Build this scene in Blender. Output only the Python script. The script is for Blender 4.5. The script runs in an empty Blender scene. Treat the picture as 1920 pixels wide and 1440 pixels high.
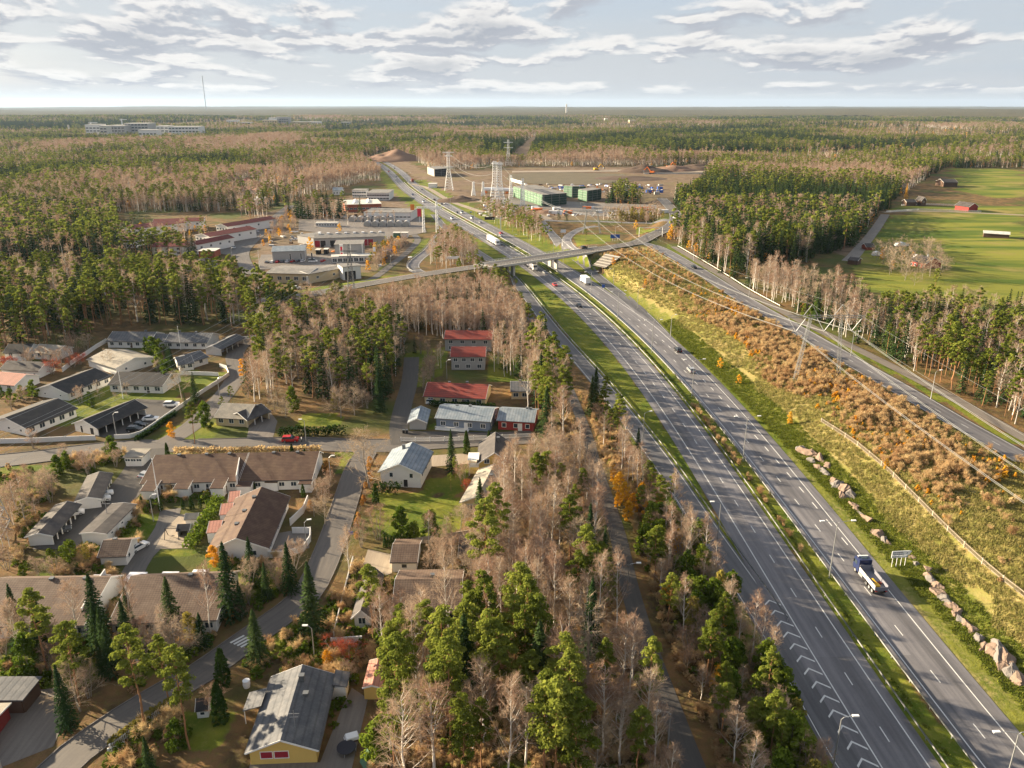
import bpy, math, random
import numpy as np
from mathutils import Vector, Matrix

random.seed(7); RNG = np.random.default_rng(7)
SC = bpy.context.scene
# ------------------------------------------------------------------ camera
FPX, HOR, CAMH = 1480.0, 197.0, 88.0
PITCH = math.atan((720 - HOR) / FPX)
cam_d = bpy.data.cameras.new('camera'); cam = bpy.data.objects.new('camera', cam_d)
SC.collection.objects.link(cam); SC.camera = cam
cam.location = (0, 0, CAMH); cam.rotation_euler = (math.pi / 2 - PITCH, 0, 0)
cam_d.sensor_width = 36; cam_d.lens = 36 * FPX / 1920; cam_d.clip_start = 1; cam_d.clip_end = 90000
# ------------------------------------------------------------------ sun, sky, exposure
SUN_AZ = math.atan2(-0.92, 0.39)          # measured from +Y, negative = towards -X
SUN_EL = math.radians(16)
sun_d = bpy.data.lights.new('sun', 'SUN'); sun_o = bpy.data.objects.new('sun', sun_d)
SC.collection.objects.link(sun_o)
sun_d.energy = 5.0; sun_d.angle = math.radians(0.6); sun_d.color = (1.0, 0.82, 0.57)
_ts = Vector((math.sin(SUN_AZ) * math.cos(SUN_EL), math.cos(SUN_AZ) * math.cos(SUN_EL), math.sin(SUN_EL)))
sun_o.rotation_euler = _ts.to_track_quat('Z', 'Y').to_euler()
sun_o.location = (-300, 200, 250)
SC.view_settings.view_transform = 'Standard'; SC.view_settings.look = 'None'
SC.view_settings.gamma = 1; SC.view_settings.use_curve_mapping = False
SC.view_settings.exposure = 2.05
SC.cycles.max_bounces = 4; SC.cycles.diffuse_bounces = 2; SC.cycles.glossy_bounces = 2
SC.cycles.transmission_bounces = 2; SC.cycles.volume_bounces = 0; SC.cycles.transparent_max_bounces = 4
SC.cycles.caustics_reflective = False; SC.cycles.caustics_refractive = False
SC.cycles.use_denoising = True
world = bpy.data.worlds.new('World'); SC.world = world; world.use_nodes = True

class NT:
    """tiny node-tree helper"""
    def __init__(s, nt): s.nt = nt; s.n = nt.nodes; s.n.clear()
    def new(s, t, **kw):
        nd = s.n.new(t)
        for k, v in kw.items():
            if k.startswith('i_'):
                key = k[2:]; key = int(key) if key.isdigit() else key
                nd.inputs[key].default_value = v
            else: setattr(nd, k, v)
        return nd
    def ln(s, a, b): s.nt.links.new(a, b)
    def sock(s, x, inp):
        if isinstance(x, (int, float)): inp.default_value = x
        elif isinstance(x, tuple): inp.default_value = x
        else: s.ln(x, inp)
    def math(s, op, a, b=0.0, c=None, clamp=False):
        m = s.new('ShaderNodeMath', operation=op); m.use_clamp = clamp
        s.sock(a, m.inputs[0]); s.sock(b, m.inputs[1])
        if c is not None: s.sock(c, m.inputs[2])
        return m.outputs[0]
    def mix(s, f, a, b):
        m = s.new('ShaderNodeMix', data_type='RGBA')
        s.sock(f, m.inputs[0]); s.sock(a, m.inputs[6]); s.sock(b, m.inputs[7]); return m.outputs[2]
    def ramp(s, x, lo, hi):
        m = s.new('ShaderNodeMapRange', interpolation_type='SMOOTHSTEP')
        s.sock(x, m.inputs[0]); m.inputs[1].default_value = lo; m.inputs[2].default_value = hi; return m.outputs[0]
    def noise(s, vec, scale, detail=3, rough=0.55, dist=0.0):
        m = s.new('ShaderNodeTexNoise'); m.inputs['Scale'].default_value = scale
        m.inputs['Detail'].default_value = detail; m.inputs['Roughness'].default_value = rough
        m.inputs['Distortion'].default_value = dist
        if vec is not None: s.ln(vec, m.inputs['Vector'])
        return m.outputs[0]

def make_world():
    w = NT(world.node_tree)
    out = w.new('ShaderNodeOutputWorld'); bg = w.new('ShaderNodeBackground'); bg.inputs[1].default_value = 0.055
    sky = w.new('ShaderNodeTexSky', sky_type='NISHITA'); sky.sun_disc = False
    sky.sun_elevation = SUN_EL; sky.sun_rotation = SUN_AZ; sky.altitude = 80
    sky.air_density = 1.0; sky.dust_density = 1.5; sky.ozone_density = 1.0
    tc = w.new('ShaderNodeTexCoord'); sep = w.new('ShaderNodeSeparateXYZ'); w.ln(tc.outputs['Generated'], sep.inputs[0])
    z = w.math('MAXIMUM', sep.outputs[2], 0.0)
    # cloud deck: broken cumulus in rows; azimuth and elevation stretched as a level deck appears towards the horizon
    az = w.math('ARCTAN2', sep.outputs[0], sep.outputs[1])
    def cl(de, fx, fy, seed):
        e = w.math('ADD', w.math('ADD', z, 0.05), de); c = w.new('ShaderNodeCombineXYZ')
        w.ln(w.math('MULTIPLY', w.math('DIVIDE', az, w.math('POWER', e, .22)), fx), c.inputs[0]); w.ln(w.math('MULTIPLY', w.math('LOGARITHM', e, 2.718), fy), c.inputs[1]); c.inputs[2].default_value = seed
        return c.outputs[0]
    A = (3.9, 2.5, 2.2); n1 = w.noise(cl(0, *A), 1.7, 9, .54, .2); n2 = w.noise(cl(.006, *A), 1.7, 9, .54, .2)
    B = (1.9, 2.0, 7.7); big = w.noise(cl(0, *B), 1.3, 3, .5)
    dens = w.math('ADD', n1, w.math('MULTIPLY', w.math('SUBTRACT', big, .5), .8))
    band = w.ramp(z, .008, .020)
    cov = w.math('MULTIPLY', w.ramp(dens, .44, .57), band)
    lit = w.ramp(w.math('SUBTRACT', n1, n2), -.035, .045)
    core = w.ramp(dens, .56, .78)
    ccol = w.mix(lit, (2.1, 2.2, 2.45, 1), (4.1, 4.0, 3.85, 1)); ccol = w.mix(w.math('MULTIPLY', core, .62), ccol, (1.55, 1.68, 1.95, 1))
    veil = w.noise(cl(0, .9, 1.4, 4.4), 1.2, 5, .6)
    base = w.mix(w.math('SUBTRACT', .85, w.math('MULTIPLY', w.ramp(z, .12, .7), .6)), sky.outputs[0], w.mix(w.ramp(z, .05, .6), (2.35, 2.65, 3.1, 1), (.55, .9, 1.6, 1))); base = w.mix(w.math('MULTIPLY', w.ramp(veil, .36, .66), .75), base, (2.75, 2.85, 2.95, 1))
    haze = w.math('SUBTRACT', 1.0, w.ramp(z, .0, .04)); base = w.mix(w.math('MULTIPLY', haze, .95), base, (2.62, 2.66, 2.74, 1))
    col = w.mix(w.math('MULTIPLY', cov, .92), base, ccol)
    w.ln(col, bg.inputs[0]); w.ln(bg.outputs[0], out.inputs[0])
make_world()

# ------------------------------------------------------------------ pixels -> ground
CP, SP = math.cos(PITCH), math.sin(PITCH)
def Pz(u, v, z=0.0):
    """the point at height z that the photograph shows at pixel (u, v)"""
    a = (u - 960) / FPX; b = (v - 720) / FPX
    dy = CP - b * SP; dz = -SP - b * CP
    t = (z - CAMH) / dz
    return Vector((a * t, dy * t, z))
def sstep(a, b, x):
    t = np.clip((np.asarray(x, float) - a) / (b - a), 0, 1); return t * t * (3 - 2 * t)

# motorway: the left guard rail of the median is the reference curve
RAIL_PX = [(1850, 1560), (1754, 1420), (1676, 1300), (1576, 1150), (1471, 1000), (1359, 850), (1251, 720), (1157, 620), (1065, 530),
           (976, 476), (904, 434), (817, 386), (755, 339), (711, 304), (686, 288)]
def catmull(pts, n=6):
    P = [np.array(p, float) for p in pts]; P = [2 * P[0] - P[1]] + P + [2 * P[-1] - P[-2]]; out = []
    for i in range(1, len(P) - 2):
        for k in range(n):
            t = k / n; a, b, c, d = P[i - 1], P[i], P[i + 1], P[i + 2]
            out.append(0.5 * ((2 * b) + (c - a) * t + (2 * a - 5 * b + 4 * c - d) * t * t + (3 * b - a - 3 * c + d) * t ** 3))
    out.append(P[-2]); return np.array(out)
_r = np.array([Pz(u, v)[:2] for u, v in RAIL_PX])
_deg = np.polyfit(_r[:, 1] / 500, _r[:, 0], 6)
RY = np.concatenate([np.arange(20, 520, 6), np.arange(520, 1500, 20)])
RAILC = np.stack([np.polyval(_deg, RY / 500), RY], 1)
RT = np.gradient(RAILC, axis=0); RT /= np.linalg.norm(RT, axis=1)[:, None]
RN = np.stack([RT[:, 1], -RT[:, 0]], 1)                # to the right
def edge_right(y): return np.interp(y, RY, RAILC[:, 0] + 17.5)

OVER_PX = [(480, 566, .2), (560, 556, .4), (700, 531, 2.2), (790, 516, 4.6), (870, 504, 6.4), (930, 496, 7), (1060, 477, 7), (1150, 463, 7),
           (1195, 455, 7), (1222, 442, 6.8), (1250, 429, 6.5), (1266, 415, 6), (1266, 402, 5), (1254, 386, 4), (1240, 372, 2)]
OVER = np.array([tuple(Pz(u, v, z)) for u, v, z in OVER_PX])
BR_A, BR_B = Pz(908, 499, 7), Pz(1128, 466.5, 7)        # bridge ends

def seg_dist(x, y, pts):
    """distance to polyline and interpolated z"""
    best = np.full(np.shape(x), 1e9); zz = np.zeros(np.shape(x))
    for a, b in zip(pts[:-1], pts[1:]):
        d = b[:2] - a[:2]; L = max(d @ d, 1e-6)
        t = np.clip(((x - a[0]) * d[0] + (y - a[1]) * d[1]) / L, 0, 1)
        q = np.hypot(x - a[0] - t * d[0], y - a[1] - t * d[1])
        m = q < best; best = np.where(m, q, best); zz = np.where(m, a[2] + t * (b[2] - a[2]), zz)
    return best, zz
def vnoise(x, y, s, seed=0):
    x = np.asarray(x, float) / s; y = np.asarray(y, float) / s
    xi = np.floor(x); yi = np.floor(y); fx = x - xi; fy = y - yi
    fx = fx * fx * (3 - 2 * fx); fy = fy * fy * (3 - 2 * fy)
    def hsh(a, b):
        v = np.sin(a * 127.1 + b * 311.7 + seed * 74.7) * 43758.5453; return v - np.floor(v)
    return (hsh(xi, yi) * (1 - fx) + hsh(xi + 1, yi) * fx) * (1 - fy) + (hsh(xi, yi + 1) * (1 - fx) + hsh(xi + 1, yi + 1) * fx) * fy
def fbm(x, y, s, seed=0, o=3):
    r = 0; a = 1; t = 0
    for i in range(o): r = r + a * vnoise(x, y, s / 2 ** i, seed + i * 3.1); t += a; a *= .5
    return r / t
def hgt(x, y):
    x = np.asarray(x, float); y = np.asarray(y, float)
    off = x - edge_right(y)
    amp = 4.6 + 2.0 * sstep(250, 430, y) - 5.6 * sstep(470, 600, y)
    h = amp * sstep(3, 24, off) * (1 - .55 * sstep(120, 260, off))
    h = h + 1.1 * sstep(10, 22, off) * (1 - sstep(40, 60, off)) * sstep(60, 110, y) * (1 - sstep(180, 230, y))
    d, zz = seg_dist(x, y, OVER)
    # keep the motorway corridor open below the bridge
    roff = x - np.interp(y, RY, RAILC[:, 0])
    opn = sstep(-30, -24, roff) * (1 - sstep(27, 33, roff))
    e = zz * (1 - sstep(6.5, 21, d)) * (1 - opn)
    h = np.maximum(h * (1 - opn * (y > 380) * (y < 520)), e)
    r = np.hypot(x, y)
    h = h + sstep(1500, 5000, r) * (fbm(x, y, 2300, 4, 4) - .46) * 80 + sstep(250, 700, r) * (fbm(x, y, 240, 8) - .5) * 1.2 * (d > 40)
    h = h + sstep(8000, 20000, r) * 20 * fbm(x, y, 9000, 12)
    return h
def hz(x, y): return float(hgt(x, y))
def P(u, v):
    """ground point under pixel (u, v)"""
    z = 0.0
    for _ in range(14):
        p = Pz(u, v, z); z = .4 * z + .6 * hz(p.x, p.y)
    p = Pz(u, v, z); return Vector((p.x, p.y, hz(p.x, p.y)))
def poly(px): return np.array([P(u, v)[:2] for u, v in px])
def inside(x, y, pg):
    r = np.zeros(np.shape(x), bool); n = len(pg)
    for i in range(n):
        x1, y1 = pg[i]; x2, y2 = pg[(i + 1) % n]
        if y1 == y2: continue
        r ^= ((y1 > y) != (y2 > y)) & (x < (x2 - x1) * (y - y1) / (y2 - y1) + x1)
    return r
def proj(p):
    """pixel of a point (for sorting by size only)"""
    d = p[1] * CP - (p[2] - CAMH) * SP
    return 960 + FPX * p[0] / d, 720 - FPX * (p[1] * SP + (p[2] - CAMH) * CP) / d

# ------------------------------------------------------------------ object helpers
COL = SC.collection
def tag(o, label=None, cat=None, group=None, kind=None):
    if label: o['label'] = label
    if cat: o['category'] = cat
    if group: o['group'] = group
    if kind: o['kind'] = kind
    return o
def link(name, mesh, parent=None):
    o = bpy.data.objects.new(name, mesh); COL.objects.link(o)
    if parent is not None: o.parent = parent
    return o
def empty(name, loc, rz=0.0, label=None, cat=None, group=None):
    o = bpy.data.objects.new(name, None); COL.objects.link(o); o.location = loc; o.rotation_euler = (0, 0, rz)
    o.empty_display_size = .5
    return tag(o, label, cat, group)
def copy_tree(o, parent=None):
    c = o.copy(); COL.objects.link(c); c.parent = parent
    for ch in o.children: copy_tree(ch, c)
    return c
def np_mesh(name, verts, faces, mat=None, smooth=False):
    """verts (N,3), faces (M,k) with k 3 or 4"""
    me = bpy.data.meshes.new(name); verts = np.asarray(verts, np.float32); faces = np.asarray(faces, np.int32)
    k = faces.shape[1]
    me.vertices.add(len(verts)); me.vertices.foreach_set('co', verts.ravel())
    me.loops.add(faces.size); me.loops.foreach_set('vertex_index', faces.ravel())
    me.polygons.add(len(faces)); me.polygons.foreach_set('loop_start', np.arange(0, faces.size, k, dtype=np.int32))
    if smooth: me.polygons.foreach_set('use_smooth', np.ones(len(faces), bool))
    me.update(calc_edges=True)
    if mat: me.materials.append(mat)
    return me
class MB:
    """mesh builder: collects boxes, bars, tubes, prisms; build() makes one mesh object"""
    def __init__(s): s.v = []; s.f = []
    def add(s, vs, fs):
        n = len(s.v); s.v += [tuple(v) for v in vs]; s.f += [tuple(i + n for i in f) for f in fs]; return s
    def box(s, x0, x1, y0, y1, z0, z1):
        return s.add([(x0, y0, z0), (x1, y0, z0), (x1, y1, z0), (x0, y1, z0), (x0, y0, z1), (x1, y0, z1), (x1, y1, z1), (x0, y1, z1)],
                     [(0, 3, 2, 1), (4, 5, 6, 7), (0, 1, 5, 4), (1, 2, 6, 5), (2, 3, 7, 6), (3, 0, 4, 7)])
    def bar(s, a, b, w, h=None):
        a = Vector(a); b = Vector(b); h = h or w; d = (b - a).normalized()
        u = d.cross(Vector((0, 0, 1)))
        if u.length < 1e-3: u = Vector((1, 0, 0))
        u.normalize(); n = u.cross(d).normalized()
        c = [(-1, -1), (1, -1), (1, 1), (-1, 1)]
        vs = [p + u * (i * w / 2) + n * (j * h / 2) for p in (a, b) for i, j in c]
        return s.add(vs, [(0, 1, 2, 3), (7, 6, 5, 4), (0, 4, 5, 1), (1, 5, 6, 2), (2, 6, 7, 3), (3, 7, 4, 0)])
    def tube(s, path, r, n=6):
        path = [Vector(p) for p in path]; rs = r if isinstance(r, (list, tuple)) else [r] * len(path); vs = []; fs = []
        for i, p in enumerate(path):
            d = (path[min(i + 1, len(path) - 1)] - path[max(i - 1, 0)]).normalized()
            u = d.cross(Vector((.13, .2, 1)) if abs(d.z) < .95 else Vector((1, 0, 0))).normalized(); w = d.cross(u)
            for k in range(n):
                a = 2 * math.pi * k / n; vs.append(p + (u * math.cos(a) + w * math.sin(a)) * rs[i])
        for i in range(len(path) - 1):
            for k in range(n):
                a = i * n + k; b = i * n + (k + 1) % n; fs.append((a, b, b + n, a + n))
        fs.append(tuple(range(n - 1, -1, -1))); m = (len(path) - 1) * n; fs.append(tuple(range(m, m + n)))
        return s.add(vs, fs)
    def prism(s, pts, z0, z1):
        n = len(pts); vs = [(p[0], p[1], z0) for p in pts] + [(p[0], p[1], z1) for p in pts]
        fs = [tuple(range(n - 1, -1, -1)), tuple(range(n, 2 * n))] + [(i, (i + 1) % n, (i + 1) % n + n, i + n) for i in range(n)]
        return s.add(vs, fs)
    def side(s, pts, y0, y1):
        """profile in x,z extruded along y"""
        n = len(pts); vs = [(p[0], y0, p[1]) for p in pts] + [(p[0], y1, p[1]) for p in pts]
        fs = [tuple(range(n)), tuple(range(2 * n - 1, n - 1, -1))] + [(i, i + n, (i + 1) % n + n, (i + 1) % n) for i in range(n)]
        return s.add(vs, fs)
    def mesh(s, name, mat, smooth=False):
        me = bpy.data.meshes.new(name); me.from_pydata(s.v, [], s.f); me.update()
        if mat: me.materials.append(mat)
        if smooth: me.polygons.foreach_set('use_smooth', [True] * len(me.polygons))
        return me
    def build(s, name, mat, parent=None, smooth=False): return link(name, s.mesh(name, mat, smooth), parent)
# ------------------------------------------------------------------ materials
MATS = {}
def mat(name, col, rough=.7, var=.12, scale=1.0, metal=0.0, spec=.3, bump=0.0, obj=True, emit=None):
    """plain procedural material: colour broken up by two noises"""
    if name in MATS: return MATS[name]
    m = bpy.data.materials.new(name); m.use_nodes = True; t = NT(m.node_tree)
    out = t.new('ShaderNodeOutputMaterial'); b = t.new('ShaderNodeBsdfPrincipled')
    tc = t.new('ShaderNodeTexCoord'); vec = tc.outputs['Object']
    n = t.math('ADD', t.math('MULTIPLY', t.noise(vec, 2.3 * scale, 4), .6), t.math('MULTIPLY', t.noise(vec, .35 * scale, 3), .4))
    k = t.math('ADD', 1.0, t.math('MULTIPLY', t.math('SUBTRACT', n, .5), var * 5))
    hs = t.new('ShaderNodeHueSaturation'); hs.inputs['Color'].default_value = (*col, 1); t.ln(k, hs.inputs['Value'])
    t.ln(hs.outputs[0], b.inputs['Base Color'])
    b.inputs['Roughness'].default_value = rough; b.inputs['Metallic'].default_value = metal
    b.inputs['Specular IOR Level'].default_value = spec
    if bump:
        bp = t.new('ShaderNodeBump'); bp.inputs['Strength'].default_value = bump; bp.inputs['Distance'].default_value = .1
        t.ln(t.noise(vec, 6 * scale, 4), bp.inputs['Height']); t.ln(bp.outputs[0], b.inputs['Normal'])
    if emit: b.inputs['Emission Color'].default_value = (*emit, 1); b.inputs['Emission Strength'].default_value = 1
    t.ln(b.outputs[0], out.inputs[0]); MATS[name] = m; return m
def roofmat(name, col, col2=None, ribs=0.0, rows=0.0):
    """roofing: felt, tiles (rows) or sheet metal (ribs) with moss and streak wear; object x runs along the ridge"""
    if name in MATS: return MATS[name]
    m = bpy.data.materials.new(name); m.use_nodes = True; t = NT(m.node_tree)
    out = t.new('ShaderNodeOutputMaterial'); b = t.new('ShaderNodeBsdfPrincipled')
    tc = t.new('ShaderNodeTexCoord'); vec = tc.outputs['Object']
    sp = t.new('ShaderNodeSeparateXYZ'); t.ln(vec, sp.inputs[0])
    n = t.noise(vec, .45, 5, .65); n2 = t.noise(vec, 4, 4)
    c = t.mix(t.ramp(n, .35, .7), (*col, 1), (*(col2 or tuple(x * .62 for x in col)), 1))
    k = t.math('ADD', .72, t.math('MULTIPLY', n2, .56))
    if ribs:
        w = t.math('ABSOLUTE', t.math('SUBTRACT', t.math('FRACT', t.math('MULTIPLY', sp.outputs[0], ribs)), .5))
        k = t.math('MULTIPLY', k, t.math('ADD', .8, t.math('MULTIPLY', t.ramp(w, .05, .2), .25)))
    if rows:
        w = t.math('FRACT', t.math('MULTIPLY', sp.outputs[1], rows))
        k = t.math('MULTIPLY', k, t.math('ADD', .7, t.math('MULTIPLY', w, .5)))
    hs = t.new('ShaderNodeHueSaturation'); t.ln(c, hs.inputs['Color']); t.ln(k, hs.inputs['Value'])
    t.ln(hs.outputs[0], b.inputs['Base Color']); b.inputs['Roughness'].default_value = .75; b.inputs['Specular IOR Level'].default_value = .25
    bp = t.new('ShaderNodeBump'); bp.inputs['Strength'].default_value = .5; bp.inputs['Distance'].default_value = .08
    t.ln(k, bp.inputs['Height']); t.ln(bp.outputs[0], b.inputs['Normal'])
    t.ln(b.outputs[0], out.inputs[0]); MATS[name] = m; return m
def foliage(name, cols, transl=.3, scale=.35):
    """leaves: colours mixed per tree and per clump; a share of the light passes through"""
    m = bpy.data.materials.new(name); m.use_nodes = True; t = NT(m.node_tree)
    out = t.new('ShaderNodeOutputMaterial'); oi = t.new('ShaderNodeObjectInfo'); tc = t.new('ShaderNodeTexCoord')
    n = t.noise(tc.outputs['Object'], scale * 2, 3, .6); r = oi.outputs['Random']
    f = t.math('ADD', t.math('MULTIPLY', r, .65), t.math('MULTIPLY', t.math('SUBTRACT', n, .5), 1.6), clamp=True)
    c = t.mix(t.ramp(f, 0, .5), (*cols[0], 1), (*cols[1], 1)); c = t.mix(t.ramp(f, .5, 1), c, (*cols[2], 1))
    g = t.new('ShaderNodeNewGeometry')
    d = t.new('ShaderNodeBsdfDiffuse'); tr = t.new('ShaderNodeBsdfTranslucent'); mx = t.new('ShaderNodeMixShader')
    t.ln(c, d.inputs[0]); t.ln(c, tr.inputs[0]); mx.inputs[0].default_value = transl
    t.ln(d.outputs[0], mx.inputs[1]); t.ln(tr.outputs[0], mx.inputs[2]); t.ln(mx.outputs[0], out.inputs[0])
    MATS[name] = m; return m
def asphalt(name, c1, c2, lane=True):
    m = bpy.data.materials.new(name); m.use_nodes = True; t = NT(m.node_tree)
    out = t.new('ShaderNodeOutputMaterial'); b = t.new('ShaderNodeBsdfPrincipled')
    tc = t.new('ShaderNodeTexCoord'); uv = tc.outputs['UV']; ob = tc.outputs['Object']
    sp = t.new('ShaderNodeSeparateXYZ'); t.ln(uv, sp.inputs[0])       # u = metres across, v = metres along
    mp = t.new('ShaderNodeMapping'); mp.inputs['Scale'].default_value = (1, .06, 1); t.ln(uv, mp.inputs[0])
    streak = t.noise(mp.outputs[0], 1.6, 5, .65); blot = t.noise(ob, .07, 4); fine = t.noise(ob, 3, 5, .7)
    f = t.math('ADD', t.math('MULTIPLY', streak, .6), t.math('MULTIPLY', blot, .4))
    c = t.mix(t.ramp(f, .28, .72), (*c1, 1), (*c2, 1))
    k = t.math('ADD', .78, t.math('MULTIPLY', fine, .44))
    if lane:   # worn wheel tracks along the lanes, and lanes laid at different times
        lu = t.new('ShaderNodeCombineXYZ'); t.ln(t.math('FLOOR', t.math('DIVIDE', t.math('ADD', sp.outputs[0], 2.2), 3.3)), lu.inputs[0]); t.ln(t.math('FLOOR', t.math('MULTIPLY', sp.outputs[1], .011)), lu.inputs[1])
        wn = t.new('ShaderNodeTexWhiteNoise'); t.ln(lu.outputs[0], wn.inputs[0]); k = t.math('MULTIPLY', k, t.math('ADD', .80, t.math('MULTIPLY', wn.outputs[0], .36)))
        w = t.math('COSINE', t.math('MULTIPLY', sp.outputs[0], 2 * math.pi / 1.75))
        k = t.math('MULTIPLY', k, t.math('ADD', 1.0, t.math('MULTIPLY', w, .06)))
        sj = t.noise(mp.outputs[0], .25, 2)
        k = t.math('MULTIPLY', k, t.math('ADD', .85, t.math('MULTIPLY', t.ramp(sj, .42, .5), .25)))
    hs = t.new('ShaderNodeHueSaturation'); t.ln(c, hs.inputs['Color']); t.ln(k, hs.inputs['Value'])
    t.ln(hs.outputs[0], b.inputs['Base Color']); b.inputs['Roughness'].default_value = .62; b.inputs['Specular IOR Level'].default_value = .35
    bp = t.new('ShaderNodeBump'); bp.inputs['Strength'].default_value = .3; bp.inputs['Distance'].default_value = .02
    t.ln(fine, bp.inputs['Height']); t.ln(bp.outputs[0], b.inputs['Normal'])
    t.ln(b.outputs[0], out.inputs[0]); MATS[name] = m; return m
asphalt('asphalt_motorway', (.098, .096, .106), (.175, .167, .172))
asphalt('asphalt_dark', (.072, .072, .080), (.125, .122, .124))
asphalt('asphalt_street', (.080, .074, .070), (.15, .132, .115), lane=False)
asphalt('asphalt_path', (.05, .047, .045), (.085, .075, .065), lane=False)
asphalt('gravel', (.22, .175, .13), (.34, .28, .21), lane=False)
asphalt('heath_soil', (.075, .065, .030), (.15, .115, .060), lane=False)
asphalt('gravel_dark', (.12, .105, .095), (.20, .175, .15), lane=False)
mat('paint', (.60, .60, .58), .6, .10)
mat('wall_white', (.70, .69, .67), .8, .04, .5); mat('wall_cream', (.62, .50, .30), .8, .05, .5)
mat('wall_yellow', (.66, .45, .13), .8, .05, .5); mat('wall_blue', (.16, .20, .27), .8, .05, .5)
mat('wall_red', (.26, .035, .03), .8, .06, .5); mat('wall_grey', (.34, .34, .34), .8, .05, .5); mat('wall_beige', (.55, .44, .28), .8, .05, .5)
mat('brick_red', (.32, .09, .05), .85, .10); mat('wood_brown', (.10, .06, .04), .8, .12); mat('wood_red', (.22, .05, .03), .8, .12)
mat('trim_white', (.78, .77, .74), .6, .04); mat('glass', (.03, .045, .06), .12, .02, spec=.7); mat('dark', (.02, .02, .022), .6, .1)
roofmat('roof_black', (.028, .028, .030), (.052, .048, .045)); roofmat('roof_brown', (.075, .040, .028), (.12, .075, .048), rows=1.6)
roofmat('roof_grey', (.085, .09, .10), (.14, .14, .145), ribs=.9); roofmat('roof_blue', (.16, .20, .24), (.26, .29, .32), ribs=1.2)
roofmat('roof_red', (.27, .055, .04), (.19, .05, .04), rows=1.2); roofmat('roof_maroon', (.17, .035, .03), (.11, .03, .025), ribs=.8)
roofmat('roof_pink', (.42, .20, .15), (.33, .16, .12), ribs=1.5); roofmat('roof_tile', (.115, .075, .055), (.17, .12, .088), rows=2.2, ribs=2.0)
roofmat('roof_flat', (.16, .155, .15), (.24, .225, .205)); roofmat('roof_light', (.55, .54, .50), (.42, .41, .39)); roofmat('roof_lichen', (.30, .27, .22), (.20, .185, .16))
roofmat('roof_dark', (.05, .045, .045), (.09, .08, .075))
mat('steel', (.42, .43, .44), .45, .06, metal=.6); mat('steel_white', (.78, .79, .80), .5, .05); mat('steel_dark', (.16, .17, .18), .5, .08, metal=.4)
mat('steel_mid', (.20, .21, .22), .55, .06, metal=.2); mat('wire', (.45, .46, .45), .4, .03, metal=.5); mat('concrete', (.36, .34, .31), .85, .10); mat('concrete_light', (.52, .50, .46), .85, .08)
mat('rubber', (.015, .015, .016), .8, .1); mat('car_white', (.78, .78, .78), .25, .02, spec=.6); mat('car_black', (.012, .013, .016), .2, .02, spec=.6)
mat('car_silver', (.42, .43, .45), .28, .03, metal=.5); mat('car_red', (.42, .02, .02), .25, .03, spec=.6); mat('car_blue', (.03, .06, .16), .25, .03, spec=.6)
mat('car_grey', (.10, .11, .12), .3, .03, spec=.5); mat('lamp_red', (.5, .01, .01), .3, .02); mat('lamp_clear', (.8, .8, .78), .2, .02, spec=.6)
mat('truck_blue', (.016, .025, .08), .3, .05, spec=.5); mat('bed_grey', (.17, .175, .21), .5, .12); mat('yellow_paint', (.72, .42, .03), .5, .08)
mat('orange_paint', (.65, .16, .02), .5, .1); mat('green_net', (.085, .17, .105), .8, .2, 2); mat('green_dark', (.015, .05, .035), .8, .2, 2)  # second green: same netting with the shade put into its colour
mat('sign_blue', (.03, .10, .42), .4, .03); mat('sign_white', (.80, .82, .85), .4, .03); mat('sign_text', (.01, .02, .10), .5, .02)
mat('rock', (.215, .155, .12), .9, .16, .8, bump=.9); mat('rock_grey', (.17, .155, .145), .9, .16, .8, bump=.9); mat('soil', (.085, .055, .038), .95, .22, .6, bump=.8)
mat('soil_red', (.20, .12, .08), .95, .18, .4, bump=.8); mat('bark_pine', (.30, .155, .075), .9, .16, 2); mat('bark_dark', (.09, .07, .055), .9, .16, 2)
mat('bark_birch', (.62, .58, .53), .8, .14, 1.5); mat('bark_grey', (.26, .225, .19), .9, .12, 2); mat('awning', (.70, .70, .74), .5, .04)
mat('plastic_white', (.75, .76, .78), .4, .04); mat('cloth_blue', (.05, .12, .35), .8, .05); mat('skin', (.5, .3, .22), .6, .03); mat('cloth_dark', (.03, .03, .04), .8, .05)
mat('gutter', (.09, .085, .08), .5, .05); mat('flag_red', (.62, .03, .06), .6, .03); mat('tarp_orange', (.75, .22, .04), .6, .1); mat('door_red', (.30, .02, .035), .6, .08)
mat('fence_white', (.72, .72, .70), .7, .06); mat('fence_wood', (.42, .36, .28), .8, .12); mat('pipe_grey', (.40, .39, .38), .7, .10)
foliage('needles_pine', [(.12, .15, .024), (.20, .235, .042), (.30, .31, .062)], .42)
foliage('needles_spruce', [(.026, .052, .019), (.046, .074, .025), (.085, .112, .034)], .22)
foliage('twigs', [(.30, .195, .14), (.40, .30, .22), (.36, .32, .25)], .3)
foliage('twigs_grey', [(.30, .23, .17), (.40, .32, .23), (.34, .24, .15)], .25)
foliage('leaves_yellow', [(.62, .30, .03), (.70, .40, .04), (.50, .36, .06)], .35)
foliage('leaves_orange', [(.42, .19, .05), (.50, .27, .07), (.36, .22, .08)], .35)
foliage('leaves_green', [(.075, .12, .016), (.15, .20, .026), (.27, .29, .045)], .38)
foliage('leaves_olive', [(.16, .15, .035), (.26, .22, .05), (.38, .28, .06)], .35)
foliage('leaves_hedge', [(.025, .05, .012), (.045, .075, .016), (.075, .11, .022)], .2)
foliage('leaves_red', [(.32, .07, .04), (.40, .13, .07), (.30, .12, .08)], .3)
foliage('brush', [(.40, .25, .13), (.56, .41, .22), (.58, .50, .27)], .35)
foliage('grass_dry', [(.20, .20, .06), (.34, .29, .11), (.44, .37, .19)], .3)
foliage('grass_green', [(.10, .13, .020), (.15, .17, .028), (.22, .22, .045)], .3)
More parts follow.
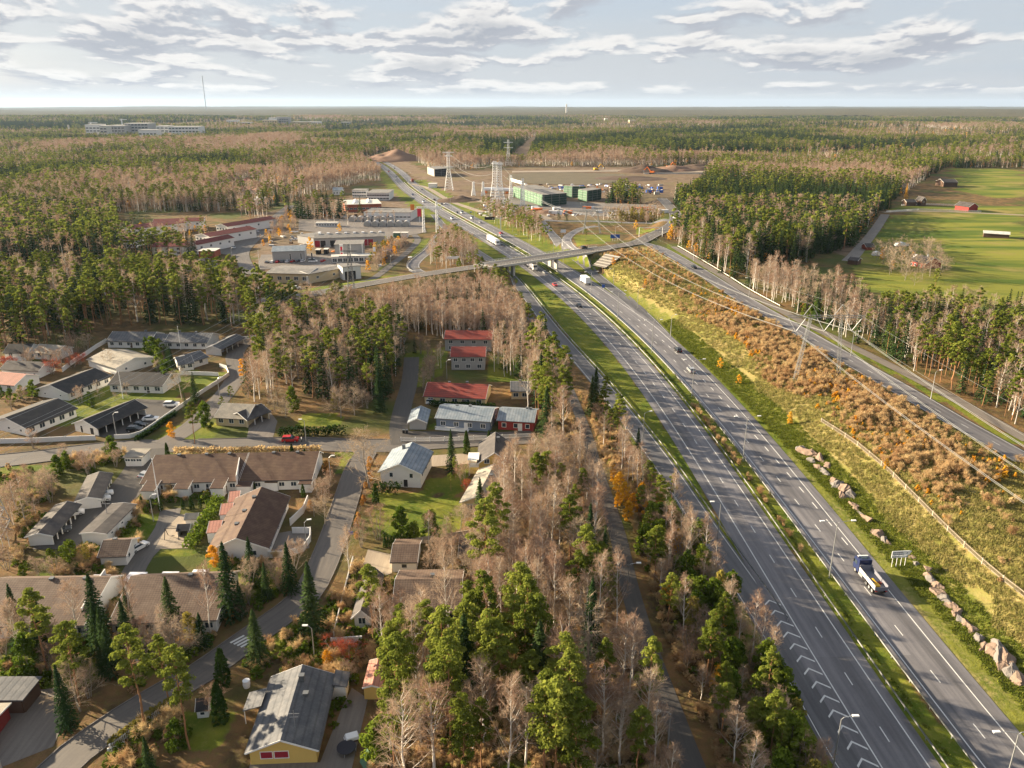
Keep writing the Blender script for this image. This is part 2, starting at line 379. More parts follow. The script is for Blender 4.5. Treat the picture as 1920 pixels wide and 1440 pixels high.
foliage('canopy', [(.040, .058, .022), (.085, .080, .040), (.20, .145, .10)], .1)
# ------------------------------------------------------------------ ground sheet
def motor_strip(y0, y1, o0, o1):
    m = (RY >= y0) & (RY <= y1); a = RAILC[m] + RN[m] * o0; b = RAILC[m] + RN[m] * o1
    return np.concatenate([a, b[::-1]])
LAWNS = [poly(p) for p in [
    [(700, 925), (770, 920), (800, 925), (880, 940), (870, 985), (840, 1005), (700, 1010), (690, 985)],
    [(0, 868), (100, 872), (95, 935), (20, 925), (0, 930)], [(250, 958), (300, 968), (262, 1022), (210, 1015)], [(288, 1030), (355, 1030), (360, 1045), (285, 1050)],
    [(795, 905), (870, 880), (890, 900), (850, 930), (800, 925)], [(660, 1110), (680, 1115), (668, 1190), (640, 1190)], [(330, 1330), (430, 1320), (420, 1400), (320, 1420), (290, 1380)],
    [(560, 1140), (600, 1165), (590, 1200), (500, 1225), (470, 1200)], [(210, 735), (330, 735), (335, 752), (250, 748), (200, 742)], [(60, 1050), (180, 1055), (170, 1085), (60, 1090)],
    [(370, 1060), (520, 1052), (520, 1110), (440, 1140), (380, 1110)], [(560, 775), (640, 775), (640, 800), (560, 798)], [(300, 800), (420, 790), (400, 825), (310, 828)],
    [(800, 780), (815, 780), (815, 805), (800, 805)], [(430, 680), (440, 690), (430, 700), (420, 690)], [(780, 455), (800, 450), (815, 460), (790, 485), (770, 480)],
    [(1195, 425), (1232, 425), (1222, 436), (1190, 437)], [(1075, 440), (1150, 440), (1140, 455), (1080, 462)], [(560, 545), (700, 520), (780, 512), (780, 517), (700, 526), (560, 551)]]]
LAWNS += [poly(p) for p in [[(55, 770), (190, 715), (330, 738), (180, 790), (120, 800)], [(130, 700), (200, 700), (205, 735), (150, 745)], [(300, 690), (430, 700), (380, 735), (320, 735)], [(640, 840), (690, 850), (650, 900), (625, 880)], [(0, 1200), (150, 1195), (330, 1200), (300, 1260), (100, 1290), (0, 1260)], [(560, 1215), (680, 1215), (660, 1280), (620, 1300)], [(760, 660), (840, 650), (830, 700), (780, 730)], [(925, 650), (1000, 660), (1000, 720), (920, 715)]]]
VERGES = [motor_strip(60, 1400, -24, -11), motor_strip(60, 1400, -1, 5), motor_strip(60, 430, 14, 27), motor_strip(430, 1000, 12, 30)]
LAWNS.append(poly([(1240, 462), (1350, 528), (1500, 608), (1700, 715), (1920, 845), (1920, 832), (1700, 704), (1500, 599), (1350, 515), (1260, 460)]))
LAWNS.append(poly([(1440, 690), (1520, 730), (1600, 740), (1650, 760), (1560, 690), (1450, 640), (1380, 590), (1340, 585)]))
HEATH = poly([(1130, 478), (1225, 465), (1400, 575), (1700, 745), (1960, 895), (1960, 1420), (1830, 1420), (1640, 1100), (1440, 800), (1300, 665), (1180, 560), (1130, 500)])
FIELDS = [poly(p) for p in [[(1672, 402), (1930, 405), (1930, 600), (1830, 580), (1700, 555), (1610, 545), (1600, 500), (1640, 440)],
                            [(1772, 315), (1930, 318), (1930, 372), (1850, 368), (1800, 360)], [(0, 286), (45, 284), (45, 294), (0, 296)], [(608, 246), (680, 244), (676, 250), (612, 251)],
                            [(1660, 384), (1930, 384), (1930, 402), (1670, 400)]]]
DIRTS = [poly(p) for p in [[(700, 290), (760, 300), (800, 322), (1000, 312), (1330, 312), (1320, 345), (1270, 365), (1250, 400), (1170, 410), (1030, 410), (960, 395), (880, 378), (800, 345)],
                           [(945, 300), (1000, 255), (1010, 255), (985, 312)], [(0, 498), (110, 497), (115, 512), (0, 516)], [(1560, 470), (1620, 445), (1640, 470), (1600, 490)],
                           [(480, 400), (800, 345), (770, 470), (700, 510), (480, 520)]]]
xs = np.concatenate([-np.geomspace(265, 32000, 70)[::-1], np.arange(-262, 332, 2.6), np.geomspace(335, 32000, 70)])
ys = np.concatenate([-np.geomspace(40, 3000, 14)[::-1], np.arange(-20, 60, 8), np.arange(60, 470, 2.6), np.geomspace(473, 34000, 150)])
GX, GY = np.meshgrid(xs, ys); GZ = hgt(GX, GY)
nx, ny = len(xs), len(ys)
ii = (np.arange(ny - 1)[:, None] * nx + np.arange(nx - 1)[None, :]).ravel()
gme = np_mesh('ground', np.stack([GX.ravel(), GY.ravel(), GZ.ravel()], 1), np.stack([ii, ii + 1, ii + nx + 1, ii + nx], 1), smooth=True)
def mask(pgs):
    m = np.zeros(GX.shape, bool)
    for pg in pgs:
        b = (GX >= pg[:, 0].min()) & (GX <= pg[:, 0].max()) & (GY >= pg[:, 1].min()) & (GY <= pg[:, 1].max())
        if b.any(): m[b] |= inside(GX[b], GY[b], pg)
    return m.astype(np.float32)
m_l, m_d, m_f, m_s = mask(LAWNS + VERGES), mask([HEATH]), mask(FIELDS), mask(DIRTS)
m_l = np.where(m_d > 0, m_l * .55, m_l)
ca = gme.color_attributes.new('cover', 'FLOAT_COLOR', 'POINT'); ca.data.foreach_set('color', np.stack([m_l, m_d, m_f, m_s], -1).astype(np.float32).ravel())

def ground_mat():
    m = bpy.data.materials.new('ground'); m.use_nodes = True; t = NT(m.node_tree)
    out = t.new('ShaderNodeOutputMaterial'); b = t.new('ShaderNodeBsdfPrincipled'); at = t.new('ShaderNodeVertexColor', layer_name='cover')
    sp = t.new('ShaderNodeSeparateColor'); t.ln(at.outputs[0], sp.inputs[0]); tc = t.new('ShaderNodeTexCoord'); ob = tc.outputs['Object']
    n0 = t.noise(ob, .9, 5, .65); n1 = t.noise(ob, .12, 4, .6); n2 = t.noise(ob, .018, 4, .6); n3 = t.noise(ob, 4, 3, .7)
    jit = t.math('MULTIPLY', t.math('SUBTRACT', n0, .5), .9)
    def edge(x): return t.ramp(t.math('ADD', x, jit), .35, .65)
    litter = t.mix(t.ramp(n1, .35, .65), (.070, .050, .026, 1), (.19, .11, .050, 1))
    litter = t.mix(t.ramp(n0, .45, .75), litter, (.13, .11, .035, 1)); litter = t.mix(t.ramp(n2, .46, .62), litter, (.070, .085, .020, 1))
    lawn = t.mix(t.ramp(n1, .35, .7), (.075, .110, .012, 1), (.17, .175, .024, 1)); lawn = t.mix(t.ramp(n0, .5, .8), lawn, (.21, .18, .05, 1))
    dry = t.mix(t.ramp(n1, .3, .7), (.30, .24, .10, 1), (.16, .17, .035, 1)); dry = t.mix(t.ramp(n0, .5, .8), dry, (.25, .14, .06, 1))
    mp = t.new('ShaderNodeMapping'); mp.inputs['Scale'].default_value = (.15, 1, 1); mp.inputs['Rotation'].default_value = (0, 0, .12); t.ln(ob, mp.inputs[0])
    fs = t.noise(mp.outputs[0], .06, 4)
    fld = t.mix(t.ramp(fs, .40, .62), (.070, .110, .014, 1), (.19, .195, .032, 1)); fld = t.mix(t.ramp(n2, .50, .68), fld, (.23, .19, .06, 1))
    fld = t.mix(t.math('MULTIPLY', t.ramp(n0, .5, .8), .3), fld, (.12, .11, .03, 1))
    dirt = t.mix(t.ramp(n1, .3, .7), (.11, .078, .050, 1), (.21, .15, .105, 1)); dirt = t.mix(t.ramp(n2, .45, .65), dirt, (.16, .125, .07, 1)); dirt = t.mix(t.ramp(n0, .55, .8), dirt, (.10, .08, .06, 1))
    c = t.mix(edge(at.outputs[1]), litter, dirt); c = t.mix(edge(sp.outputs[2]), c, fld); c = t.mix(edge(sp.outputs[1]), c, dry); c = t.mix(edge(sp.outputs[0]), c, lawn)
    k = t.math('ADD', .70, t.math('MULTIPLY', n3, .6)); hs = t.new('ShaderNodeHueSaturation'); t.ln(c, hs.inputs['Color']); t.ln(k, hs.inputs['Value'])
    t.ln(hs.outputs[0], b.inputs['Base Color']); b.inputs['Roughness'].default_value = .95; b.inputs['Specular IOR Level'].default_value = .1
    bp = t.new('ShaderNodeBump'); bp.inputs['Strength'].default_value = .8; bp.inputs['Distance'].default_value = .25
    t.ln(n0, bp.inputs['Height']); t.ln(bp.outputs[0], b.inputs['Normal']); t.ln(b.outputs[0], out.inputs[0]); MATS['ground'] = m; return m
gme.materials.append(ground_mat()); tag(link('ground', gme), kind='structure')

# ------------------------------------------------------------------ roads
ROADS = []      # (path, half width) for keeping plants off
def ribbon_mesh(name, path, lo, ro, lift, m, zf=None, cols=4, thick=0.0):
    path = np.asarray(path, float); n = len(path); lo = np.broadcast_to(lo, n); ro = np.broadcast_to(ro, n)
    tg = np.gradient(path[:, :2], axis=0); tg /= np.maximum(np.linalg.norm(tg, axis=1), 1e-6)[:, None]; nr = np.stack([tg[:, 1], -tg[:, 0]], 1)
    arc = np.concatenate([[0], np.cumsum(np.linalg.norm(np.diff(path[:, :2], axis=0), axis=1))])
    V = []; UV = []
    for k in range(cols + 1):
        o = lo + (ro - lo) * k / cols; q = path[:, :2] + nr * o[:, None]
        z = hgt(q[:, 0], q[:, 1]) if zf is None else zf
        V.append(np.stack([q[:, 0], q[:, 1], z + lift], 1)); UV.append(np.stack([o, arc], 1))
    V = np.stack(V, 1).reshape(-1, 3); UV = np.stack(UV, 1).reshape(-1, 2); c = cols + 1
    ii = (np.arange(n - 1)[:, None] * c + np.arange(cols)[None, :]).ravel(); Fq = np.stack([ii, ii + 1, ii + c + 1, ii + c], 1)
    me = np_mesh(name, V, Fq, MATS[m], smooth=True); uv = me.uv_layers.new(name='UVMap')
    uv.data.foreach_set('uv', UV[Fq.ravel()].astype(np.float32).ravel()); return me
def densify(p, step=4.0):
    p = np.asarray(p, float); L = np.concatenate([[0], np.cumsum(np.linalg.norm(np.diff(p[:, :2], axis=0), axis=1))])
    s = np.linspace(0, L[-1], max(2, int(L[-1] / step) + 1)); return np.stack([np.interp(s, L, p[:, i]) for i in range(p.shape[1])], 1)
def pxpath(px, step=4.0): return densify(catmull([tuple(P(u, v))[:2] for u, v in px], 8), step)
def road(name, path, w, lift, m, zf=None, lines=True, dash=False, step=None):
    o = tag(link(name, ribbon_mesh(name, path, -w / 2, w / 2, lift, m, zf)), kind='structure'); ROADS.append((path[:, :2], w / 2))
    z = None if zf is None else zf
    if lines:
        for s in (-1, 1): link('edge_line', ribbon_mesh('edge_line', path, s * (w / 2 - .55) - .07, s * (w / 2 - .55) + .07, lift + .008, 'paint', z, 1), o)
    if dash: link('lane_marking', dash_mesh(path, 0, lift + .008, 3, 9, .07, z), o)
    return o
def dash_mesh(path, off, lift, on, gap, hw, zf=None):
    d = densify(np.column_stack([path, zf]) if zf is not None else path, 1.0); tg = np.gradient(d[:, :2], axis=0); tg /= np.linalg.norm(tg, axis=1)[:, None]; nr = np.stack([tg[:, 1], -tg[:, 0]], 1)
    V = []; Fq = []; i = 0
    while i + on < len(d):
        for j in range(on):
            a, b = d[i + j], d[i + j + 1]; n0 = len(V)
            for q, nn in ((a, nr[i + j]), (b, nr[i + j + 1])):
                for s in (-hw, hw):
                    p = q[:2] + nn * (off + s); V.append((p[0], p[1], (q[2] if zf is not None else hz(*p)) + lift))
            Fq.append((n0, n0 + 1, n0 + 3, n0 + 2))
        i += on + gap
    return np_mesh('lane_marking', V, Fq, MATS['paint'])
ms = (RY <= 1400); MP = RAILC[ms]; MY = RY[ms]
mw = tag(link('motorway', ribbon_mesh('motorway', MP, -11.6, -.5, .06, 'asphalt_motorway', None, 8)), kind='structure')
rr = np.interp(MY, [0, 100, 150, 200, 250, 320, 360, 1400], [14.6, 14.8, 15.6, 16.6, 17.3, 18, 16, 14])
mw2 = tag(link('motorway', ribbon_mesh('motorway', MP, 4.6, rr, .06, 'asphalt_motorway', None, 8)), kind='structure')
ROADS += [(MP + RN[ms] * -6, 6.5), (MP + RN[ms] * 10, 7.5)]
for par, off in ((mw, -8.9), (mw, -2.2), (mw2, 5.6)):
    link('edge_line', ribbon_mesh('edge_line', MP, off - .10, off + .10, .069, 'paint', None, 1), par)
er = rr - 2.2; link('edge_line', ribbon_mesh('edge_line', MP, er - .10, er + .10, .069, 'paint', None, 1), mw2)
link('lane_marking', dash_mesh(MP, -5.5, .069, 3, 9, .09), mw); link('lane_marking', dash_mesh(MP, 8.9, .069, 3, 9, .09), mw2)
mm = (MY > 140) & (MY < 340); link('lane_marking', dash_mesh(MP[mm] + RN[ms][mm] * 12.4, 0, .069, 3, 5, .12), mw2)

RAMP = pxpath([(1690, 1560), (1592, 1420), (1521, 1300), (1432, 1150), (1330, 1000), (1228, 850), (1126, 720), (1039, 620), (969, 530), (942, 505), (915, 485), (887, 467), (850, 441), (829, 421), (813, 402)])
road('slip_road', RAMP, 6.0, .045, 'asphalt_dark'); 
RAMP2 = pxpath([(834, 433), (818, 452), (803, 470), (783, 486), (774, 499), (785, 510), (815, 514)]); road('slip_road', RAMP2, 7.5, .05, 'asphalt_motorway')
RAMP3 = pxpath([(1015, 415), (1026, 428), (1041, 446), (1056, 466), (1092, 494), (1134, 530), (1180, 566), (1222, 606), (1262, 650)]); road('slip_road', RAMP3, 6.5, .052, 'asphalt_dark')
RAMP4 = pxpath([(1120, 424), (1092, 428), (1072, 438), (1062, 450), (1068, 466), (1080, 478)]); road('slip_road', RAMP4, 6.5, .056, 'asphalt_motorway')
OV = densify(catmull([tuple(p) for p in OVER], 8), 4.0); road('overpass_road', OV, 10.0, .30, 'asphalt_street', zf=OV[:, 2], dash=True)
PAR = pxpath([(1185, 457), (1225, 462), (1300, 502), (1400, 565), (1500, 622), (1600, 680), (1700, 737), (1800, 795), (1930, 868)]); road('side_road', PAR, 8.5, .22, 'asphalt_motorway', dash=True)
CYC = pxpath([(1262, 463), (1350, 516), (1400, 548), (1500, 602), (1600, 652), (1700, 702), (1800, 755), (1930, 828)]); road('cycle_path', CYC, 4.2, .22, 'gravel_dark', lines=False)
RC_ = pxpath([(1020, 413), (1060, 415), (1112, 415), (1160, 417), (1222, 419), (1262, 416)]); road('side_road', RC_, 7, .10, 'asphalt_motorway')
SIT = pxpath([(880, 372), (920, 382), (960, 388), (1012, 404), (1030, 412)]); road('site_track', SIT, 7, .09, 'gravel', lines=False)
SIT2 = pxpath([(770, 345), (800, 352), (840, 375), (880, 390), (905, 398)]); road('site_track', SIT2, 6, .085, 'gravel', lines=False)
ST1 = pxpath([(-40, 868), (60, 858), (150, 846), (240, 838), (330, 836), (450, 834), (560, 832), (690, 836), (770, 833), (880, 826), (1000, 820)]); ST1o = road('street', ST1, 8.5, .05, 'asphalt_street', lines=False)
ST2 = pxpath([(692, 838), (668, 880), (648, 940), (626, 1005), (600, 1070), (570, 1120), (520, 1160), (455, 1206), (380, 1260), (300, 1305), (210, 1362), (120, 1430), (60, 1500)]); ST2o = road('street', ST2, 5.8, .054, 'asphalt_street', lines=False)
ST3 = pxpath([(752, 834), (748, 800), (756, 760), (768, 715), (772, 670)]); road('street', ST3, 5.5, .058, 'asphalt_path', lines=False)
ST4 = pxpath([(300, 836), (350, 806), (392, 770), (428, 730), (446, 695), (440, 668), (455, 645), (490, 632)]); road('street', ST4, 6.5, .058, 'asphalt_street', lines=False)
LN1 = pxpath([(285, 842), (262, 885), (225, 930), (180, 968), (120, 1010), (100, 1030)]); road('lane', LN1, 9, .062, 'asphalt_path', lines=False)
LN2 = pxpath([(320, 955), (312, 985), (290, 1020), (262, 1050), (245, 1085)]); road('lane', LN2, 4.5, .04, 'asphalt_street', lines=False)
ST5 = pxpath([(545, 385), (520, 405), (495, 432), (470, 455), (455, 475), (462, 500), (478, 530), (470, 560)]); road('street', ST5, 8, .12, 'asphalt_street', lines=False)
FOOT = pxpath([(1118, 880), (1126, 905), (1140, 945), (1160, 1010), (1180, 1100), (1210, 1200), (1246, 1300), (1300, 1440), (1345, 1540)]); road('footpath', FOOT, 3.6, .045, 'asphalt_path', lines=False); ROADS.append((FOOT, 2.7))
FOOT2 = pxpath([(1118, 880), (1095, 800), (1062, 720), (1030, 660), (1008, 618), (990, 590)]); road('footpath', FOOT2, 3.2, .045, 'asphalt_path', lines=False)
FOOT3 = pxpath([(775, 438), (783, 452), (760, 476), (735, 496), (708, 517), (680, 527)]); road('footpath', FOOT3, 4.5, .10, 'asphalt_street', lines=False)
FARM = pxpath([(1660, 402), (1645, 425), (1630, 445), (1605, 475), (1590, 490)]); road('farm_track', FARM, 7, .1, 'gravel_dark', lines=False)
FARM2 = pxpath([(1655, 398), (1720, 396), (1800, 398), (1930, 404)]); road('farm_track', FARM2, 6, .1, 'gravel', lines=False)
def kerbs(o, path, w):
    for s in (-1, 1):
        d = densify(path[(path[:, 1] > 60) & (path[:, 1] < 260)], 4); tg = np.gradient(d, axis=0); tg /= np.linalg.norm(tg, axis=1)[:, None]; q = d + np.stack([tg[:, 1], -tg[:, 0]], 1) * s * (w / 2 + .08); ok = np.ones(len(q), bool)
        for p2, hw in ROADS:
            if p2 is path or len(p2) == len(path) and np.allclose(p2, path): continue
            dd, _ = seg_dist(q[:, 0], q[:, 1], np.column_stack([p2, np.zeros(len(p2))])); ok &= dd > hw + .6
        m = MB()
        for i in range(len(q) - 1):
            if ok[i] and ok[i + 1]: m.bar((q[i][0], q[i][1], hz(*q[i]) + .07), (q[i + 1][0], q[i + 1][1], hz(*q[i + 1]) + .07), .16, .24)
        if m.v: m.build('kerb', MATS['rock_grey'], o)
kerbs(ST1o, ST1, 8.5); kerbs(ST2o, ST2, 5.8)
def yard(name, px, m, lift):
    pg = [P(u, v) for u, v in px]; me = bpy.data.meshes.new(name)
    me.from_pydata([(p.x, p.y, p.z + lift) for p in pg], [], [tuple(range(len(pg)))]); me.materials.append(MATS[m])
    uv = me.uv_layers.new(name='UVMap')
    for l in me.loops: uv.data[l.index].uv = me.vertices[l.vertex_index].co[:2]
    me.update(); YARDS.append(np.array([p[:2] for p in pg])); return tag(link(name, me), kind='structure')
YARDS = []
yard('parking_lot', [(178, 818), (214, 822), (262, 816), (338, 762), (336, 752), (256, 748), (186, 806)], 'asphalt_path', .046)
yard('driveway', [(462, 826), (470, 785), (505, 770), (520, 790), (510, 828)], 'gravel_dark', .047)
yard('gravel_court', [(338, 965), (380, 962), (372, 1000), (352, 1028), (290, 1030), (312, 990)], 'gravel', .048)
yard('forecourt', [(740, 808), (1000, 812), (1000, 818), (740, 820)], 'asphalt_path', .043)
yard('terrace', [(508, 1040), (580, 1028), (580, 990), (520, 1000)], 'gravel_dark', .049)
yard('driveway', [(0, 1300), (110, 1290), (130, 1330), (100, 1400), (0, 1440)], 'gravel_dark', .043)
yard('yard', [(470, 1430), (600, 1430), (640, 1330), (660, 1290), (690, 1310), (660, 1440), (640, 1500), (450, 1500)], 'gravel_dark', .044)
yard('driveway', [(690, 1030), (735, 1040), (735, 1075), (690, 1090), (680, 1060)], 'gravel', .045)
yard('driveway', [(795, 855), (880, 850), (880, 870), (800, 876)], 'gravel', .045)
yard('bare_slope', [(955, 326), (1060, 323), (1170, 327), (1185, 340), (1100, 347), (1000, 345), (950, 338)], 'heath_soil', .30)
yard('site_track', [(960, 321), (1200, 318), (1340, 321), (1340, 324), (1200, 322), (960, 324)], 'gravel', .36)
yard('site_floor', [(850, 372), (960, 392), (1120, 405), (1230, 398), (1240, 385), (1100, 380), (960, 372)], 'gravel_dark', .22)
yard('works_yard', [(560, 412), (790, 408), (800, 436), (720, 450), (560, 432)], 'gravel_dark', .2)
yard('works_yard', [(490, 478), (700, 474), (690, 500), (480, 506)], 'gravel_dark', .2)
yard('parking_lot', [(405, 475), (440, 430), (480, 412), (500, 415), (470, 450), (440, 480)], 'asphalt_street', .2)
# painted arrows of the closed wedge between slip road and carriageway
for i in range(13):
    y = np.interp(i, [0, 12], [P(1440, 1128)[1], P(1620, 1425)[1]])
    k = int(np.argmin(abs(RY - y))); c = np.array([np.interp(y, RY, RAILC[:, 0]), y]); n2, t2 = RN[k], RT[k]
    tip = c + n2 * -11.0 + t2 * .9; a = c + n2 * -12.3 + t2 * -.5; b = c + n2 * -9.3 + t2 * -.6; w = t2 * -.42
    m = MB()
    for s, e in ((a, tip), (tip, b)):
        q = [s, e, e + w, s + w]; m.add([(p[0], p[1], .074) for p in q], [(0, 1, 2, 3)])
    m.build('chevron_marking', MATS['paint'], mw)
for (u, v, du, dv, k) in ((444, 1212, 6.5, 2.6, 4),):      # zebra crossing
    for i in range(k):
        p = P(u + i * du - 12, v + i * dv - 6); q = P(u + i * du + 14, v + i * dv - 20); d = (q - p).normalized(); n = Vector((d.y, -d.x, 0)) * .22
        MB().add([p + n, q + n, q - n, p - n], [(0, 1, 2, 3)]).build('crossing_stripe', MATS['paint'], bpy.data.objects['street.001']).location.z = .075
# ------------------------------------------------------------------ trees: prototype meshes (height 1 unit = 1 m, scaled per tree)
def quads(c, nrm, size, asp=1.0, rng=RNG):
    """small leaf faces: centres (N,3), normals (N,3), size (N,)"""
    N = len(c); nrm = nrm / np.maximum(np.linalg.norm(nrm, axis=1), 1e-6)[:, None]
    r = rng.normal(size=(N, 3)); u = np.cross(nrm, r); u /= np.maximum(np.linalg.norm(u, axis=1), 1e-6)[:, None]; w = np.cross(nrm, u)
    s = np.asarray(size)[:, None]; u = u * s * .5; w = w * s * .5 * asp
    V = np.stack([c - u - w, c + u - w * .6, c + u * .7 + w, c - u * .8 + w * .9], 1).reshape(-1, 3)
    return V, np.arange(N * 4).reshape(N, 4)
def slivers(a, b, w, rng=RNG):
    """thin twigs from a to b as crossed narrow faces"""
    d = b - a; r = rng.normal(size=a.shape); u = np.cross(d, r); u /= np.maximum(np.linalg.norm(u, axis=1), 1e-6)[:, None]; u = u * np.asarray(w).reshape(-1, 1) * .5
    V = np.stack([a - u, a + u, b + u * .35, b - u * .35], 1).reshape(-1, 3); return V, np.arange(len(a) * 4).reshape(-1, 4)
def cat_m(parts):
    V = []; Fc = []; n = 0
    for v, f in parts: V.append(v); Fc.append(f + n); n += len(v)
    return np.concatenate(V), np.concatenate(Fc)
def tube_np(path, r, n=5):
    path = np.asarray(path, float); k = len(path); r = np.asarray(r, float); tg = np.gradient(path, axis=0); tg /= np.maximum(np.linalg.norm(tg, axis=1), 1e-6)[:, None]
    ref = np.where(np.abs(tg[:, 2:3]) > .9, np.array([[1., 0, 0]]), np.array([[0, 0, 1.]])); u = np.cross(tg, ref); u /= np.linalg.norm(u, axis=1)[:, None]; w = np.cross(tg, u)
    a = np.arange(n) * 2 * np.pi / n
    V = path[:, None] + (u[:, None] * np.cos(a)[None, :, None] + w[:, None] * np.sin(a)[None, :, None]) * r[:, None, None]
    i = (np.arange(k - 1)[:, None] * n + np.arange(n)[None]).ravel(); j = (np.arange(k - 1)[:, None] * n + (np.arange(n)[None] + 1) % n).ravel()
    return V.reshape(-1, 3), np.stack([i, j, j + n, i + n], 1)
def rdir(rng, n): d = rng.normal(size=(n, 3)); return d / np.linalg.norm(d, axis=1)[:, None]
def trunk_path(rng, h, lean=.02, k=7):
    t = np.linspace(0, 1, k); w = np.cumsum(rng.normal(size=(k, 2)) * lean * h / k, axis=0); w[0] = 0
    return np.column_stack([w[:, 0], w[:, 1], t * h])
def at_t(path, t):
    z = np.linspace(0, 1, len(path)); return np.stack([np.interp(t, z, path[:, i]) for i in range(3)], -1)
def pine(seed, q, h=18.0):
    """q 0 near, 1 middle, 2 far; returns trunk (v,f), crown (v,f)"""
    rng = np.random.default_rng(seed); tp = trunk_path(rng, h, .05); base = .45 + rng.random() * .12
    nl = (26, 15, 7)[q]; nq = (150, 40, 12)[q]; sz = (.30, .62, 1.3)[q]; rmax = 2.0 + rng.random() * .7
    L = []; B = []
    for i in range(nl):
        t = base + (1 - base) * (((i + rng.random()) / nl) ** .9); s = (t - base) / (1 - base)
        R = rmax * (1 - s ** 2.2) ** .6 * (.55 + .55 * rng.random()) * min(1, .55 + s * 2); a = i * 2.4 + rng.random()
        o = at_t(tp, t); c = o + np.array([math.cos(a) * R, math.sin(a) * R, .15 * R + rng.normal() * .25]); L.append(c)
        rr_ = np.array([1.0, 1.0, .66]) * (.75 + .5 * rng.random()) * (1.0 if R > .5 else .8)
        d = rdir(rng, nq); d[:, 2] = np.abs(d[:, 2]) * .9 - .25; rad = rng.random(nq) ** .4
        p = c + d * rr_ * rad[:, None]; B.append(quads(p, d + rng.normal(size=d.shape) * .55 + [0, 0, .5], sz * (.6 + .7 * rng.random(nq)), .75, rng))
    tr = [tube_np(tp, np.linspace(.19, .05, len(tp)), (6, 4, 3)[q])]
    if q < 2:
        for i, c in enumerate(L):
            if i % (1 + q): continue
            t = min(.97, max(base - .05, c[2] / h - .03)); a = at_t(tp, t); tr.append(tube_np([a, (a + c) / 2 + [0, 0, -.1], c], [.06, .04, .02], 3))
        for i in range(6):   # dead lower stubs
            a = at_t(tp, base * (.55 + .4 * rng.random())); g = rng.random() * 6.28; tr.append(tube_np([a, a + [math.cos(g) * .8, math.sin(g) * .8, .1]], [.03, .01], 3))
    return cat_m(tr), cat_m(B)
def spruce(seed, q, h=18.0):
    rng = np.random.default_rng(seed); tp = trunk_path(rng, h, .008, 5); nl = (34, 20, 9)[q]; nb = (10, 7, 5)[q]; sz = (.45, .90, 1.8)[q]; seg = (8, 3, 2)[q]; R0 = 2.9 + rng.random() * .7; B = []
    for i in range(nl):
        s = (i + .5) / nl; z = h * (.06 + .93 * s); R = R0 * (1 - s) ** .85 + .12
        for k in range(nb):
            a = 2 * math.pi * (k + rng.random() * .7) / nb + i; r = R * (.7 + .45 * rng.random())
            u = (np.arange(seg) + .6 * rng.random(seg) + .3) / seg; d = np.array([math.cos(a), math.sin(a)])
            c = np.column_stack([d[0] * u * r, d[1] * u * r, z - .38 * r * u + .12 * r * u * u + rng.normal(size=seg) * .08])
            nrm = np.column_stack([np.full(seg, d[0] * .55), np.full(seg, d[1] * .55), np.ones(seg)]) + rng.normal(size=(seg, 3)) * .35
            B.append(quads(c, nrm, sz * (.55 + .5 * u) * (.55 + .6 * (1 - s)) * np.ones(seg) + .08, .8, rng))
    B.append(quads(np.array([[0, 0, h * .985], [0, 0, h]]), np.array([[1., 0, 0], [0, 1., 0]]), [.45, .35], 1, rng))
    return tube_np(tp, np.linspace(.2, .03, 5), (5, 4, 3)[q]), cat_m(B)
def bare(seed, q, h=16.0, spread=.32, up=.75, base=.3, stems=1, tw=.05):
    """leafless broadleaf: trunk with limbs, crown of fine twigs"""
    rng = np.random.default_rng(seed); T = []; A = []; Bv = []; W = []
    n1 = (38, 22, 9)[q]; n2 = (7, 6, 4)[q]; n3 = (7, 5, 4)[q]; ww = (1.1, 2.1, 5.0)[q] * tw
    for st in range(stems):
        off = rng.normal(size=2) * .35 * (stems > 1); tp = trunk_path(rng, h * (.85 + .15 * rng.random()), .06 + .05 * (stems > 1)); tp[:, :2] += off + (off * 2.2 / .5) * np.linspace(0, 1, 7)[:, None] * (stems > 1) * .5
        r0 = .20 / stems ** .4; T.append(tube_np(tp, np.linspace(r0, .02, 7), (6, 4, 3)[q]))
        for i in range(max(4, n1 // stems)):
            t = base + (1 - base) * rng.random() ** .85; o = at_t(tp, t); a = rng.random() * 6.28; L = h * spread * (1.12 - t) * (.7 + .5 * rng.random()) + .5
            d = np.array([math.cos(a) * (1 - up * .5), math.sin(a) * (1 - up * .5), up]); d /= np.linalg.norm(d); e = o + d * L + rng.normal(size=3) * .12 * L
            if q < 2: T.append(tube_np([o, (o + e) / 2 + [0, 0, -.04 * L], e], [.045 * (1.2 - t) + .012, .025, .010], 3))
            else: A.append(o); Bv.append(e); W.append(ww)
            for k in range(n2):
                s = .25 + .75 * rng.random(); p = o + (e - o) * s; d2 = d + rdir(rng, 1)[0] * .85; d2 /= np.linalg.norm(d2); L2 = L * .42 * (.5 + .6 * rng.random()) + .2; p2 = p + d2 * L2
                A.append(p); Bv.append(p2); W.append(ww * .8)
                for j in range(n3):
                    p3 = p + (p2 - p) * (.2 + .8 * rng.random()); d3 = d2 + rdir(rng, 1)[0] * .8; d3[2] -= .15; A.append(p3); Bv.append(p3 + d3 / np.linalg.norm(d3) * (.35 + .55 * rng.random()) * (1, 1.2, 1.6)[q]); W.append(ww * .6)
    return cat_m(T), slivers(np.array(A), np.array(Bv), np.array(W), rng)
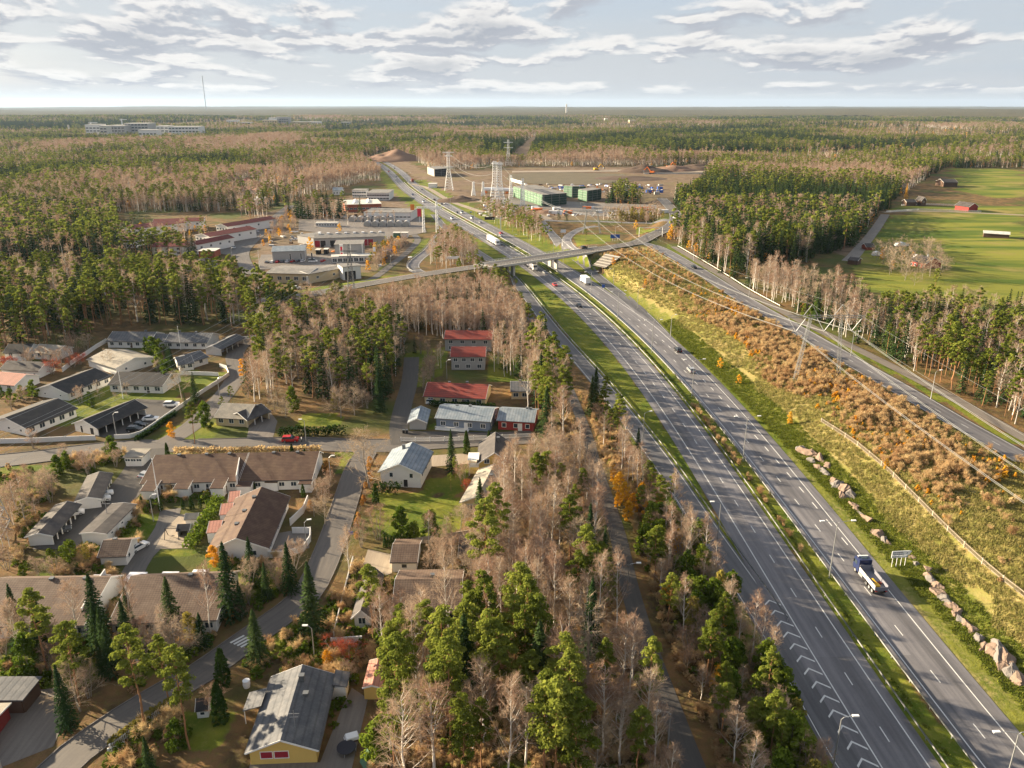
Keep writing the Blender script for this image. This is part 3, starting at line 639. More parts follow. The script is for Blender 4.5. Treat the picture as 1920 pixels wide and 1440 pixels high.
def leafy(seed, q, h=9.0, w=3.0, base=.15, dens=1.0, top=1.0, sz=.38):
    """broadleaf or shrub with leaves: uneven clumps round limbs"""
    rng = np.random.default_rng(seed); tp = trunk_path(rng, h * .8, .06); ncl = int((22, 13, 7)[q] * dens); nq = int((75, 26, 9)[q]); s_ = sz * (1, 1.8, 3.4)[q]; B = []; T = [tube_np(tp, np.linspace(.03 * h ** .7, .02, 7), (5, 4, 3)[q])]
    for i in range(ncl):
        s = (i + rng.random()) / ncl; z = h * (base + (1 - base) * s); R = w * .5 * math.sin(math.pi * min(.97, .22 + .74 * s ** top)) * (.45 + .65 * rng.random()); a = i * 2.4 + rng.random()
        c = np.array([math.cos(a) * R, math.sin(a) * R, z - .06 * h]); rad = np.array([.23, .23, .17]) * (w * .75 + h * .12) * (.7 + .6 * rng.random())
        d = rdir(rng, nq); p = c + d * rad * (rng.random(nq) ** .35)[:, None]; B.append(quads(p, d + rng.normal(size=d.shape) * .6 + [0, 0, .3], s_ * (.5 + .8 * rng.random(nq)), .8, rng))
        if q < 2 and i % 2 == 0: a0 = at_t(tp, min(.95, max(.1, s * .8))); T.append(tube_np([a0, c], [.04, .012], 3))
    return cat_m(T), cat_m(B)
def column(seed, q, h=4.0, w=1.0):
    rng = np.random.default_rng(seed); n = (520, 160, 50)[q]; z = rng.random(n) ** .85; a = rng.random(n) * 6.28; r = w * .5 * np.minimum(1, (1 - z) ** .55 * 1.15) * (.75 + .3 * rng.random(n))
    d = np.column_stack([np.cos(a), np.sin(a), np.full(n, .4)]); c = np.column_stack([np.cos(a) * r, np.sin(a) * r, .08 + z * h])
    return tube_np([[0, 0, 0], [0, 0, h * .6]], [.06, .02], 4), quads(c, d + rng.normal(size=d.shape) * .5, (.22, .4, .7)[q] * (.6 + .7 * rng.random(n)), 1.2, rng)
KINDS = {  # maker, reference height, trunk material, crown material, thing name, category
    'pine': (pine, 18., 'bark_pine', 'needles_pine', 'pine_tree'), 'spruce': (spruce, 18., 'bark_dark', 'needles_spruce', 'spruce_tree'),
    'birch': (lambda s, q: bare(s, q, 16., .30, .80, .28), 16., 'bark_birch', 'twigs', 'birch_tree'),
    'oak': (lambda s, q: bare(s, q, 13., .50, .42, .16, 1, .055), 13., 'bark_grey', 'twigs_grey', 'bare_tree'),
    'alder': (lambda s, q: bare(s, q, 9., .45, .75, .08, 4, .05), 9., 'bark_grey', 'twigs', 'bare_thicket'),
    'yellow': (lambda s, q: leafy(s, q, 9., 4.2), 9., 'bark_grey', 'leaves_yellow', 'yellow_tree'),
    'orange': (lambda s, q: leafy(s, q, 7., 4.0), 7., 'bark_grey', 'leaves_orange', 'orange_tree'),
    'olive': (lambda s, q: leafy(s, q, 10., 4.0, .12), 10., 'bark_grey', 'leaves_olive', 'olive_leaved_tree'),
    'green': (lambda s, q: leafy(s, q, 7., 3.6, .1, 1.1), 7., 'bark_grey', 'leaves_green', 'green_tree'),
    'shrub': (lambda s, q: leafy(s, q, 2.0, 2.4, .0, .8, 1, .24), 2., 'bark_grey', 'leaves_green', 'green_shrub'),
    'redbush': (lambda s, q: bare(s, q, 4., .5, .7, .05, 5, .04), 4., 'bark_grey', 'leaves_red', 'red_shrub'),
    'thuja': (lambda s, q: column(s, q, 4., 1.3), 4., 'bark_dark', 'leaves_hedge', 'columnar_conifer'),
    'larch': (lambda s, q: spruce(s, q), 18., 'bark_dark', 'leaves_yellow', 'larch_tree'),
}
NV = (5, 4, 3); PROTO = {}
def proto(kind, q, v):
    k = (kind, q, v)
    if k not in PROTO:
        mk, h0, bt, ct, nm = KINDS[kind]; (tv, tf), (cv, cf) = mk(hash_(kind) + v * 17 + q * 101, q)
        PROTO[k] = (np_mesh('trunk', tv, tf, MATS[bt], True), np_mesh('crown', cv, cf, MATS[ct]), (tv, tf, cv, cf))
    return PROTO[k]
def hash_(s): return sum(ord(c) * (i + 3) for i, c in enumerate(s))
def joined(kind, q, v):
    """trunk and crown in one mesh, for the far wood"""
    _, _, (tv, tf, cv, cf) = proto(kind, q, v); V, Fc = cat_m([(tv, tf), (cv, cf)])
    me = np_mesh('wood_' + kind, V, Fc); me.materials.append(MATS[KINDS[kind][2]]); me.materials.append(MATS[KINDS[kind][3]])
    mi = np.zeros(len(Fc), np.int32); mi[len(tf):] = 1; me.polygons.foreach_set('material_index', mi); return me
def scatter(name, pts, scale, rotz, idx, meshes, label, cat, wid=None):
    """one 'stuff' object: points carrying instances of the given meshes"""
    pts = np.asarray(pts, np.float32); me = bpy.data.meshes.new(name); me.vertices.add(len(pts)); me.vertices.foreach_set('co', pts.ravel())
    if wid is None: wid = scale
    for nm, arr, ty in (('s', scale, 'FLOAT'), ('w', wid, 'FLOAT'), ('r', rotz, 'FLOAT'), ('k', idx, 'INT')):
        a = me.attributes.new(nm, ty, 'POINT'); a.data.foreach_set('value', np.asarray(arr, np.float32 if ty == 'FLOAT' else np.int32))
    o = link(name, me); colp = bpy.data.collections.new('protos_' + name)
    for i, m in enumerate(meshes): colp.objects.link(bpy.data.objects.new('%s_%02d' % (name, i), m))
    g = bpy.data.node_groups.new('scatter_' + name, 'GeometryNodeTree'); g.interface.new_socket('Geometry', in_out='INPUT', socket_type='NodeSocketGeometry'); g.interface.new_socket('Geometry', in_out='OUTPUT', socket_type='NodeSocketGeometry')
    N = g.nodes; gi = N.new('NodeGroupInput'); go = N.new('NodeGroupOutput'); ci = N.new('GeometryNodeCollectionInfo'); ci.inputs[0].default_value = colp
    ci.inputs['Separate Children'].default_value = True; ci.inputs['Reset Children'].default_value = True
    ip = N.new('GeometryNodeInstanceOnPoints'); ip.inputs['Pick Instance'].default_value = True
    def attr(nm, ty): a = N.new('GeometryNodeInputNamedAttribute'); a.data_type = ty; a.inputs[0].default_value = nm; return a.outputs[0]
    cs = N.new('ShaderNodeCombineXYZ'); cr = N.new('ShaderNodeCombineXYZ'); er_ = N.new('FunctionNodeEulerToRotation'); Lk = g.links.new
    w_ = attr('w', 'FLOAT'); Lk(w_, cs.inputs[0]); Lk(w_, cs.inputs[1]); Lk(attr('s', 'FLOAT'), cs.inputs[2]); Lk(attr('r', 'FLOAT'), cr.inputs[2]); Lk(cr.outputs[0], er_.inputs[0])
    Lk(gi.outputs[0], ip.inputs['Points']); Lk(ci.outputs[0], ip.inputs['Instance']); Lk(attr('k', 'INT'), ip.inputs['Instance Index'])
    Lk(er_.outputs[0], ip.inputs['Rotation']); Lk(cs.outputs[0], ip.inputs['Scale']); Lk(ip.outputs[0], go.inputs[0])
    md = o.modifiers.new('scatter', 'NODES'); md.node_group = g
    return tag(o, label, cat, kind='stuff')
# ------------------------------------------------------------------ buildings
BLOCK = []; CLEAR = []
def free(x, y, rad=1.0):
    ok = np.ones(np.shape(x), bool)
    for path, hw in ROADS:
        p3 = np.column_stack([path[::2], np.zeros(len(path[::2]))]); lo = path.min(0) - hw - 4; hi = path.max(0) + hw + 4
        near = ok & (x > lo[0]) & (x < hi[0]) & (y > lo[1]) & (y < hi[1])
        if near.any(): d, _ = seg_dist(x[near], y[near], p3); ok[near] &= d > hw + rad + .6
    for pg in BLOCK + YARDS:
        c = pg.mean(0); g = c + (pg - c) * (1 + rad / max(2., np.abs(pg - c).max())); b = ok & (x > g[:, 0].min()) & (x < g[:, 0].max()) & (y > g[:, 1].min()) & (y < g[:, 1].max())
        if b.any(): ok[b] &= ~inside(x[b], y[b], g)
    return ok
def Py(u, v, y):
    """the point at depth y that the photograph shows at pixel (u, v)"""
    a = (u - 960) / FPX; b = (v - 720) / FPX; dy = CP - b * SP; dz = -SP - b * CP; t = y / dy
    return Vector((a * t, y, CAMH + dz * t))
def frame(a, b, ze, c=None, depth=None):
    """footprint from the two front eave corners (pixels at height ze above ground) and a third, rear one"""
    g = hz(*Pz((a[0] + b[0]) / 2, (a[1] + b[1]) / 2, ze)[:2]); A = Pz(*a, ze + g); B = Pz(*b, ze + g); d = (B - A); L = d.length; rz = math.atan2(d.y, d.x); bk = Vector((-math.sin(rz), math.cos(rz), 0))
    D = depth if depth else max(3.0, (Pz(*c, ze + g) - A).dot(bk)); ctr = (A + B) / 2 + bk * (D / 2); return Vector((ctr.x, ctr.y, g)), rz, L, D
def opening(par, face, x, z, w, h, L, D, kind='window', fm='trim_white', gm='glass'):
    """window or door: a frame set 3 cm proud of the wall and its pane or leaf as a sub-part; face f b l r"""
    def bx(m, x0, x1, z0, z1, o0, o1):
        if face == 'f': m.box(x0, x1, -D / 2 - o1, -D / 2 - o0, z0, z1)
        elif face == 'b': m.box(x0, x1, D / 2 + o0, D / 2 + o1, z0, z1)
        elif face == 'l': m.box(-L / 2 - o1, -L / 2 - o0, x0, x1, z0, z1)
        else: m.box(L / 2 + o0, L / 2 + o1, x0, x1, z0, z1)
    t = .10; m = MB(); bx(m, x - w / 2 - t, x + w / 2 + t, z + h, z + h + t, -.03, .05); bx(m, x - w / 2 - t, x + w / 2 + t, z - t, z, -.03, .08)
    bx(m, x - w / 2 - t, x - w / 2, z, z + h, -.03, .05); bx(m, x + w / 2, x + w / 2 + t, z, z + h, -.03, .05)
    if kind == 'window' and w > 1.1: bx(m, x - .04, x + .04, z, z + h, -.03, .045)
    o = m.build(kind, MATS[fm], par); m = MB(); bx(m, x - w / 2, x + w / 2, z, z + h, -.06, .02); m.build('pane' if kind == 'window' else 'leaf', MATS[gm], o); return o
def house(name, label, a, b, ze, zr, wall, roof, c=None, depth=None, ridge='x', win=(), doors=(), chim=(), oh=.5, cat='house', group=None, trim='trim_white', open_side=None, posts=0, off=0.0, skirt=True):
    """walls, pitched roof slabs, fascia boards, windows, doors, chimneys; open_side makes a carport with posts"""
    ctr, rz, L, D = frame(a, b, ze, c, depth); e = empty(name, ctr, rz, label, cat, group); cs, sn = math.cos(rz), math.sin(rz)
    BLOCK.append(np.array([(ctr.x + x * cs - y * sn, ctr.y + x * sn + y * cs) for x, y in ((-L / 2, -D / 2), (L / 2, -D / 2), (L / 2, D / 2), (-L / 2, D / 2))]))
    hw, hd = L / 2, D / 2; m = MB(); rise = zr - ze; zb = -.6
    def pent(ax):   # gable walls
        if ax == 'x':
            rp = off * hd
            for x0, x1 in ((-hw, -hw + .2), (hw - .2, hw)):
                if open_side and (open_side == 'r') == (x0 > 0) and posts < 0: continue
                pts = [(-hd, zb), (hd, zb), (hd, ze), (rp, zr - .05), (-hd, ze)]; n = len(pts)
                m.add([(x0, y, z) for y, z in pts] + [(x1, y, z) for y, z in pts], [tuple(range(n)), tuple(range(2 * n - 1, n - 1, -1))] + [(i, i + n, (i + 1) % n + n, (i + 1) % n) for i in range(n)])
        else:
            for y0, y1 in ((-hd, -hd + .2), (hd - .2, hd)): m.side([(-hw, zb), (hw, zb), (hw, ze), (off * hw, zr - .05), (-hw, ze)], y0, y1)
    if rise > .05: pent(ridge)
    g = .201
    for s, x0, x1, y0, y1 in (('f', -hw + g, hw - g, -hd, -hd + .2), ('b', -hw + g, hw - g, hd - .2, hd), ('l', -hw, -hw + .2, -hd + g, hd - g), ('r', hw - .2, hw, -hd + g, hd - g)):
        if open_side and s in open_side: continue
        if rise > .05 and ((ridge == 'x' and s in 'lr') or (ridge == 'y' and s in 'fb')): continue
        m.box(x0, x1, y0, y1, zb, ze)
    if rise <= .05 or open_side: m.box(-hw + g, hw - g, -hd + g, hd - g, ze - .15, ze - .02)
    m.build('wall', MATS[wall], e)
    r = MB(); tk = .16; X = hw + oh * .7; Y = hd + oh
    if rise <= .05: r.box(-X, X, -Y + oh * .3, Y - oh * .3, ze + .002, ze + .22)
    else:
        def slab(p, q, u0, u1, ax):
            (p1, z1), (p2, z2) = p, q; vs = []
            for u in (u0, u1):
                for pp, zz in ((p1, z1), (p2, z2), (p2, z2 + tk), (p1, z1 + tk)): vs.append((u, pp, zz) if ax == 'x' else (pp, u, zz))
            r.add(vs, [(0, 1, 2, 3), (7, 6, 5, 4), (0, 4, 5, 1), (1, 5, 6, 2), (2, 6, 7, 3), (3, 7, 4, 0)])
        W2 = hd if ridge == 'x' else hw; rp = off * W2; U = X if ridge == 'x' else Y
        for s in (-1, 1):
            k = rise / abs(s * W2 - rp); o_ = oh; slab((s * (W2 + o_), ze - k * o_ + .02), (rp, zr + .02), -U, U, ridge)
        for u in (-U - .03, U + .03):
            f = MB()
            for s in (-1, 1):
                k = rise / abs(s * W2 - rp); p1 = (s * (W2 + oh), ze - k * oh + .06); p2 = (rp - s * .05, zr + .08); q = [(u, p1[0], p1[1]), (u, p2[0], p2[1])] if ridge == 'x' else [(p1[0], u, p1[1]), (p2[0], u, p2[1])]
                f.bar(q[0], q[1], .05, .26)
            f.build('fascia', MATS[trim], e)
    ro = r.build('roof', MATS[roof], e)
    if rise > .05 and oh >= .3 and ctr.y < 420:
        for s in (-1, 1):
            k = rise / abs(s * W2 - rp); g0 = (s * (W2 + oh + .05), ze - k * oh + .05); MB().bar((-U, g0[0], g0[1]) if ridge == 'x' else (g0[0], -U, g0[1]), (U, g0[0], g0[1]) if ridge == 'x' else (g0[0], U, g0[1]), .14, .12).build('gutter', MATS['gutter'], e)
    if ridge == 'y' and rise > .05: pass
    for (cx, cy, ch) in chim:
        zc = ze if rise <= .05 else zr - rise * abs((cy if ridge == 'x' else cx) - off) / 1 ; cx_, cy_ = cx * hw, cy * hd
        mm_ = MB().box(cx_ - .35, cx_ + .35, cy_ - .35, cy_ + .35, zc - .5, zc + ch); mm_.box(cx_ - .42, cx_ + .42, cy_ - .42, cy_ + .42, zc + ch, zc + ch + .12); mm_.build('chimney', MATS['steel_dark'], ro)
    for w in win:
        face, n, z, ww, hh = w[:5]; S = L if face in 'fb' else D
        for i in range(n): opening(e, face, -S / 2 + S * (i + .5) / n + (w[5] if len(w) > 5 else 0), z, ww, hh, L, D)
    for d in doors: opening(e, d[0], d[1] * (L if d[0] in 'fb' else D) / 2, d[5] if len(d) > 5 else 0.05, d[2], d[3], L, D, 'door', 'trim_white', d[4])
    if open_side and posts:
        for s in open_side:
            S = L if s in 'fb' else D; n = abs(posts)
            for i in range(n):
                q = -S / 2 + .15 + (S - .3) * i / max(1, n - 1); x, y = {'f': (q, -hd + .12), 'b': (q, hd - .12), 'l': (-hw + .12, q), 'r': (hw - .12, q)}[s]
                MB().box(x - .1, x + .1, y - .1, y + .1, zb, ze - .16).build('post', MATS['trim_white'], e)
    e['L'] = L; e['D'] = D; return e
WN = 1.3, 1.1
def stdwin(n, z=1.0): return ('f', n, z, 1.3, 1.2)
# --- left estate: white row houses
house('row_house', 'white row house with slate grey roof, left block of the rear terrace', (201, 639), (281, 640), 2.7, 4.8, 'wall_white', 'roof_grey', depth=11, win=[stdwin(5)], doors=[('f', .1, .9, 2, 'wood_brown')], chim=[(.5, .1, .7)])
house('row_house', 'white row house with slate grey roof, right block of the rear terrace beside the carport', (310, 641), (388, 642), 2.7, 4.8, 'wall_white', 'roof_grey', depth=11, win=[stdwin(5)], chim=[(-.6, .1, .7), (.2, .1, .6)])
house('link_building', 'narrow white link building between the two rear grey roofed blocks', (284, 638), (307, 639), 2.6, 4.2, 'wall_white', 'roof_grey', depth=7, win=[stdwin(1)], cat='building')
house('carport', 'long grey roofed carport with open right side beyond the rear terrace', (385, 653), (414, 655), 2.5, 3.6, 'wall_white', 'roof_grey', c=(451, 633), ridge='y', open_side='r', posts=5, cat='carport')
house('hall', 'large low white hall with pale lichened roof and broad gable wall', (165, 674), (217, 690), 2.6, 4.4, 'wall_white', 'roof_lichen', c=(277, 667), win=[('r', 2, 1.0, .8, .8)], cat='building')
house('small_house', 'small white house with grey roof, left one of the joined pair', (336, 684), (362, 680), 2.5, 4.0, 'wall_white', 'roof_grey', depth=9, win=[stdwin(2)])
house('small_house', 'small white house with grey roof, right one of the joined pair', (363, 677), (389, 669), 2.5, 4.0, 'wall_white', 'roof_grey', depth=9, win=[stdwin(1)])
house('row_house', 'white gabled row house with black roof, uppermost of the left ones', (69, 729), (127, 737), 2.6, 4.6, 'wall_white', 'roof_black', c=(194, 704), ridge='y', win=[('f', 2, 1.2, .6, .4), ('r', 5, .9, 1.6, 1.3)])
house('row_house', 'white row house with black roof facing the camera in front of the hall', (205, 720), (304, 723), 2.7, 4.8, 'wall_white', 'roof_black', depth=12, win=[('f', 5, .9, 1.7, 1.3)], doors=[('f', .45, 1, 2.1, 'dark')])
house('row_house', 'white gabled row house with black roof at the left edge by the street', (-18, 788), (49, 802), 2.6, 4.6, 'wall_white', 'roof_black', c=(125, 763), ridge='y', win=[('f', 3, 1.1, .8, .6), ('r', 5, .9, 1.6, 1.3)])
house('garage_row', 'black roofed garage row with open bays facing the parking lot', (139, 793), (182, 802), 2.5, 4.2, 'wall_white', 'roof_black', c=(250, 760), ridge='y', open_side='r', posts=7, doors=[('f', .5, 1.3, 2, 'dark'), ('f', -.4, .8, 2, 'dark')], cat='garage')
house('shed', 'small white shed with mossy flat roof and a band of high windows', (233, 858), (265, 858), 2.5, 2.5, 'wall_white', 'roof_lichen', depth=5, win=[('f', 3, 1.5, 1.2, .6)], cat='shed')
house('row_house', 'rusty brown roofed house cut by the left edge of the picture', (-40, 716), (27, 722), 2.7, 4.6, 'wall_white', 'roof_pink', depth=10, win=[stdwin(3)])
house('row_house', 'white house with dark roof behind the rusty red shrub', (2, 692), (72, 695), 2.7, 4.4, 'wall_white', 'roof_dark', depth=8, win=[('f', 4, 1.2, .7, .4)])
house('row_house', 'white house with black hipped roof among pines at the left edge', (8, 661), (52, 661), 2.6, 4.6, 'wall_white', 'roof_black', depth=8, win=[stdwin(2)])
house('row_house', 'pale house with lichened roof among the left pines', (62, 660), (106, 663), 2.6, 4.4, 'wall_white', 'roof_lichen', depth=8, win=[stdwin(2)])
house('cream_house', 'cream house with brownish roof behind the dark spruces', (404, 782), (462, 785), 2.6, 4.8, 'wall_cream', 'roof_lichen', depth=11, win=[stdwin(3)])
house('garage', 'cream garage wing with dark roof and white posts by the driveway', (463, 787), (504, 771), 2.5, 4.0, 'wall_cream', 'roof_dark', depth=7, open_side='f', posts=4, cat='garage')
# --- red roofs
house('apartment_house', 'pale two-storey house with bright red roof, rearmost of the red roofs', (834, 635), (921, 636), 4.8, 6.6, 'wall_grey', 'roof_red', depth=10, win=[('f', 4, 3.0, 1.4, 1.2), ('f', 4, .7, 1.4, 1.2)], chim=[(0, .05, .7)])
house('apartment_house', 'pale two-storey house with bright red roof, middle of the red roofs', (846, 668), (909, 668), 5.0, 6.9, 'wall_grey', 'roof_red', depth=10, win=[('f', 4, 3.1, 1.3, 1.2), ('f', 3, .7, 1.4, 1.3)])
house('cream_house', 'single-storey cream house with broad red roof and white windows', (796, 742), (909, 747), 2.7, 5.0, 'wall_cream', 'roof_red', depth=12, win=[('f', 5, .8, 1.5, 1.3)], doors=[('f', .3, 1, 2, 'wood_brown')], chim=[(.3, .1, .8), (-.3, .1, .5)])
house('cream_house', 'small cream house with grey roof beside the tall spruce', (959, 733), (992, 733), 2.8, 4.2, 'wall_cream', 'roof_grey', depth=9, win=[('f', 2, .9, 1.5, 1.2)], chim=[(0, 0, .7)])
house('carport', 'small gabled carport with grey ribbed roof left of the slate-blue house', (767, 791), (798, 791), 2.4, 3.5, 'wall_grey', 'roof_blue', c=(806, 769), ridge='y', open_side='f', posts=2, cat='carport')
hb = house('wooden_house', 'slate-blue wooden house with grey sheet roof and white porch', (818, 783), (918, 790), 3.2, 4.9, 'wall_blue', 'roof_blue', depth=11, win=[('f', 4, 1.0, 1.3, 1.2), ('r', 2, 1, 1, 1.1)], doors=[('f', .12, 1, 2.1, 'wall_white')], chim=[(.1, .1, .6), (-.4, .1, .4)])
m = MB(); [m.box(-hb['L'] / 2 + i * .35, -hb['L'] / 2 + .1 + i * .35, -hb['D'] / 2 - 1.6, -hb['D'] / 2 - 1.52, .3, 1.1) for i in range(int(hb['L'] * .62 / .35))]; m.box(-hb['L'] / 2, hb['L'] * .12, -hb['D'] / 2 - 1.65, -hb['D'] / 2 - 1.5, 1.1, 1.2); m.box(-hb['L'] / 2, hb['L'] * .12, -hb['D'] / 2 - 1.66, -hb['D'] / 2 - .02, .1, .3); m.build('porch', MATS['trim_white'], hb)
house('wooden_house', 'dark red wooden house with grey sheet roof beside the tall pines', (934, 787), (1000, 791), 3.0, 4.7, 'wall_red', 'roof_blue', depth=10, win=[('f', 3, .9, 1.1, 1.2)], doors=[('f', .25, 1, 2.1, 'wall_white')], chim=[(.5, .1, .6), (.7, .1, .5)])
# --- middle
house('gabled_house', 'tall white gabled house with grey roof at the street junction', (713, 883), (788, 887), 4.0, 6.2, 'wall_white', 'roof_blue', c=(795, 847), ridge='y', win=[('f', 2, 2.6, .8, 1.1, .2), ('r', 3, 2.2, 1, 1.1)], doors=[('f', .25, 1.0, 2.0, 'dark')], chim=[(-.3, .6, 1.2)])
yh = house('gabled_house', 'yellow gabled house with dark roof and white balcony behind the lawn', (898, 867), (957, 867), 3.8, 6.6, 'wall_yellow', 'roof_dark', depth=12, ridge='y', win=[('f', 2, 3.6, 1.2, 1.1), ('f', 2, .9, 1.3, 1.3)], chim=[(.2, .3, 1.2)])
m = MB().box(-yh['L'] / 2 - 2.6, -yh['L'] / 2 - .02, -yh['D'] / 2 + .3, -yh['D'] / 2 + 4, 2.3, 2.5); m.box(-yh['L'] / 2 - 2.6, -yh['L'] / 2 - 2.5, -yh['D'] / 2 + .3, -yh['D'] / 2 + 4, 2.5, 3.4); m.box(-yh['L'] / 2 - 2.499, -yh['L'] / 2 - .02, -yh['D'] / 2 + .3, -yh['D'] / 2 + .4, 2.5, 3.4)
for x, y in ((-2.5, .4), (-2.5, 3.9)): m.bar((-yh['L'] / 2 + x, -yh['D'] / 2 + y, 0), (-yh['L'] / 2 + x, -yh['D'] / 2 + y, 4.4), .12)
m.box(-yh['L'] / 2 - 2.8, -yh['L'] / 2 - .03, -yh['D'] / 2, -yh['D'] / 2 + 4.3, 4.4, 4.55); m.build('balcony', MATS['trim_white'], yh)
house('bungalow', 'brown bungalow with weathered grey roof below the yellow house', (866, 940), (926, 946), 2.6, 4.4, 'wall_beige', 'roof_lichen', c=(957, 887), ridge='y', win=[('f', 2, .9, 1.2, 1.1)], chim=[(.2, .2, 1.0)])
house('row_house', 'long white row house with brown tiled roof, left half', (266, 906), (446, 901), 2.7, 5.0, 'wall_white', 'roof_brown', depth=15, off=.45, win=[('f', 8, 1.0, 1.2, 1.0)], doors=[('f', -.62, .9, 2, 'wood_brown'), ('f', .35, .9, 2, 'wood_brown')], chim=[(-.5, .4, .4), (.1, .4, .4), (.6, .4, .4)])
house('row_house', 'long white row house with brown tiled roof, right half by the street', (449, 901), (583, 898), 2.7, 5.0, 'wall_white', 'roof_brown', depth=15, off=.45, win=[('f', 6, 1.0, 1.2, 1.0)], chim=[(-.3, .4, .4), (.4, .4, .4)])
SH = 'first second third fourth fifth sixth'.split()
for i, (u0, u1, v) in enumerate(((264, 289, 921), (326, 352, 917), (394, 418, 916), (443, 470, 912), (497, 520, 905), (560, 583, 908))):
    house('shed', 'white shed with sloping brown roof, %s from the left before the long row house' % SH[i], (u0, v), (u1, v), 2.2, 2.9, 'wall_white', 'roof_brown', depth=4.2, off=.9, doors=[('r', 0, .8, 1.9, 'wood_brown')], oh=.15, cat='shed', group='sheds before the long row house')
bh = house('gabled_house', 'white gabled house with mossy brown roof and walled terrace', (393, 1030), (500, 1026), 2.7, 5.2, 'wall_white', 'roof_brown', c=(552, 932), ridge='y', win=[('f', 2, 1.0, 1.3, 1.0), ('r', 3, .8, 1.4, 1.4)], chim=[(-.1, .6, .5), (-.25, .1, .4), (-.3, -.4, .4)])
for i, (u0, u1, v) in enumerate(((388, 412, 998), (412, 434, 964), (428, 448, 940))):
    house('shed', 'white lean-to shed with brown roof on the left side of the gabled house, %s one' % ('front', 'middle', 'rear')[i], (u0, v + 2), (u1, v), 2.3, 3.0, 'wall_white', 'roof_pink', depth=4, off=.9, oh=.1, cat='shed', group='sheds along the gabled house')
house('carport', 'long brown roofed carport with white end wall, right one by the lane', (144, 939), (187, 934), 2.4, 3.1, 'wall_white', 'roof_dark', c=(229, 887), ridge='y', open_side='r', posts=7, cat='carport')
house('carport', 'long brown roofed carport with white end wall, left one', (52, 1005), (97, 1003), 2.4, 3.1, 'wall_white', 'roof_dark', c=(148, 947), ridge='y', open_side='r', posts=7, cat='carport')
house('service_building', 'white flat-roofed building with dark brown roof beside the lawn', (152, 1000), (199, 1001), 2.7, 3.0, 'wall_white', 'roof_dark', c=(246, 947), ridge='y', win=[('r', 3, 1.6, .7, .4)], oh=.25, cat='building')
house('small_house', 'small white house with striped tile roof below the flat building', (187, 1042), (235, 1040), 2.4, 3.9, 'wall_white', 'roof_tile', c=(262, 1009), win=[('r', 2, 1.0, .9, .8)], chim=[(-.3, .2, .4)])
house('row_house', 'brown tiled row house at the left edge before the gardens', (-70, 1174), (156, 1170), 2.7, 5.0, 'wall_white', 'roof_tile', depth=15, off=.45, win=[('f', 9, .9, 1.3, 1.1)], chim=[(0, .4, .4), (.6, .4, .4)])
house('row_house', 'brown tiled row house right of the sloping white end wall', (208, 1168), (404, 1160), 2.7, 5.0, 'wall_white', 'roof_tile', depth=15, off=.45, win=[('f', 7, .9, 1.3, 1.1)], chim=[(.2, .4, .4), (.5, .4, .4)])
for i, (u, v, w) in enumerate(((41, 1098, 32), (122, 1090, 46), (185, 1086, 32), (254, 1081, 34), (315, 1080, 32), (372, 1076, 30))):
    p = Pz(u, v, 2.6); k = w / FPX * p.length; e = empty('patio_awning', (p.x, p.y, 0), 0, 'white patio roof behind the brown tiled row houses, %s from the left' % SH[i], 'awning', 'white patio roofs')
    r = MB().box(-k / 2, k / 2, -1.5, 1.5, 2.55, 2.65).build('canopy', MATS['awning'], e)
    for x in (-k / 2 + .1, k / 2 - .1):
        for y in (-1.4, 1.4): MB().bar((x, y, 0), (x, y, 2.549), .1).build('post', MATS['trim_white'], e)
# --- lower middle
house('tiled_house', 'small white outbuilding with brown tiled roof above the large tiled house', (735, 1052), (780, 1052), 2.5, 3.8, 'wall_white', 'roof_tile', depth=8, win=[('f', 1, 1, 1, .8)])
house('tiled_house', 'large brown tiled house half hidden by bare birches', (738, 1147), (862, 1145), 2.7, 5.0, 'wall_beige', 'roof_tile', depth=13, win=[('f', 5, .7, 1.7, 1.5)], chim=[(.1, .2, .7)])
house('tiled_house', 'dark tiled wing with gable to the camera beside the green lawn strip', (664, 1154), (692, 1154), 2.6, 3.9, 'wall_white', 'roof_dark', depth=13, ridge='y', win=[('f', 1, .9, 1.2, 1.2)])
house('tiled_house', 'white outbuilding with dark roof under the tall pines', (862, 1044), (888, 1044), 2.5, 3.6, 'wall_white', 'roof_dark', depth=8)
house('shed', 'pale yellow shed with pinkish ribbed roof beside the pines', (682, 1289), (714, 1289), 2.3, 2.7, 'wall_yellow', 'roof_pink', c=(716, 1241), ridge='y', oh=.2, cat='shed')
yb = house('gabled_house', 'yellow house with dark grey ribbed roof and red windows at the bottom', (467, 1407), (592, 1402), 2.6, 4.5, 'wall_yellow', 'roof_grey', c=(635, 1268), ridge='y', win=[('r', 3, .9, 1.2, 1.1)], doors=[('f', -.05, 1.9, 1.1, 'door_red', 1.1), ('f', -.5, 1.6, 1.1, 'door_red', 1.1)], chim=[(.12, .62, 1.1), (.35, .25, .5)])
m = MB(); m.bar((1.4, -5, 3.6), (1.4, -5, 7.2), .06); m.bar((.6, -5, 6.6), (2.2, -5, 6.6), .04); m.bar((.8, -5, 6.0), (2.0, -5, 6.0), .04); m.build('aerial', MATS['steel'], yb)
Lb, Db = yb['L'], yb['D']; m = MB().side([(-Lb / 2 - 3, 2.4), (-Lb / 2 - .2, 3.2), (-Lb / 2 - .2, 3.35), (-Lb / 2 - 3, 2.55)], .5, 4.5); m.build('porch_roof', MATS['roof_grey'], yb); m = MB()
for y in (.7, 4.3): m.bar((-Lb / 2 - 2.8, y, 0), (-Lb / 2 - 2.8, y, 2.4), .12)
m.build('porch_post', MATS['trim_white'], yb)
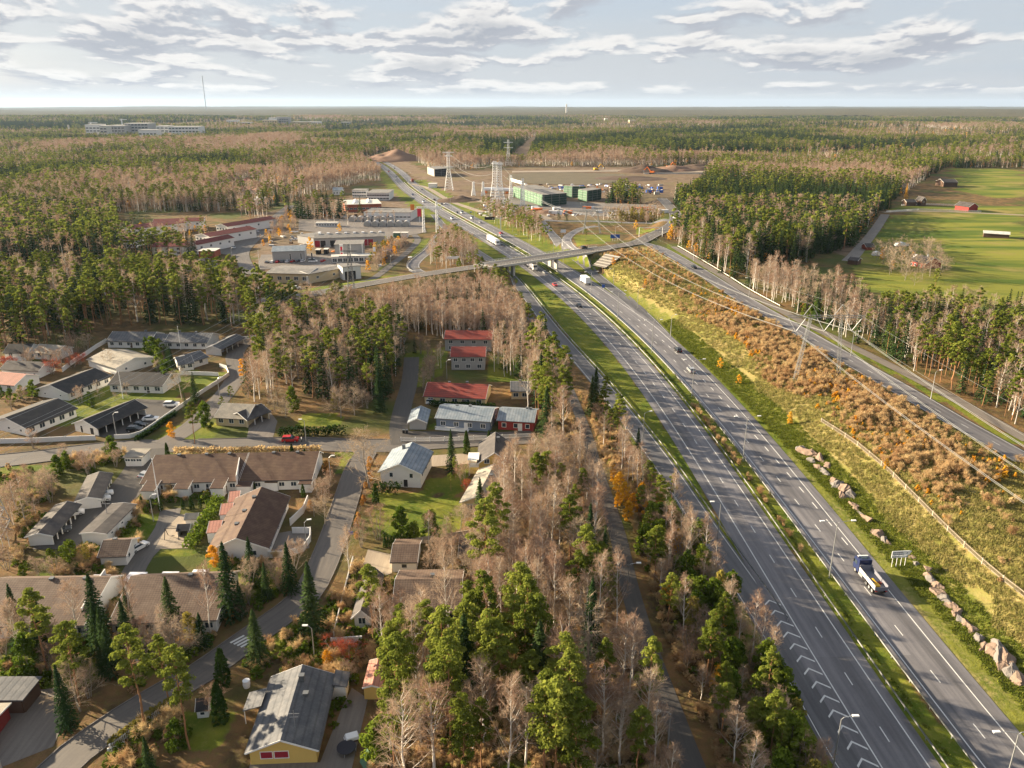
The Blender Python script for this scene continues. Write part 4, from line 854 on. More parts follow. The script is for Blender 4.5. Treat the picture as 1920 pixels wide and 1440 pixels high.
m = MB().side([(Lb / 2 + .3, 2.9), (Lb / 2 + 2.6, 2.3), (Lb / 2 + 2.6, 2.45), (Lb / 2 + .3, 3.05)], 5, 8.5); m.build('porch_roof', MATS['roof_grey'], yb); MB().box(Lb / 2 + .01, Lb / 2 + 2.3, 5.2, 8.3, -.3, 2.3).build('porch', MATS['wall_white'], yb)
house('hut', 'dark hut with grey flat roof at the lower left edge', (-40, 1312), (41, 1312), 2.6, 2.6, 'wood_brown', 'roof_grey', c=(80, 1273), cat='shed')
house('hut', 'dark red hut corner with pale roof at the lower left edge', (-150, 1404), (-42, 1398), 2.5, 3.2, 'wall_red', 'roof_lichen', depth=8, cat='shed')
house('playhouse', 'small white playhouse with dark roof on the lower left lawn', (368, 1332), (389, 1330), 1.5, 2.6, 'wall_white', 'roof_black', depth=2.2, oh=.2, win=[('f', 1, .6, .6, .5)], cat='playhouse')
for i, (u, v) in enumerate(((358, 974), (343, 995))):
    house('playhouse', ('small pale roofed sand shelter on the gravel court', 'low dark roofed play shelter on the gravel court')[i], (u - 11, v), (u + 11, v - 1), 1.5, 2.2, 'wall_white', 'roof_lichen' if not i else 'roof_dark', depth=2.6, oh=.25, open_side='f' if i else None, posts=2 if i else 0, cat='shelter')
# --- maroon roofed blocks (left middle distance)
for lab, a, b, ze, zr, kw in (('left end unit of the left chain', (222, 426), (247, 430), 6, 7.6, dict(c=(270, 406), ridge='y')), ('near unit of the left chain', (230, 449), (252, 449), 5.5, 7, dict(depth=16)), ('long rear block across the court', (287, 417), (381, 414), 6, 7.6, dict(depth=12)),
                              ('near unit of the right chain', (347, 457), (368, 459), 6, 7.5, dict(c=(389, 441), ridge='y')), ('middle unit of the right chain', (366, 441), (393, 444), 6, 7.5, dict(c=(418, 423), ridge='y')), ('far unit of the right chain', (405, 423), (426, 425), 6, 7.5, dict(c=(448, 404), ridge='y')),
                              ('front block with the gable beside the brick building', (285, 463), (362, 461), 5.6, 7.4, dict(depth=12))):
    house('apartment_block', 'white block with maroon roof, ' + lab, a, b, ze, zr, 'wall_white', 'roof_maroon', win=[('f', 4, 3.4, 1.6, 1.3), ('f', 4, .8, 1.6, 1.3), ('r', 4, 3.2, 1.6, 1.3)], cat='apartment block', **kw)
house('service_building', 'brick building with white flat roof beside the maroon blocks', (372, 471), (402, 471), 4, 4, 'brick_red', 'roof_light', depth=10, cat='building')
house('service_building', 'dark low building with pale roof edges before the maroon blocks', (336, 498), (376, 500), 3.5, 5, 'wall_grey', 'roof_dark', depth=16, ridge='y', cat='building')
# --- works and workshops
house('workshop', 'white two-storey workshop with dark flat roof, rearmost of the works', (688, 362), (729, 362), 7, 7, 'wall_white', 'roof_flat', depth=34, win=[('f', 9, 4.2, 2.6, 1.4), ('f', 7, 1, 2.6, 1.4)], cat='workshop')
house('workshop', 'pale office wing with flat roof at the left of the rearmost workshop', (660, 357), (686, 357), 7, 7, 'wall_white', 'roof_flat', depth=16, win=[('f', 6, 4.2, 2, 1.4), ('f', 6, 1, 2, 1.4)], cat='workshop')
ws = house('workshop', 'brick factory with white flat roof and rows of skylights', (647, 384), (715, 382), 6.5, 6.5, 'brick_red', 'roof_light', depth=36, win=[('f', 9, 2.2, 2.6, 1.4)], cat='workshop')
for i in range(7):
    for k in (-.45, .3): MB().side([(-1.6, 6.7), (1.6, 6.7), (0, 8.0)], -12 + i * 4, -9.6 + i * 4).build('skylight', MATS['plastic_white'], ws).location.x = ws['L'] / 2 * k + i * .4
house('workshop', 'grey hall with white banded front behind the concrete tanks', (682, 398), (770, 399), 6.5, 6.5, 'wall_white', 'roof_flat', depth=26, win=[('f', 12, 2.6, 2.6, 1.0)], cat='workshop')
lh = house('workshop', 'long grey hall with red doors in its front', (590, 447), (722, 443), 5.8, 7.2, 'wall_grey', 'roof_flat', depth=18, doors=[('f', x, 3.6, 4.2, m_) for x, m_ in ((-.93, 'door_red'), (-.78, 'dark'), (-.5, 'dark'), (-.35, 'door_red'), (-.05, 'door_red'), (.1, 'door_red'), (.42, 'door_red'), (.57, 'door_red'))], cat='workshop')
for i in range(8): MB().box(-lh['L'] / 2 + lh['L'] * (i + .5) / 8 - .9, -lh['L'] / 2 + lh['L'] * (i + .5) / 8 + .9, -1, 1, 7.2, 7.9).build('skylight', MATS['plastic_white'], lh)
house('workshop', 'grey end building attached left of the long hall', (557, 441), (588, 446), 5, 5, 'wall_grey', 'roof_flat', depth=16, cat='workshop')
house('workshop', 'pale grey workshop with blue-grey sheet roof and tall slit windows', (510, 472), (571, 470), 6.5, 8.2, 'wall_grey', 'roof_blue', depth=18, win=[('f', 3, 1.4, .7, 3.6, 7)], cat='workshop')
gm_ = house('workshop', 'modern grey block with white corner tower and red panel', (627, 459), (680, 458), 8.5, 8.5, 'wall_grey', 'roof_flat', depth=16, cat='workshop')
m = MB().box(-gm_['L'] * .33, -gm_['L'] * .2, -gm_['D'] / 2 - .5, -gm_['D'] / 2 - .01, 0, 8.8); m.box(gm_['L'] * .04, gm_['L'] * .07, -gm_['D'] / 2 - .4, -gm_['D'] / 2 - .01, 0, 8.7); m.box(gm_['L'] * .46, gm_['L'] * .5, -gm_['D'] / 2 - .4, -gm_['D'] / 2 - .01, 0, 8.7); m.build('corner_tower', MATS['trim_white'], gm_)
for z in (1.2, 4.8): MB().box(-gm_['L'] * .30, -gm_['L'] * .23, -gm_['D'] / 2 - .54, -gm_['D'] / 2 - .505, z, z + 2.6).build('sign_panel', MATS['flag_red'], gm_)
house('canopy_hall', 'long white sales canopy before the modern grey block', (622, 482), (702, 479), 3.6, 3.6, 'wall_white', 'roof_light', depth=7, win=[('f', 8, .6, 2.4, 2)], cat='building')
house('workshop', 'beige workshop with grey roof along the road', (500, 512), (578, 514), 5, 5.8, 'wall_beige', 'roof_flat', depth=20, win=[('f', 5, 1.6, 2.2, 1.8)], doors=[('f', .93, 1.2, 3.2, 'wall_white')], cat='workshop')
house('workshop', 'beige angled workshop wing toward the slip road', (579, 514), (641, 503), 5, 5.5, 'wall_beige', 'roof_flat', depth=12, win=[('f', 2, 2, 1.4, 1.2)], cat='workshop')
house('workshop', 'white block with dark recessed front at the end of the beige wing', (642, 501), (676, 498), 7, 7, 'wall_white', 'roof_flat', depth=10, doors=[('f', -.2, 6, 4.5, 'dark')], cat='workshop')
for i, (u, v) in enumerate(((595, 474), (610, 473))): house('kiosk', ('left', 'right')[i] + ' small dark kiosk with white flat roof on the works yard', (u - 3.5, v - 5), (u + 3.5, v - 5), 3, 3, 'dark', 'roof_light', depth=5, cat='kiosk')
house('site_cabin', 'long white and blue cabin row behind the long hall', (592, 418), (632, 418), 3, 3, 'wall_white', 'roof_light', depth=5, win=[('f', 8, 1, 1.4, 1.2)], cat='cabin')
for i, (u, v, m_) in enumerate(((743, 437, 'green_net'), (758, 437, 'wall_white'))): house('container_shed', ('green', 'pale')[i] + ' storage container with open front beside the yard track', (u - 6, v), (u + 6, v), 3.2, 3.2, m_, 'roof_light', depth=5, cat='container')
tn = 0
for r, (n, u0, du, v) in enumerate(((6, 660, 14.6, 416), (6, 688, 14.7, 425))):
    for i in range(n):
        p = P(u0 + i * du, v); e = empty('concrete_tank', p, 0, 'grey domed concrete tank, %s from the left in the %s row' % (SH[i], ('rear', 'front')[r]), 'tank', 'concrete tanks in the works yard')
        R_ = 2.6; m = MB(); N_ = 14; pts = [(math.cos(math.pi * k / N_) * R_, 1.6 + math.sin(math.pi * k / N_) * R_) for k in range(N_ + 1)] + [(-R_, -.3), (R_, -.3)]
        m.side(pts, 0, 7); m.build('shell', MATS['pipe_grey'], e); m = MB(); pts = [(math.cos(math.pi * k / N_) * 2.1, 1.5 + math.sin(math.pi * k / N_) * 2.1) for k in range(N_ + 1)] + [(-2.1, 0), (2.1, 0)]; m.side(pts, -.06, -.01); m.build('end_cap', MATS['concrete'], e)
# --- small houses in the far left woods
fh = (('white', 298, 306, 'wall_white', 'roof_black'), ('grey', 345, 340, 'wall_grey', 'roof_dark'), ('dark', 262, 322, 'wood_brown', 'roof_dark'), ('cream', 462, 342, 'wall_cream', 'roof_maroon'), ('white', 492, 344, 'wall_white', 'roof_dark'), ('red', 468, 358, 'wall_white', 'roof_pink'), ('pale', 448, 358, 'wall_white', 'roof_maroon'),
      ('beige', 560, 330, 'wall_beige', 'roof_dark'), ('black', 563, 336, 'wood_brown', 'roof_black'), ('white', 530, 304, 'wall_white', 'roof_maroon'), ('pale', 632, 360, 'wall_white', 'roof_blue'), ('cream', 398, 300, 'wall_cream', 'roof_dark'), ('grey', 505, 322, 'wall_grey', 'roof_pink'), ('white', 483, 378, 'wall_white', 'roof_light'), ('yellow', 540, 352, 'wall_yellow', 'roof_dark'), ('white', 465, 272, 'wall_white', 'roof_flat'))
for i, (cn, u, v, wm, rm) in enumerate(fh):
    w = 7 + (i % 3) * 1.5; hp_ = P(u, v); CLEAR.append(np.array([(hp_.x - 15, hp_.y - 62), (hp_.x + 15, hp_.y - 62), (hp_.x + 15, hp_.y + 16), (hp_.x - 15, hp_.y + 16)])); house('distant_house', '%s detached house with %s roof in the far left woods, %s' % (cn, rm.split('_')[1], ('by the tower', 'near the road', 'among bare trees', 'on the rise', 'in the clearing')[i % 5] if i else 'tallest of them'), (u - w, v - 3), (u + w, v - 3 + (i % 2)), 4.5 + (i == 0) * 3, 7 + (i == 0) * 3, wm, rm, depth=11, win=[('f', 3, 1.2, 1.6, 1.4)], group='detached houses in the far left woods')
# --- farm at the right
house('farmhouse', 'dark red farmhouse with grey roof behind the bare trees', (1706, 488), (1736, 494), 3.4, 6, 'wall_red', 'roof_dark', depth=12, win=[('f', 4, 1, 1.1, 1.2)], chim=[(.2, 0, 1.0)])
house('barn', 'red barn with pale gable edges beside the paddocks', (1817, 388), (1834, 387), 4, 7, 'wall_red', 'roof_dark', depth=14, ridge='y', cat='barn')
house('farm_shed', 'long low shed with white and green roof in the green field', (1845, 437), (1893, 440), 3, 4.2, 'wood_brown', 'roof_light', depth=9, cat='shed')
house('farm_shed', 'dark woodshed beside the farm track', (1590, 487), (1608, 489), 3, 4, 'wood_brown', 'roof_dark', depth=7, cat='shed')
house('farm_shed', 'red shed under trees at the farm track end', (1625, 463), (1640, 463), 3, 4.5, 'wood_red', 'roof_dark', depth=7, cat='shed')
house('farmhouse', 'dark house with white gable trim beyond the paddocks', (1728, 376), (1737, 376), 5, 8, 'wood_brown', 'roof_dark', depth=10, ridge='y', win=[('f', 1, 3, 1.4, 1.4)])
house('farm_shed', 'low brown stable beside the yellow larch', (1700, 379), (1718, 379), 3.5, 5.5, 'wood_brown', 'roof_dark', depth=9, cat='stable')
house('farm_shed', 'large dark roofed barn at the wood edge by the far field', (1770, 342), (1796, 342), 5, 8, 'wood_brown', 'roof_dark', depth=18, cat='barn')
for i, (u, v, w) in enumerate(((1644, 480, 16), (1690, 462, 26), (1716, 486, 11))):
    p = P(u, v); k = w / FPX * p.length / 2; e = empty('covered_boat', p, .3 * i, 'white tarpaulin-covered boat at the farm, %s one' % ('left', 'largest', 'right')[i], 'boat', 'covered boats at the farm'); MB().side([(-k, .5), (k, .5), (k * .8, 2.0), (0, 2.9), (-k * .8, 2.2)], -1.4, 1.4).build('tarpaulin', MATS['plastic_white'], e); MB().box(-k * .7, k * .7, -.9, .9, -.1, .5).build('trailer', MATS['steel_dark'], e)
# --- building site
def block(name, label, base, left, right, h, ml, mr, cat):
    """scaffolded block from its near bottom corner and the ends of its two visible walls"""
    O, A, B = P(*base), P(*left), P(*right); e = empty(name, O, 0, label, cat); a, b = A - O, B - O; a.z = b.z = 0; c = a + b
    BLOCK.append(np.array([O[:2], (O + b)[:2], (O + c)[:2], (O + a)[:2]]))
    q = [Vector((0, 0, 0)), b, c, a]; m = MB(); m.prism([v * .985 + c * .0075 for v in q], -.5, h - .1); m.build('core', MATS['concrete'], e)
    MB().prism([v * 1.0 for v in q], h - .098, h + .2).build('roof', MATS['roof_flat'], e)
    for p0, p1, mm in ((Vector((0, 0, 0)), a, ml), (Vector((0, 0, 0)), b, mr)):
        d = (p1 - p0); n = max(2, int(d.length / 8)); o = Vector((d.y, -d.x, 0)).normalized() * .25
        if o.dot(c) > 0: o = -o
        for i in range(n):
            s, t_ = p0 + d * ((i + .02) / n) + o, p0 + d * ((i + .98) / n) + o; MB().add([(s.x, s.y, 0), (t_.x, t_.y, 0), (t_.x, t_.y, h), (s.x, s.y, h), (s.x + o.x * .3, s.y + o.y * .3, 0), (t_.x + o.x * .3, t_.y + o.y * .3, 0), (t_.x + o.x * .3, t_.y + o.y * .3, h), (s.x + o.x * .3, s.y + o.y * .3, h)], [(0, 1, 2, 3), (4, 7, 6, 5), (0, 4, 5, 1), (2, 6, 7, 3), (1, 5, 6, 2), (3, 7, 4, 0)]).build('netting_panel', MATS[mm], e)
            mp = MB()
            for z in np.arange(2.2, h, 2.2): mp.bar((s.x + o.x, s.y + o.y, z), (t_.x + o.x, t_.y + o.y, z), .12)
            mp.bar((s.x + o.x, s.y + o.y, 0), (s.x + o.x, s.y + o.y, h + .6), .12); mp.build('scaffold_bay', MATS['steel'], e)
block('scaffolded_block', 'long block wrapped in green scaffold netting behind the white pylons', (1019, 387), (963, 369), (1062, 383), 10, 'green_net', 'green_dark', 'building')  # lit side in the lighter netting green, shaded side in the darker one
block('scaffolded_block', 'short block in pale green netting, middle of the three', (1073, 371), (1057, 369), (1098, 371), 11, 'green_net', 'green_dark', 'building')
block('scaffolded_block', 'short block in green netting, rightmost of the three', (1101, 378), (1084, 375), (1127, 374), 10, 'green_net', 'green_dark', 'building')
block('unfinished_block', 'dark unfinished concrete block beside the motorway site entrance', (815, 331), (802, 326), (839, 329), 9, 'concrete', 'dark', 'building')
house('site_cabin', 'white site shed beside the motorway at the site entrance', (803, 345), (818, 345), 4.5, 4.5, 'wall_white', 'roof_light', depth=12, cat='cabin')
for i in range(34):
    u = RNG.uniform(1000, 1245); v = RNG.uniform(352, 366) if i % 2 else RNG.uniform(390, 402); p = P(u, v)
    if any(inside(np.array([p.x]), np.array([p.y]), g)[0] for g in BLOCK): continue
    e = empty('site_container', p, RNG.uniform(-.4, .4), '%s site container on the building site, number %d from the rear left' % (('white', 'blue', 'orange', 'grey')[i % 4], i + 1), 'container', 'containers on the building site')
    e['label'] = '%s container among the stores of the building site' % ('white', 'blue', 'orange', 'grey')[i % 4]; w = RNG.uniform(2.5, 4); MB().box(-w, w, -1.3, 1.3, 0, 2.7).build('body', MATS[('plastic_white', 'sign_blue', 'orange_paint', 'pipe_grey')[i % 4]], e); MB().box(-w * .9, -w * .2, -1.36, -1.301, .2, 2.4).build('door', MATS['steel'], e)
# --- distant factory, town, masts
def flatblock(name, label, u0, u1, v, h, depth, m_, cat='building', group=None):
    y = P((u0 + u1) / 2, v)[1]; A, B = Py(u0, v, y), Py(u1, v, y); g = hz((A.x + B.x) / 2, y) + (14 if name[0] == 'f' else 3); e = empty(name, ((A.x + B.x) / 2, y + depth / 2, g), 0, label, cat, group); L = (B.x - A.x); MB().box(-L / 2, L / 2, -depth / 2, depth / 2, -18, h).build('wall', MATS[m_], e); MB().box(-L / 2 - .5, L / 2 + .5, -depth / 2 - .5, depth / 2 + .5, h + .01, h + 1).build('roof', MATS['roof_light'], e)
    n = max(2, int(L / 9))
    for k in range(max(1, int(h / 8))):
        for i in range(min(n, 10)): x = -L / 2 + L * (i + .5) / min(n, 10); MB().box(x - L / min(n, 10) * .36, x + L / min(n, 10) * .36, -depth / 2 - .3, -depth / 2 - .01, 3 + k * 8, 6 + k * 8).build('window', MATS['glass'], e)
    BLOCK.append(np.array([(e.location.x + sx * (L / 2 + 4), y + depth / 2 + sy * (depth / 2 + 30)) for sx, sy in ((-1, -1), (1, -1), (1, 1), (-1, 1))]))
for i, (u0, u1, v, h, d, m_) in enumerate(((163, 190, 258, 22, 40, 'wall_white'), (190, 203, 260, 20, 30, 'concrete_light'), (203, 236, 258, 19, 60, 'wall_grey'), (236, 280, 257, 24, 60, 'wall_grey'), (295, 318, 258, 18, 40, 'wall_white'), (318, 374, 259, 17, 50, 'wall_white'), (262, 296, 265, 14, 30, 'wall_white'))):
    flatblock('factory_building', 'far white factory building on the left skyline, %s from the left' % (SH + ['seventh'])[i], u0, u1, v, h, d, m_, group='far factory buildings')
for i, (u0, u1, v, h) in enumerate(((425, 445, 236, 20), (450, 470, 239, 16), (493, 520, 240, 26), (505, 515, 236, 30), (520, 542, 240, 38), (545, 580, 240, 20), (580, 600, 238, 18), (640, 655, 238, 16), (1180, 1192, 233, 16), (1134, 1140, 230, 18))):
    flatblock('town_building', 'pale building of the far town, %s' % ('leftmost', 'second from left', 'third from left', 'behind the tall one', 'tallest', 'right of the tallest', 'right end of the cluster', 'lone one right of the cluster', 'lone white one in the right woods', 'small one in the right woods')[i], u0, u1, v, h, 40, ('wall_white', 'wall_grey', 'wall_cream')[i % 3], group='far town buildings')
def crane(label, u, v, vt, jib):
    y = P(u, v)[1]; b, t_ = Py(u, v, y), Py(u, vt, y); e = empty('tower_crane', (b.x, y, b.z - 6), 0, label, 'crane', 'cranes at the far factory'); h = t_.z - b.z + 6; MB().bar((0, 0, 0), (0, 0, h), 3.0).build('mast', MATS['steel_white'], e); MB().bar((-jib * .35, 0, h - 2), (jib, 0, h - 2), 2.2).build('jib', MATS['steel_white'], e); MB().box(-jib * .35, -jib * .15, -2, 2, h - 7, h - 2).build('counterweight', MATS['concrete'], e)
crane('white tower crane with short jib above the left factory end', 173, 248, 229, 22); crane('white tower crane mast above the middle of the factory', 231, 246, 223, 18)
def stack(name, label, u, v, vt, r0, r1, m_, cat):
    y = P(u, v)[1]; b, t_ = Py(u, v, y), Py(u, vt, y); o = MB().tube([(0, 0, -5), (0, 0, (t_.z - b.z) * .5), (0, 0, t_.z - b.z)], [r0, (r0 + r1) / 2, r1], 10).build(name, MATS[m_]); o.location = b; tag(o, label, cat)
stack('chimney_stack', 'slender pale chimney left of the factory', 131, 251, 234, 3.0, 2.4, 'concrete_light', 'chimney')
stack('chimney_stack', 'tall grey power plant chimney on the horizon', 1062, 214, 195, 9, 7, 'concrete_light', 'chimney')
stack('radio_mast', 'very tall thin radio mast on the left horizon', 387, 209, 142, 5.5, 4.5, 'steel_dark', 'mast')
# ------------------------------------------------------------------ bridge
bd = (BR_B - BR_A); bl = bd.length; brz = math.atan2(bd.y, bd.x)
br = empty('motorway_bridge', (BR_A + BR_B) / 2 - Vector((0, 0, 7)), brz, 'concrete road bridge crossing the motorway on three pairs of piers', 'bridge')
MB().side([(-bl / 2 - 2, 7.25), (-bl / 2 - 2, 6.2), (bl / 2 + 2, 6.2), (bl / 2 + 2, 7.25)], -5.6, 5.6).build('deck', MATS['concrete'], br)
for s in (-1, 1):
    MB().box(-bl / 2 - 2, bl / 2 + 2, s * 5.85 - .24, s * 5.85 + .24, 6.4, 7.55).build('edge_beam', MATS['concrete_light'], br); m = MB()
    for i in range(int(bl / 2)): m.bar((-bl / 2 + i * 2, s * 5.85, 7.55), (-bl / 2 + i * 2, s * 5.85, 8.6), .09)
    for z in (8.0, 8.3, 8.6): m.bar((-bl / 2 - 2, s * 5.85, z), (bl / 2 + 2, s * 5.85, z), .09)
    m.build('railing', MATS['steel'], br)
MB().box(-bl / 2, bl / 2, -3.6, 3.6, 5.5, 6.199).build('girder', MATS['concrete'], br)
for x in (-.30, .06, .40):
    for s in (-2.6, 2.6): MB().prism([(bl * x - .6, s - 1.2), (bl * x + .6, s - 1.2), (bl * x + .6, s + 1.2), (bl * x - .6, s + 1.2)], -.5, 5.499).build('pier', MATS['concrete_light'], br)
for s in (-1, 1): MB().side([(s * (bl / 2 - 1), 6.19), (s * (bl / 2 - 5), -.3), (s * (bl / 2 + 6), -.3), (s * (bl / 2 + 6), 6.19)], -5.4, 5.4).build('abutment', MATS['concrete'], br)
# stepped slope paving beside the right abutment
sp_ = empty('slope_paving', P(1135, 497), brz, 'stepped concrete slope paving under the right bridge end', 'paving')
for i in range(10): MB().box(-5 + i * 1.0, -3.6 + i * 1.0, -5 - i * .2, 5, i * .55 - .3, i * .55 + .12).build('step', MATS['concrete' if i % 2 else 'rock_grey'], sp_)
# ------------------------------------------------------------------ guard rails
def rail(label, path, zf=None, m_='steel'):
    o = empty('guard_rail', (0, 0, 0), 0, label, 'guard rail'); me = ribbon_mesh('rail', path, -.06, .06, .78, 'paint', zf, 1); me.materials.clear(); me.materials.append(MATS[m_]); link('rail', me, o)
    p = np.asarray(path); V = MB()
    for i in range(len(p) - 1):
        a, b = p[i], p[i + 1]; za, zb_ = (hz(*a[:2]), hz(*b[:2])) if zf is None else (zf[i], zf[i + 1]); V.bar((a[0], a[1], za + .62), (b[0], b[1], zb_ + .62), .10, .32)
    V.build('beam', MATS[m_], o); d = densify(p if zf is None else np.column_stack([p[:, :2], zf]), 6); V = MB()
    for q in d: z = hz(*q[:2]) if zf is None else q[2]; V.bar((q[0], q[1], z - .1), (q[0], q[1], z + .7), .12)
    V.build('post_row', MATS[m_], o)
mr = (RY > 60) & (RY < 1000); rail('left steel guard rail of the motorway median', RAILC[mr] + RN[mr] * 0); rail('right steel guard rail of the motorway median', RAILC[mr] + RN[mr] * 4.0)
rail('steel guard rail along the right side of the slip road', densify(RAMP[(RAMP[:, 1] > 120) & (RAMP[:, 1] < 420)], 6) + np.array([3.4, 0]))
rail('guard rail along the outer edge of the left loop slip road', RAMP2 + np.array([-3.8, 1.5])); rail('white concrete barrier along the cycle path by the wood', CYC[CYC[:, 1] > 330] + np.array([2.9, .6]), None, 'concrete_light')
# ------------------------------------------------------------------ street lamps
def lamp(label, p, rz, h=12.0, arms=2, al=2.4, nm='street_lamp', group=None):
    e = empty(nm, p, rz, label, 'street lamp', group); MB().tube([(0, 0, -.3), (0, 0, h * .5), (0, 0, h - .4)], [.13, .10, .07], 6).build('pole', MATS['steel'], e)
    for s in ((-1, 1) if arms == 2 else (1,)):
        MB().tube([(0, 0, h - .45), (s * .3, 0, h - .1), (s * al, 0, h + .15)], .05, 5).build('arm', MATS['steel'], e); MB().box(min(s * al, s * (al + .9)), max(s * al, s * (al + .9)), -.18, .18, h + .08, h + .26).build('lamp_head', MATS['lamp_clear'], e)
for i, v in enumerate((1440, 1099, 872, 745, 665, 603, 556, 520, 478, 446, 420, 398, 378, 360, 344)):
    y = float(Pz(1400, v)[1]) - (4 if i == 0 else 0); k = int(np.argmin(abs(RY - y))); c = RAILC[k] + RN[k] * 3.4; rz = math.atan2(RN[k][1], RN[k][0])
    lamp('double-armed lamp post in the motorway median, %s' % ('nearest, at the bottom right', 'beside the blue truck', 'third from the bottom', 'fourth from the bottom', 'fifth from the bottom', 'sixth from the bottom', 'near the white box truck', 'just before the bridge', 'just beyond the bridge', 'second beyond the bridge', 'third beyond the bridge', 'fourth beyond the bridge', 'fifth beyond the bridge', 'sixth beyond the bridge', 'farthest one')[i], (c[0], c[1], 0), rz, 12.6, 2, 2.6, group='double lamp posts of the motorway median')
LP = [('on the slip road near the chevrons', 1562, 1440), ('on the slip road beside the upper chevrons', 1345, 1012), ('by the slip road above the footpath', 1205, 830), ('on the footpath in the shade', 1176, 1112), ('on the footpath at the bottom', 1252, 1402), ('on the right verge of the motorway, first', 1257, 632), ('on the right verge of the motorway, second', 1195, 578), ('on the right verge of the motorway, third', 1150, 537),
      ('on the grass strip of the side road, nearest', 1745, 749), ('on the grass strip of the side road, middle', 1595, 668), ('on the grass strip of the side road, far', 1404, 558), ('by the side road at the wood, near the junction', 1300, 490), ('on the bridge, left', 962, 492), ('on the bridge, middle', 1037, 500), ('by the junction mast', 1153, 452), ('on the road up to the site', 1254, 425),
      ('beside the street with the red car', 574, 828), ('in the parking lot by the black cars', 218, 815), ('by the wall at the lane bend', 412, 744), ('at the street corner above the yellow house', 590, 1235), ('at the terrace wall', 575, 1028), ('beside the row house end by the street', 620, 900), ('at the bottom left edge', 12, 1440), ('on the lawn beside the gravel court', 288, 978), ('left of the loop slip road', 733, 500), ('on the road below the workshops', 582, 543), ('at the lane to the red roofs', 838, 710), ('by the maroon blocks', 435, 485)]
for i, (w, u, v) in enumerate(LP):
    p = P(u, v); far = i in (12, 13); 
    if i == 22: p = Pz(12, 1475, 0)
    if far: p.z = 7.3
    lamp('single lamp post ' + w, p, (0, math.pi, .3)[i % 3], 9 if i < 16 and i not in (3, 4) else 6.5, 1, 1.4 if i < 16 else .6, group='single lamp posts')
for w, u, v, h in (('on the lawn before the long row house', 301, 958, 13), ('beside the black garage row', 231, 748, 9), ('behind the grey roofed pair', 339, 655, 9), ('in front of the works offices', 487, 503, 10)):
    e = empty('flagpole', P(u, v), 0, 'tall white flagpole ' + w, 'flagpole'); MB().tube([(0, 0, -.2), (0, 0, h * .6), (0, 0, h)], [.12, .09, .05], 6).build('pole', MATS['steel_white'], e); MB().tube([(0, 0, h), (0, 0, h + .2)], .12, 6).build('finial', MATS['steel_white'], e)
# ------------------------------------------------------------------ power line: lattice work
def lattice(par, a, b, w0, w1, n, m_, bar=.12, name='mast'):
    a, b = Vector(a), Vector(b); m = MB(); d = b - a
    def ring(t):
        c = a + d * t; w = (w0 + (w1 - w0) * t) / 2; ux, uy = (Vector((1, 0, 0)), Vector((0, 1, 0))) if abs(d.normalized().z) > .5 else (Vector((0, 1, 0)), Vector((0, 0, 1)))
        return [c + ux * i * w + uy * j * w for i, j in ((-1, -1), (1, -1), (1, 1), (-1, 1))]
    R = [ring(i / n) for i in range(n + 1)]
    for k in range(4): m.bar(R[0][k], R[-1][k], bar * 1.4) if w0 == w1 else [m.bar(R[i][k], R[i + 1][k], bar * 1.4) for i in range(n)]
    for i in range(n):
        for k in range(4): m.bar(R[i][k], R[i + 1][(k + 1) % 4], bar); m.bar(R[i + 1][k], R[i + 1][(k + 1) % 4], bar)
    return m.build(name, MATS[m_], par)
def wires(label, runs, r=.06):
    """each run: list of (start, end, sag); one cable each"""
    for lab, a, b, sag in runs:
        a, b = Vector(a), Vector(b); pts = [a + (b - a) * t - Vector((0, 0, sag * 4 * t * (1 - t))) for t in np.linspace(0, 1, 25)]
        tag(MB().tube(pts, r, 4).build('power_cable', MATS['wire']), label + ', ' + lab, 'cable', 'power cables')
b1, b2 = P(1490, 713), P(1572, 705); y0 = (b1.y + b2.y) / 2; t1, t2 = Py(1519, 604, y0), Py(1576, 603, y0); zc = (t1.z + t2.z) / 2; c0, c1 = Py(1500, 597, y0), Py(1620, 597, y0); zc = c0.z
pg_ = empty('power_pylon', (b1 + b2) / 2, 0, 'tall lattice portal pylon straddling the brush beside the side road', 'pylon'); O = pg_.location
for bb, tt in ((b1, t1), (b2, t2)): lattice(pg_, bb - O, Vector((tt.x, y0, zc)) - O, 1.0, .7, 16, 'steel_mid', .05, 'leg')
cb0, cb1 = Vector((c0.x - 4, y0, zc + .6)) - O, Vector((c1.x, y0, zc + .6)) - O; lattice(pg_, cb0, cb1, .8, .8, 14, 'steel_mid', .05, 'crossarm')
att = []
for u, v in ((1492, 622), (1545, 621), (1597, 620)):
    q = Py(u, v, y0) - O; att.append(q + O); k = (cb1.x - cb0.x) * .11
    for s in (-1, 1): MB().bar(q, (q.x + s * k, q.y, cb0.z - .6), .15).build('insulator', MATS['plastic_white'], pg_)
pk = []
for tt in (t1, t2):
    q = Vector((tt.x, y0, zc + 4.5)) - O; pk.append(q + O); m = MB()
    for s in (-2.2, 2.2): m.bar((tt.x - O.x + s, y0 - O.y, zc + 1 - O.z), q, .14)
    m.build('peak', MATS['steel'], pg_)
n1b = P(1107, 438); n1 = empty('power_pylon', n1b, 0, 'far lattice portal pylon on the traffic island beyond the bridge', 'pylon'); hh = Py(1113, 395, n1b.y).z - n1b.z
for s in (-5, 7): lattice(n1, (s, 0, 0), (s * .6, 0, hh), .9, .9, 14, 'steel', .12, 'leg')
lattice(n1, (-14, 0, hh), (16, 0, hh), 1, 1, 10, 'steel', .12, 'crossarm'); a2 = []
for x in (-11, 1, 13):
    a2.append(n1b + Vector((x, 0, hh - 4)))
    for s in (-2.5, 2.5): MB().bar((x, 0, hh - 4), (x + s, 0, hh - .5), .3).build('insulator', MATS['plastic_white'], n1)
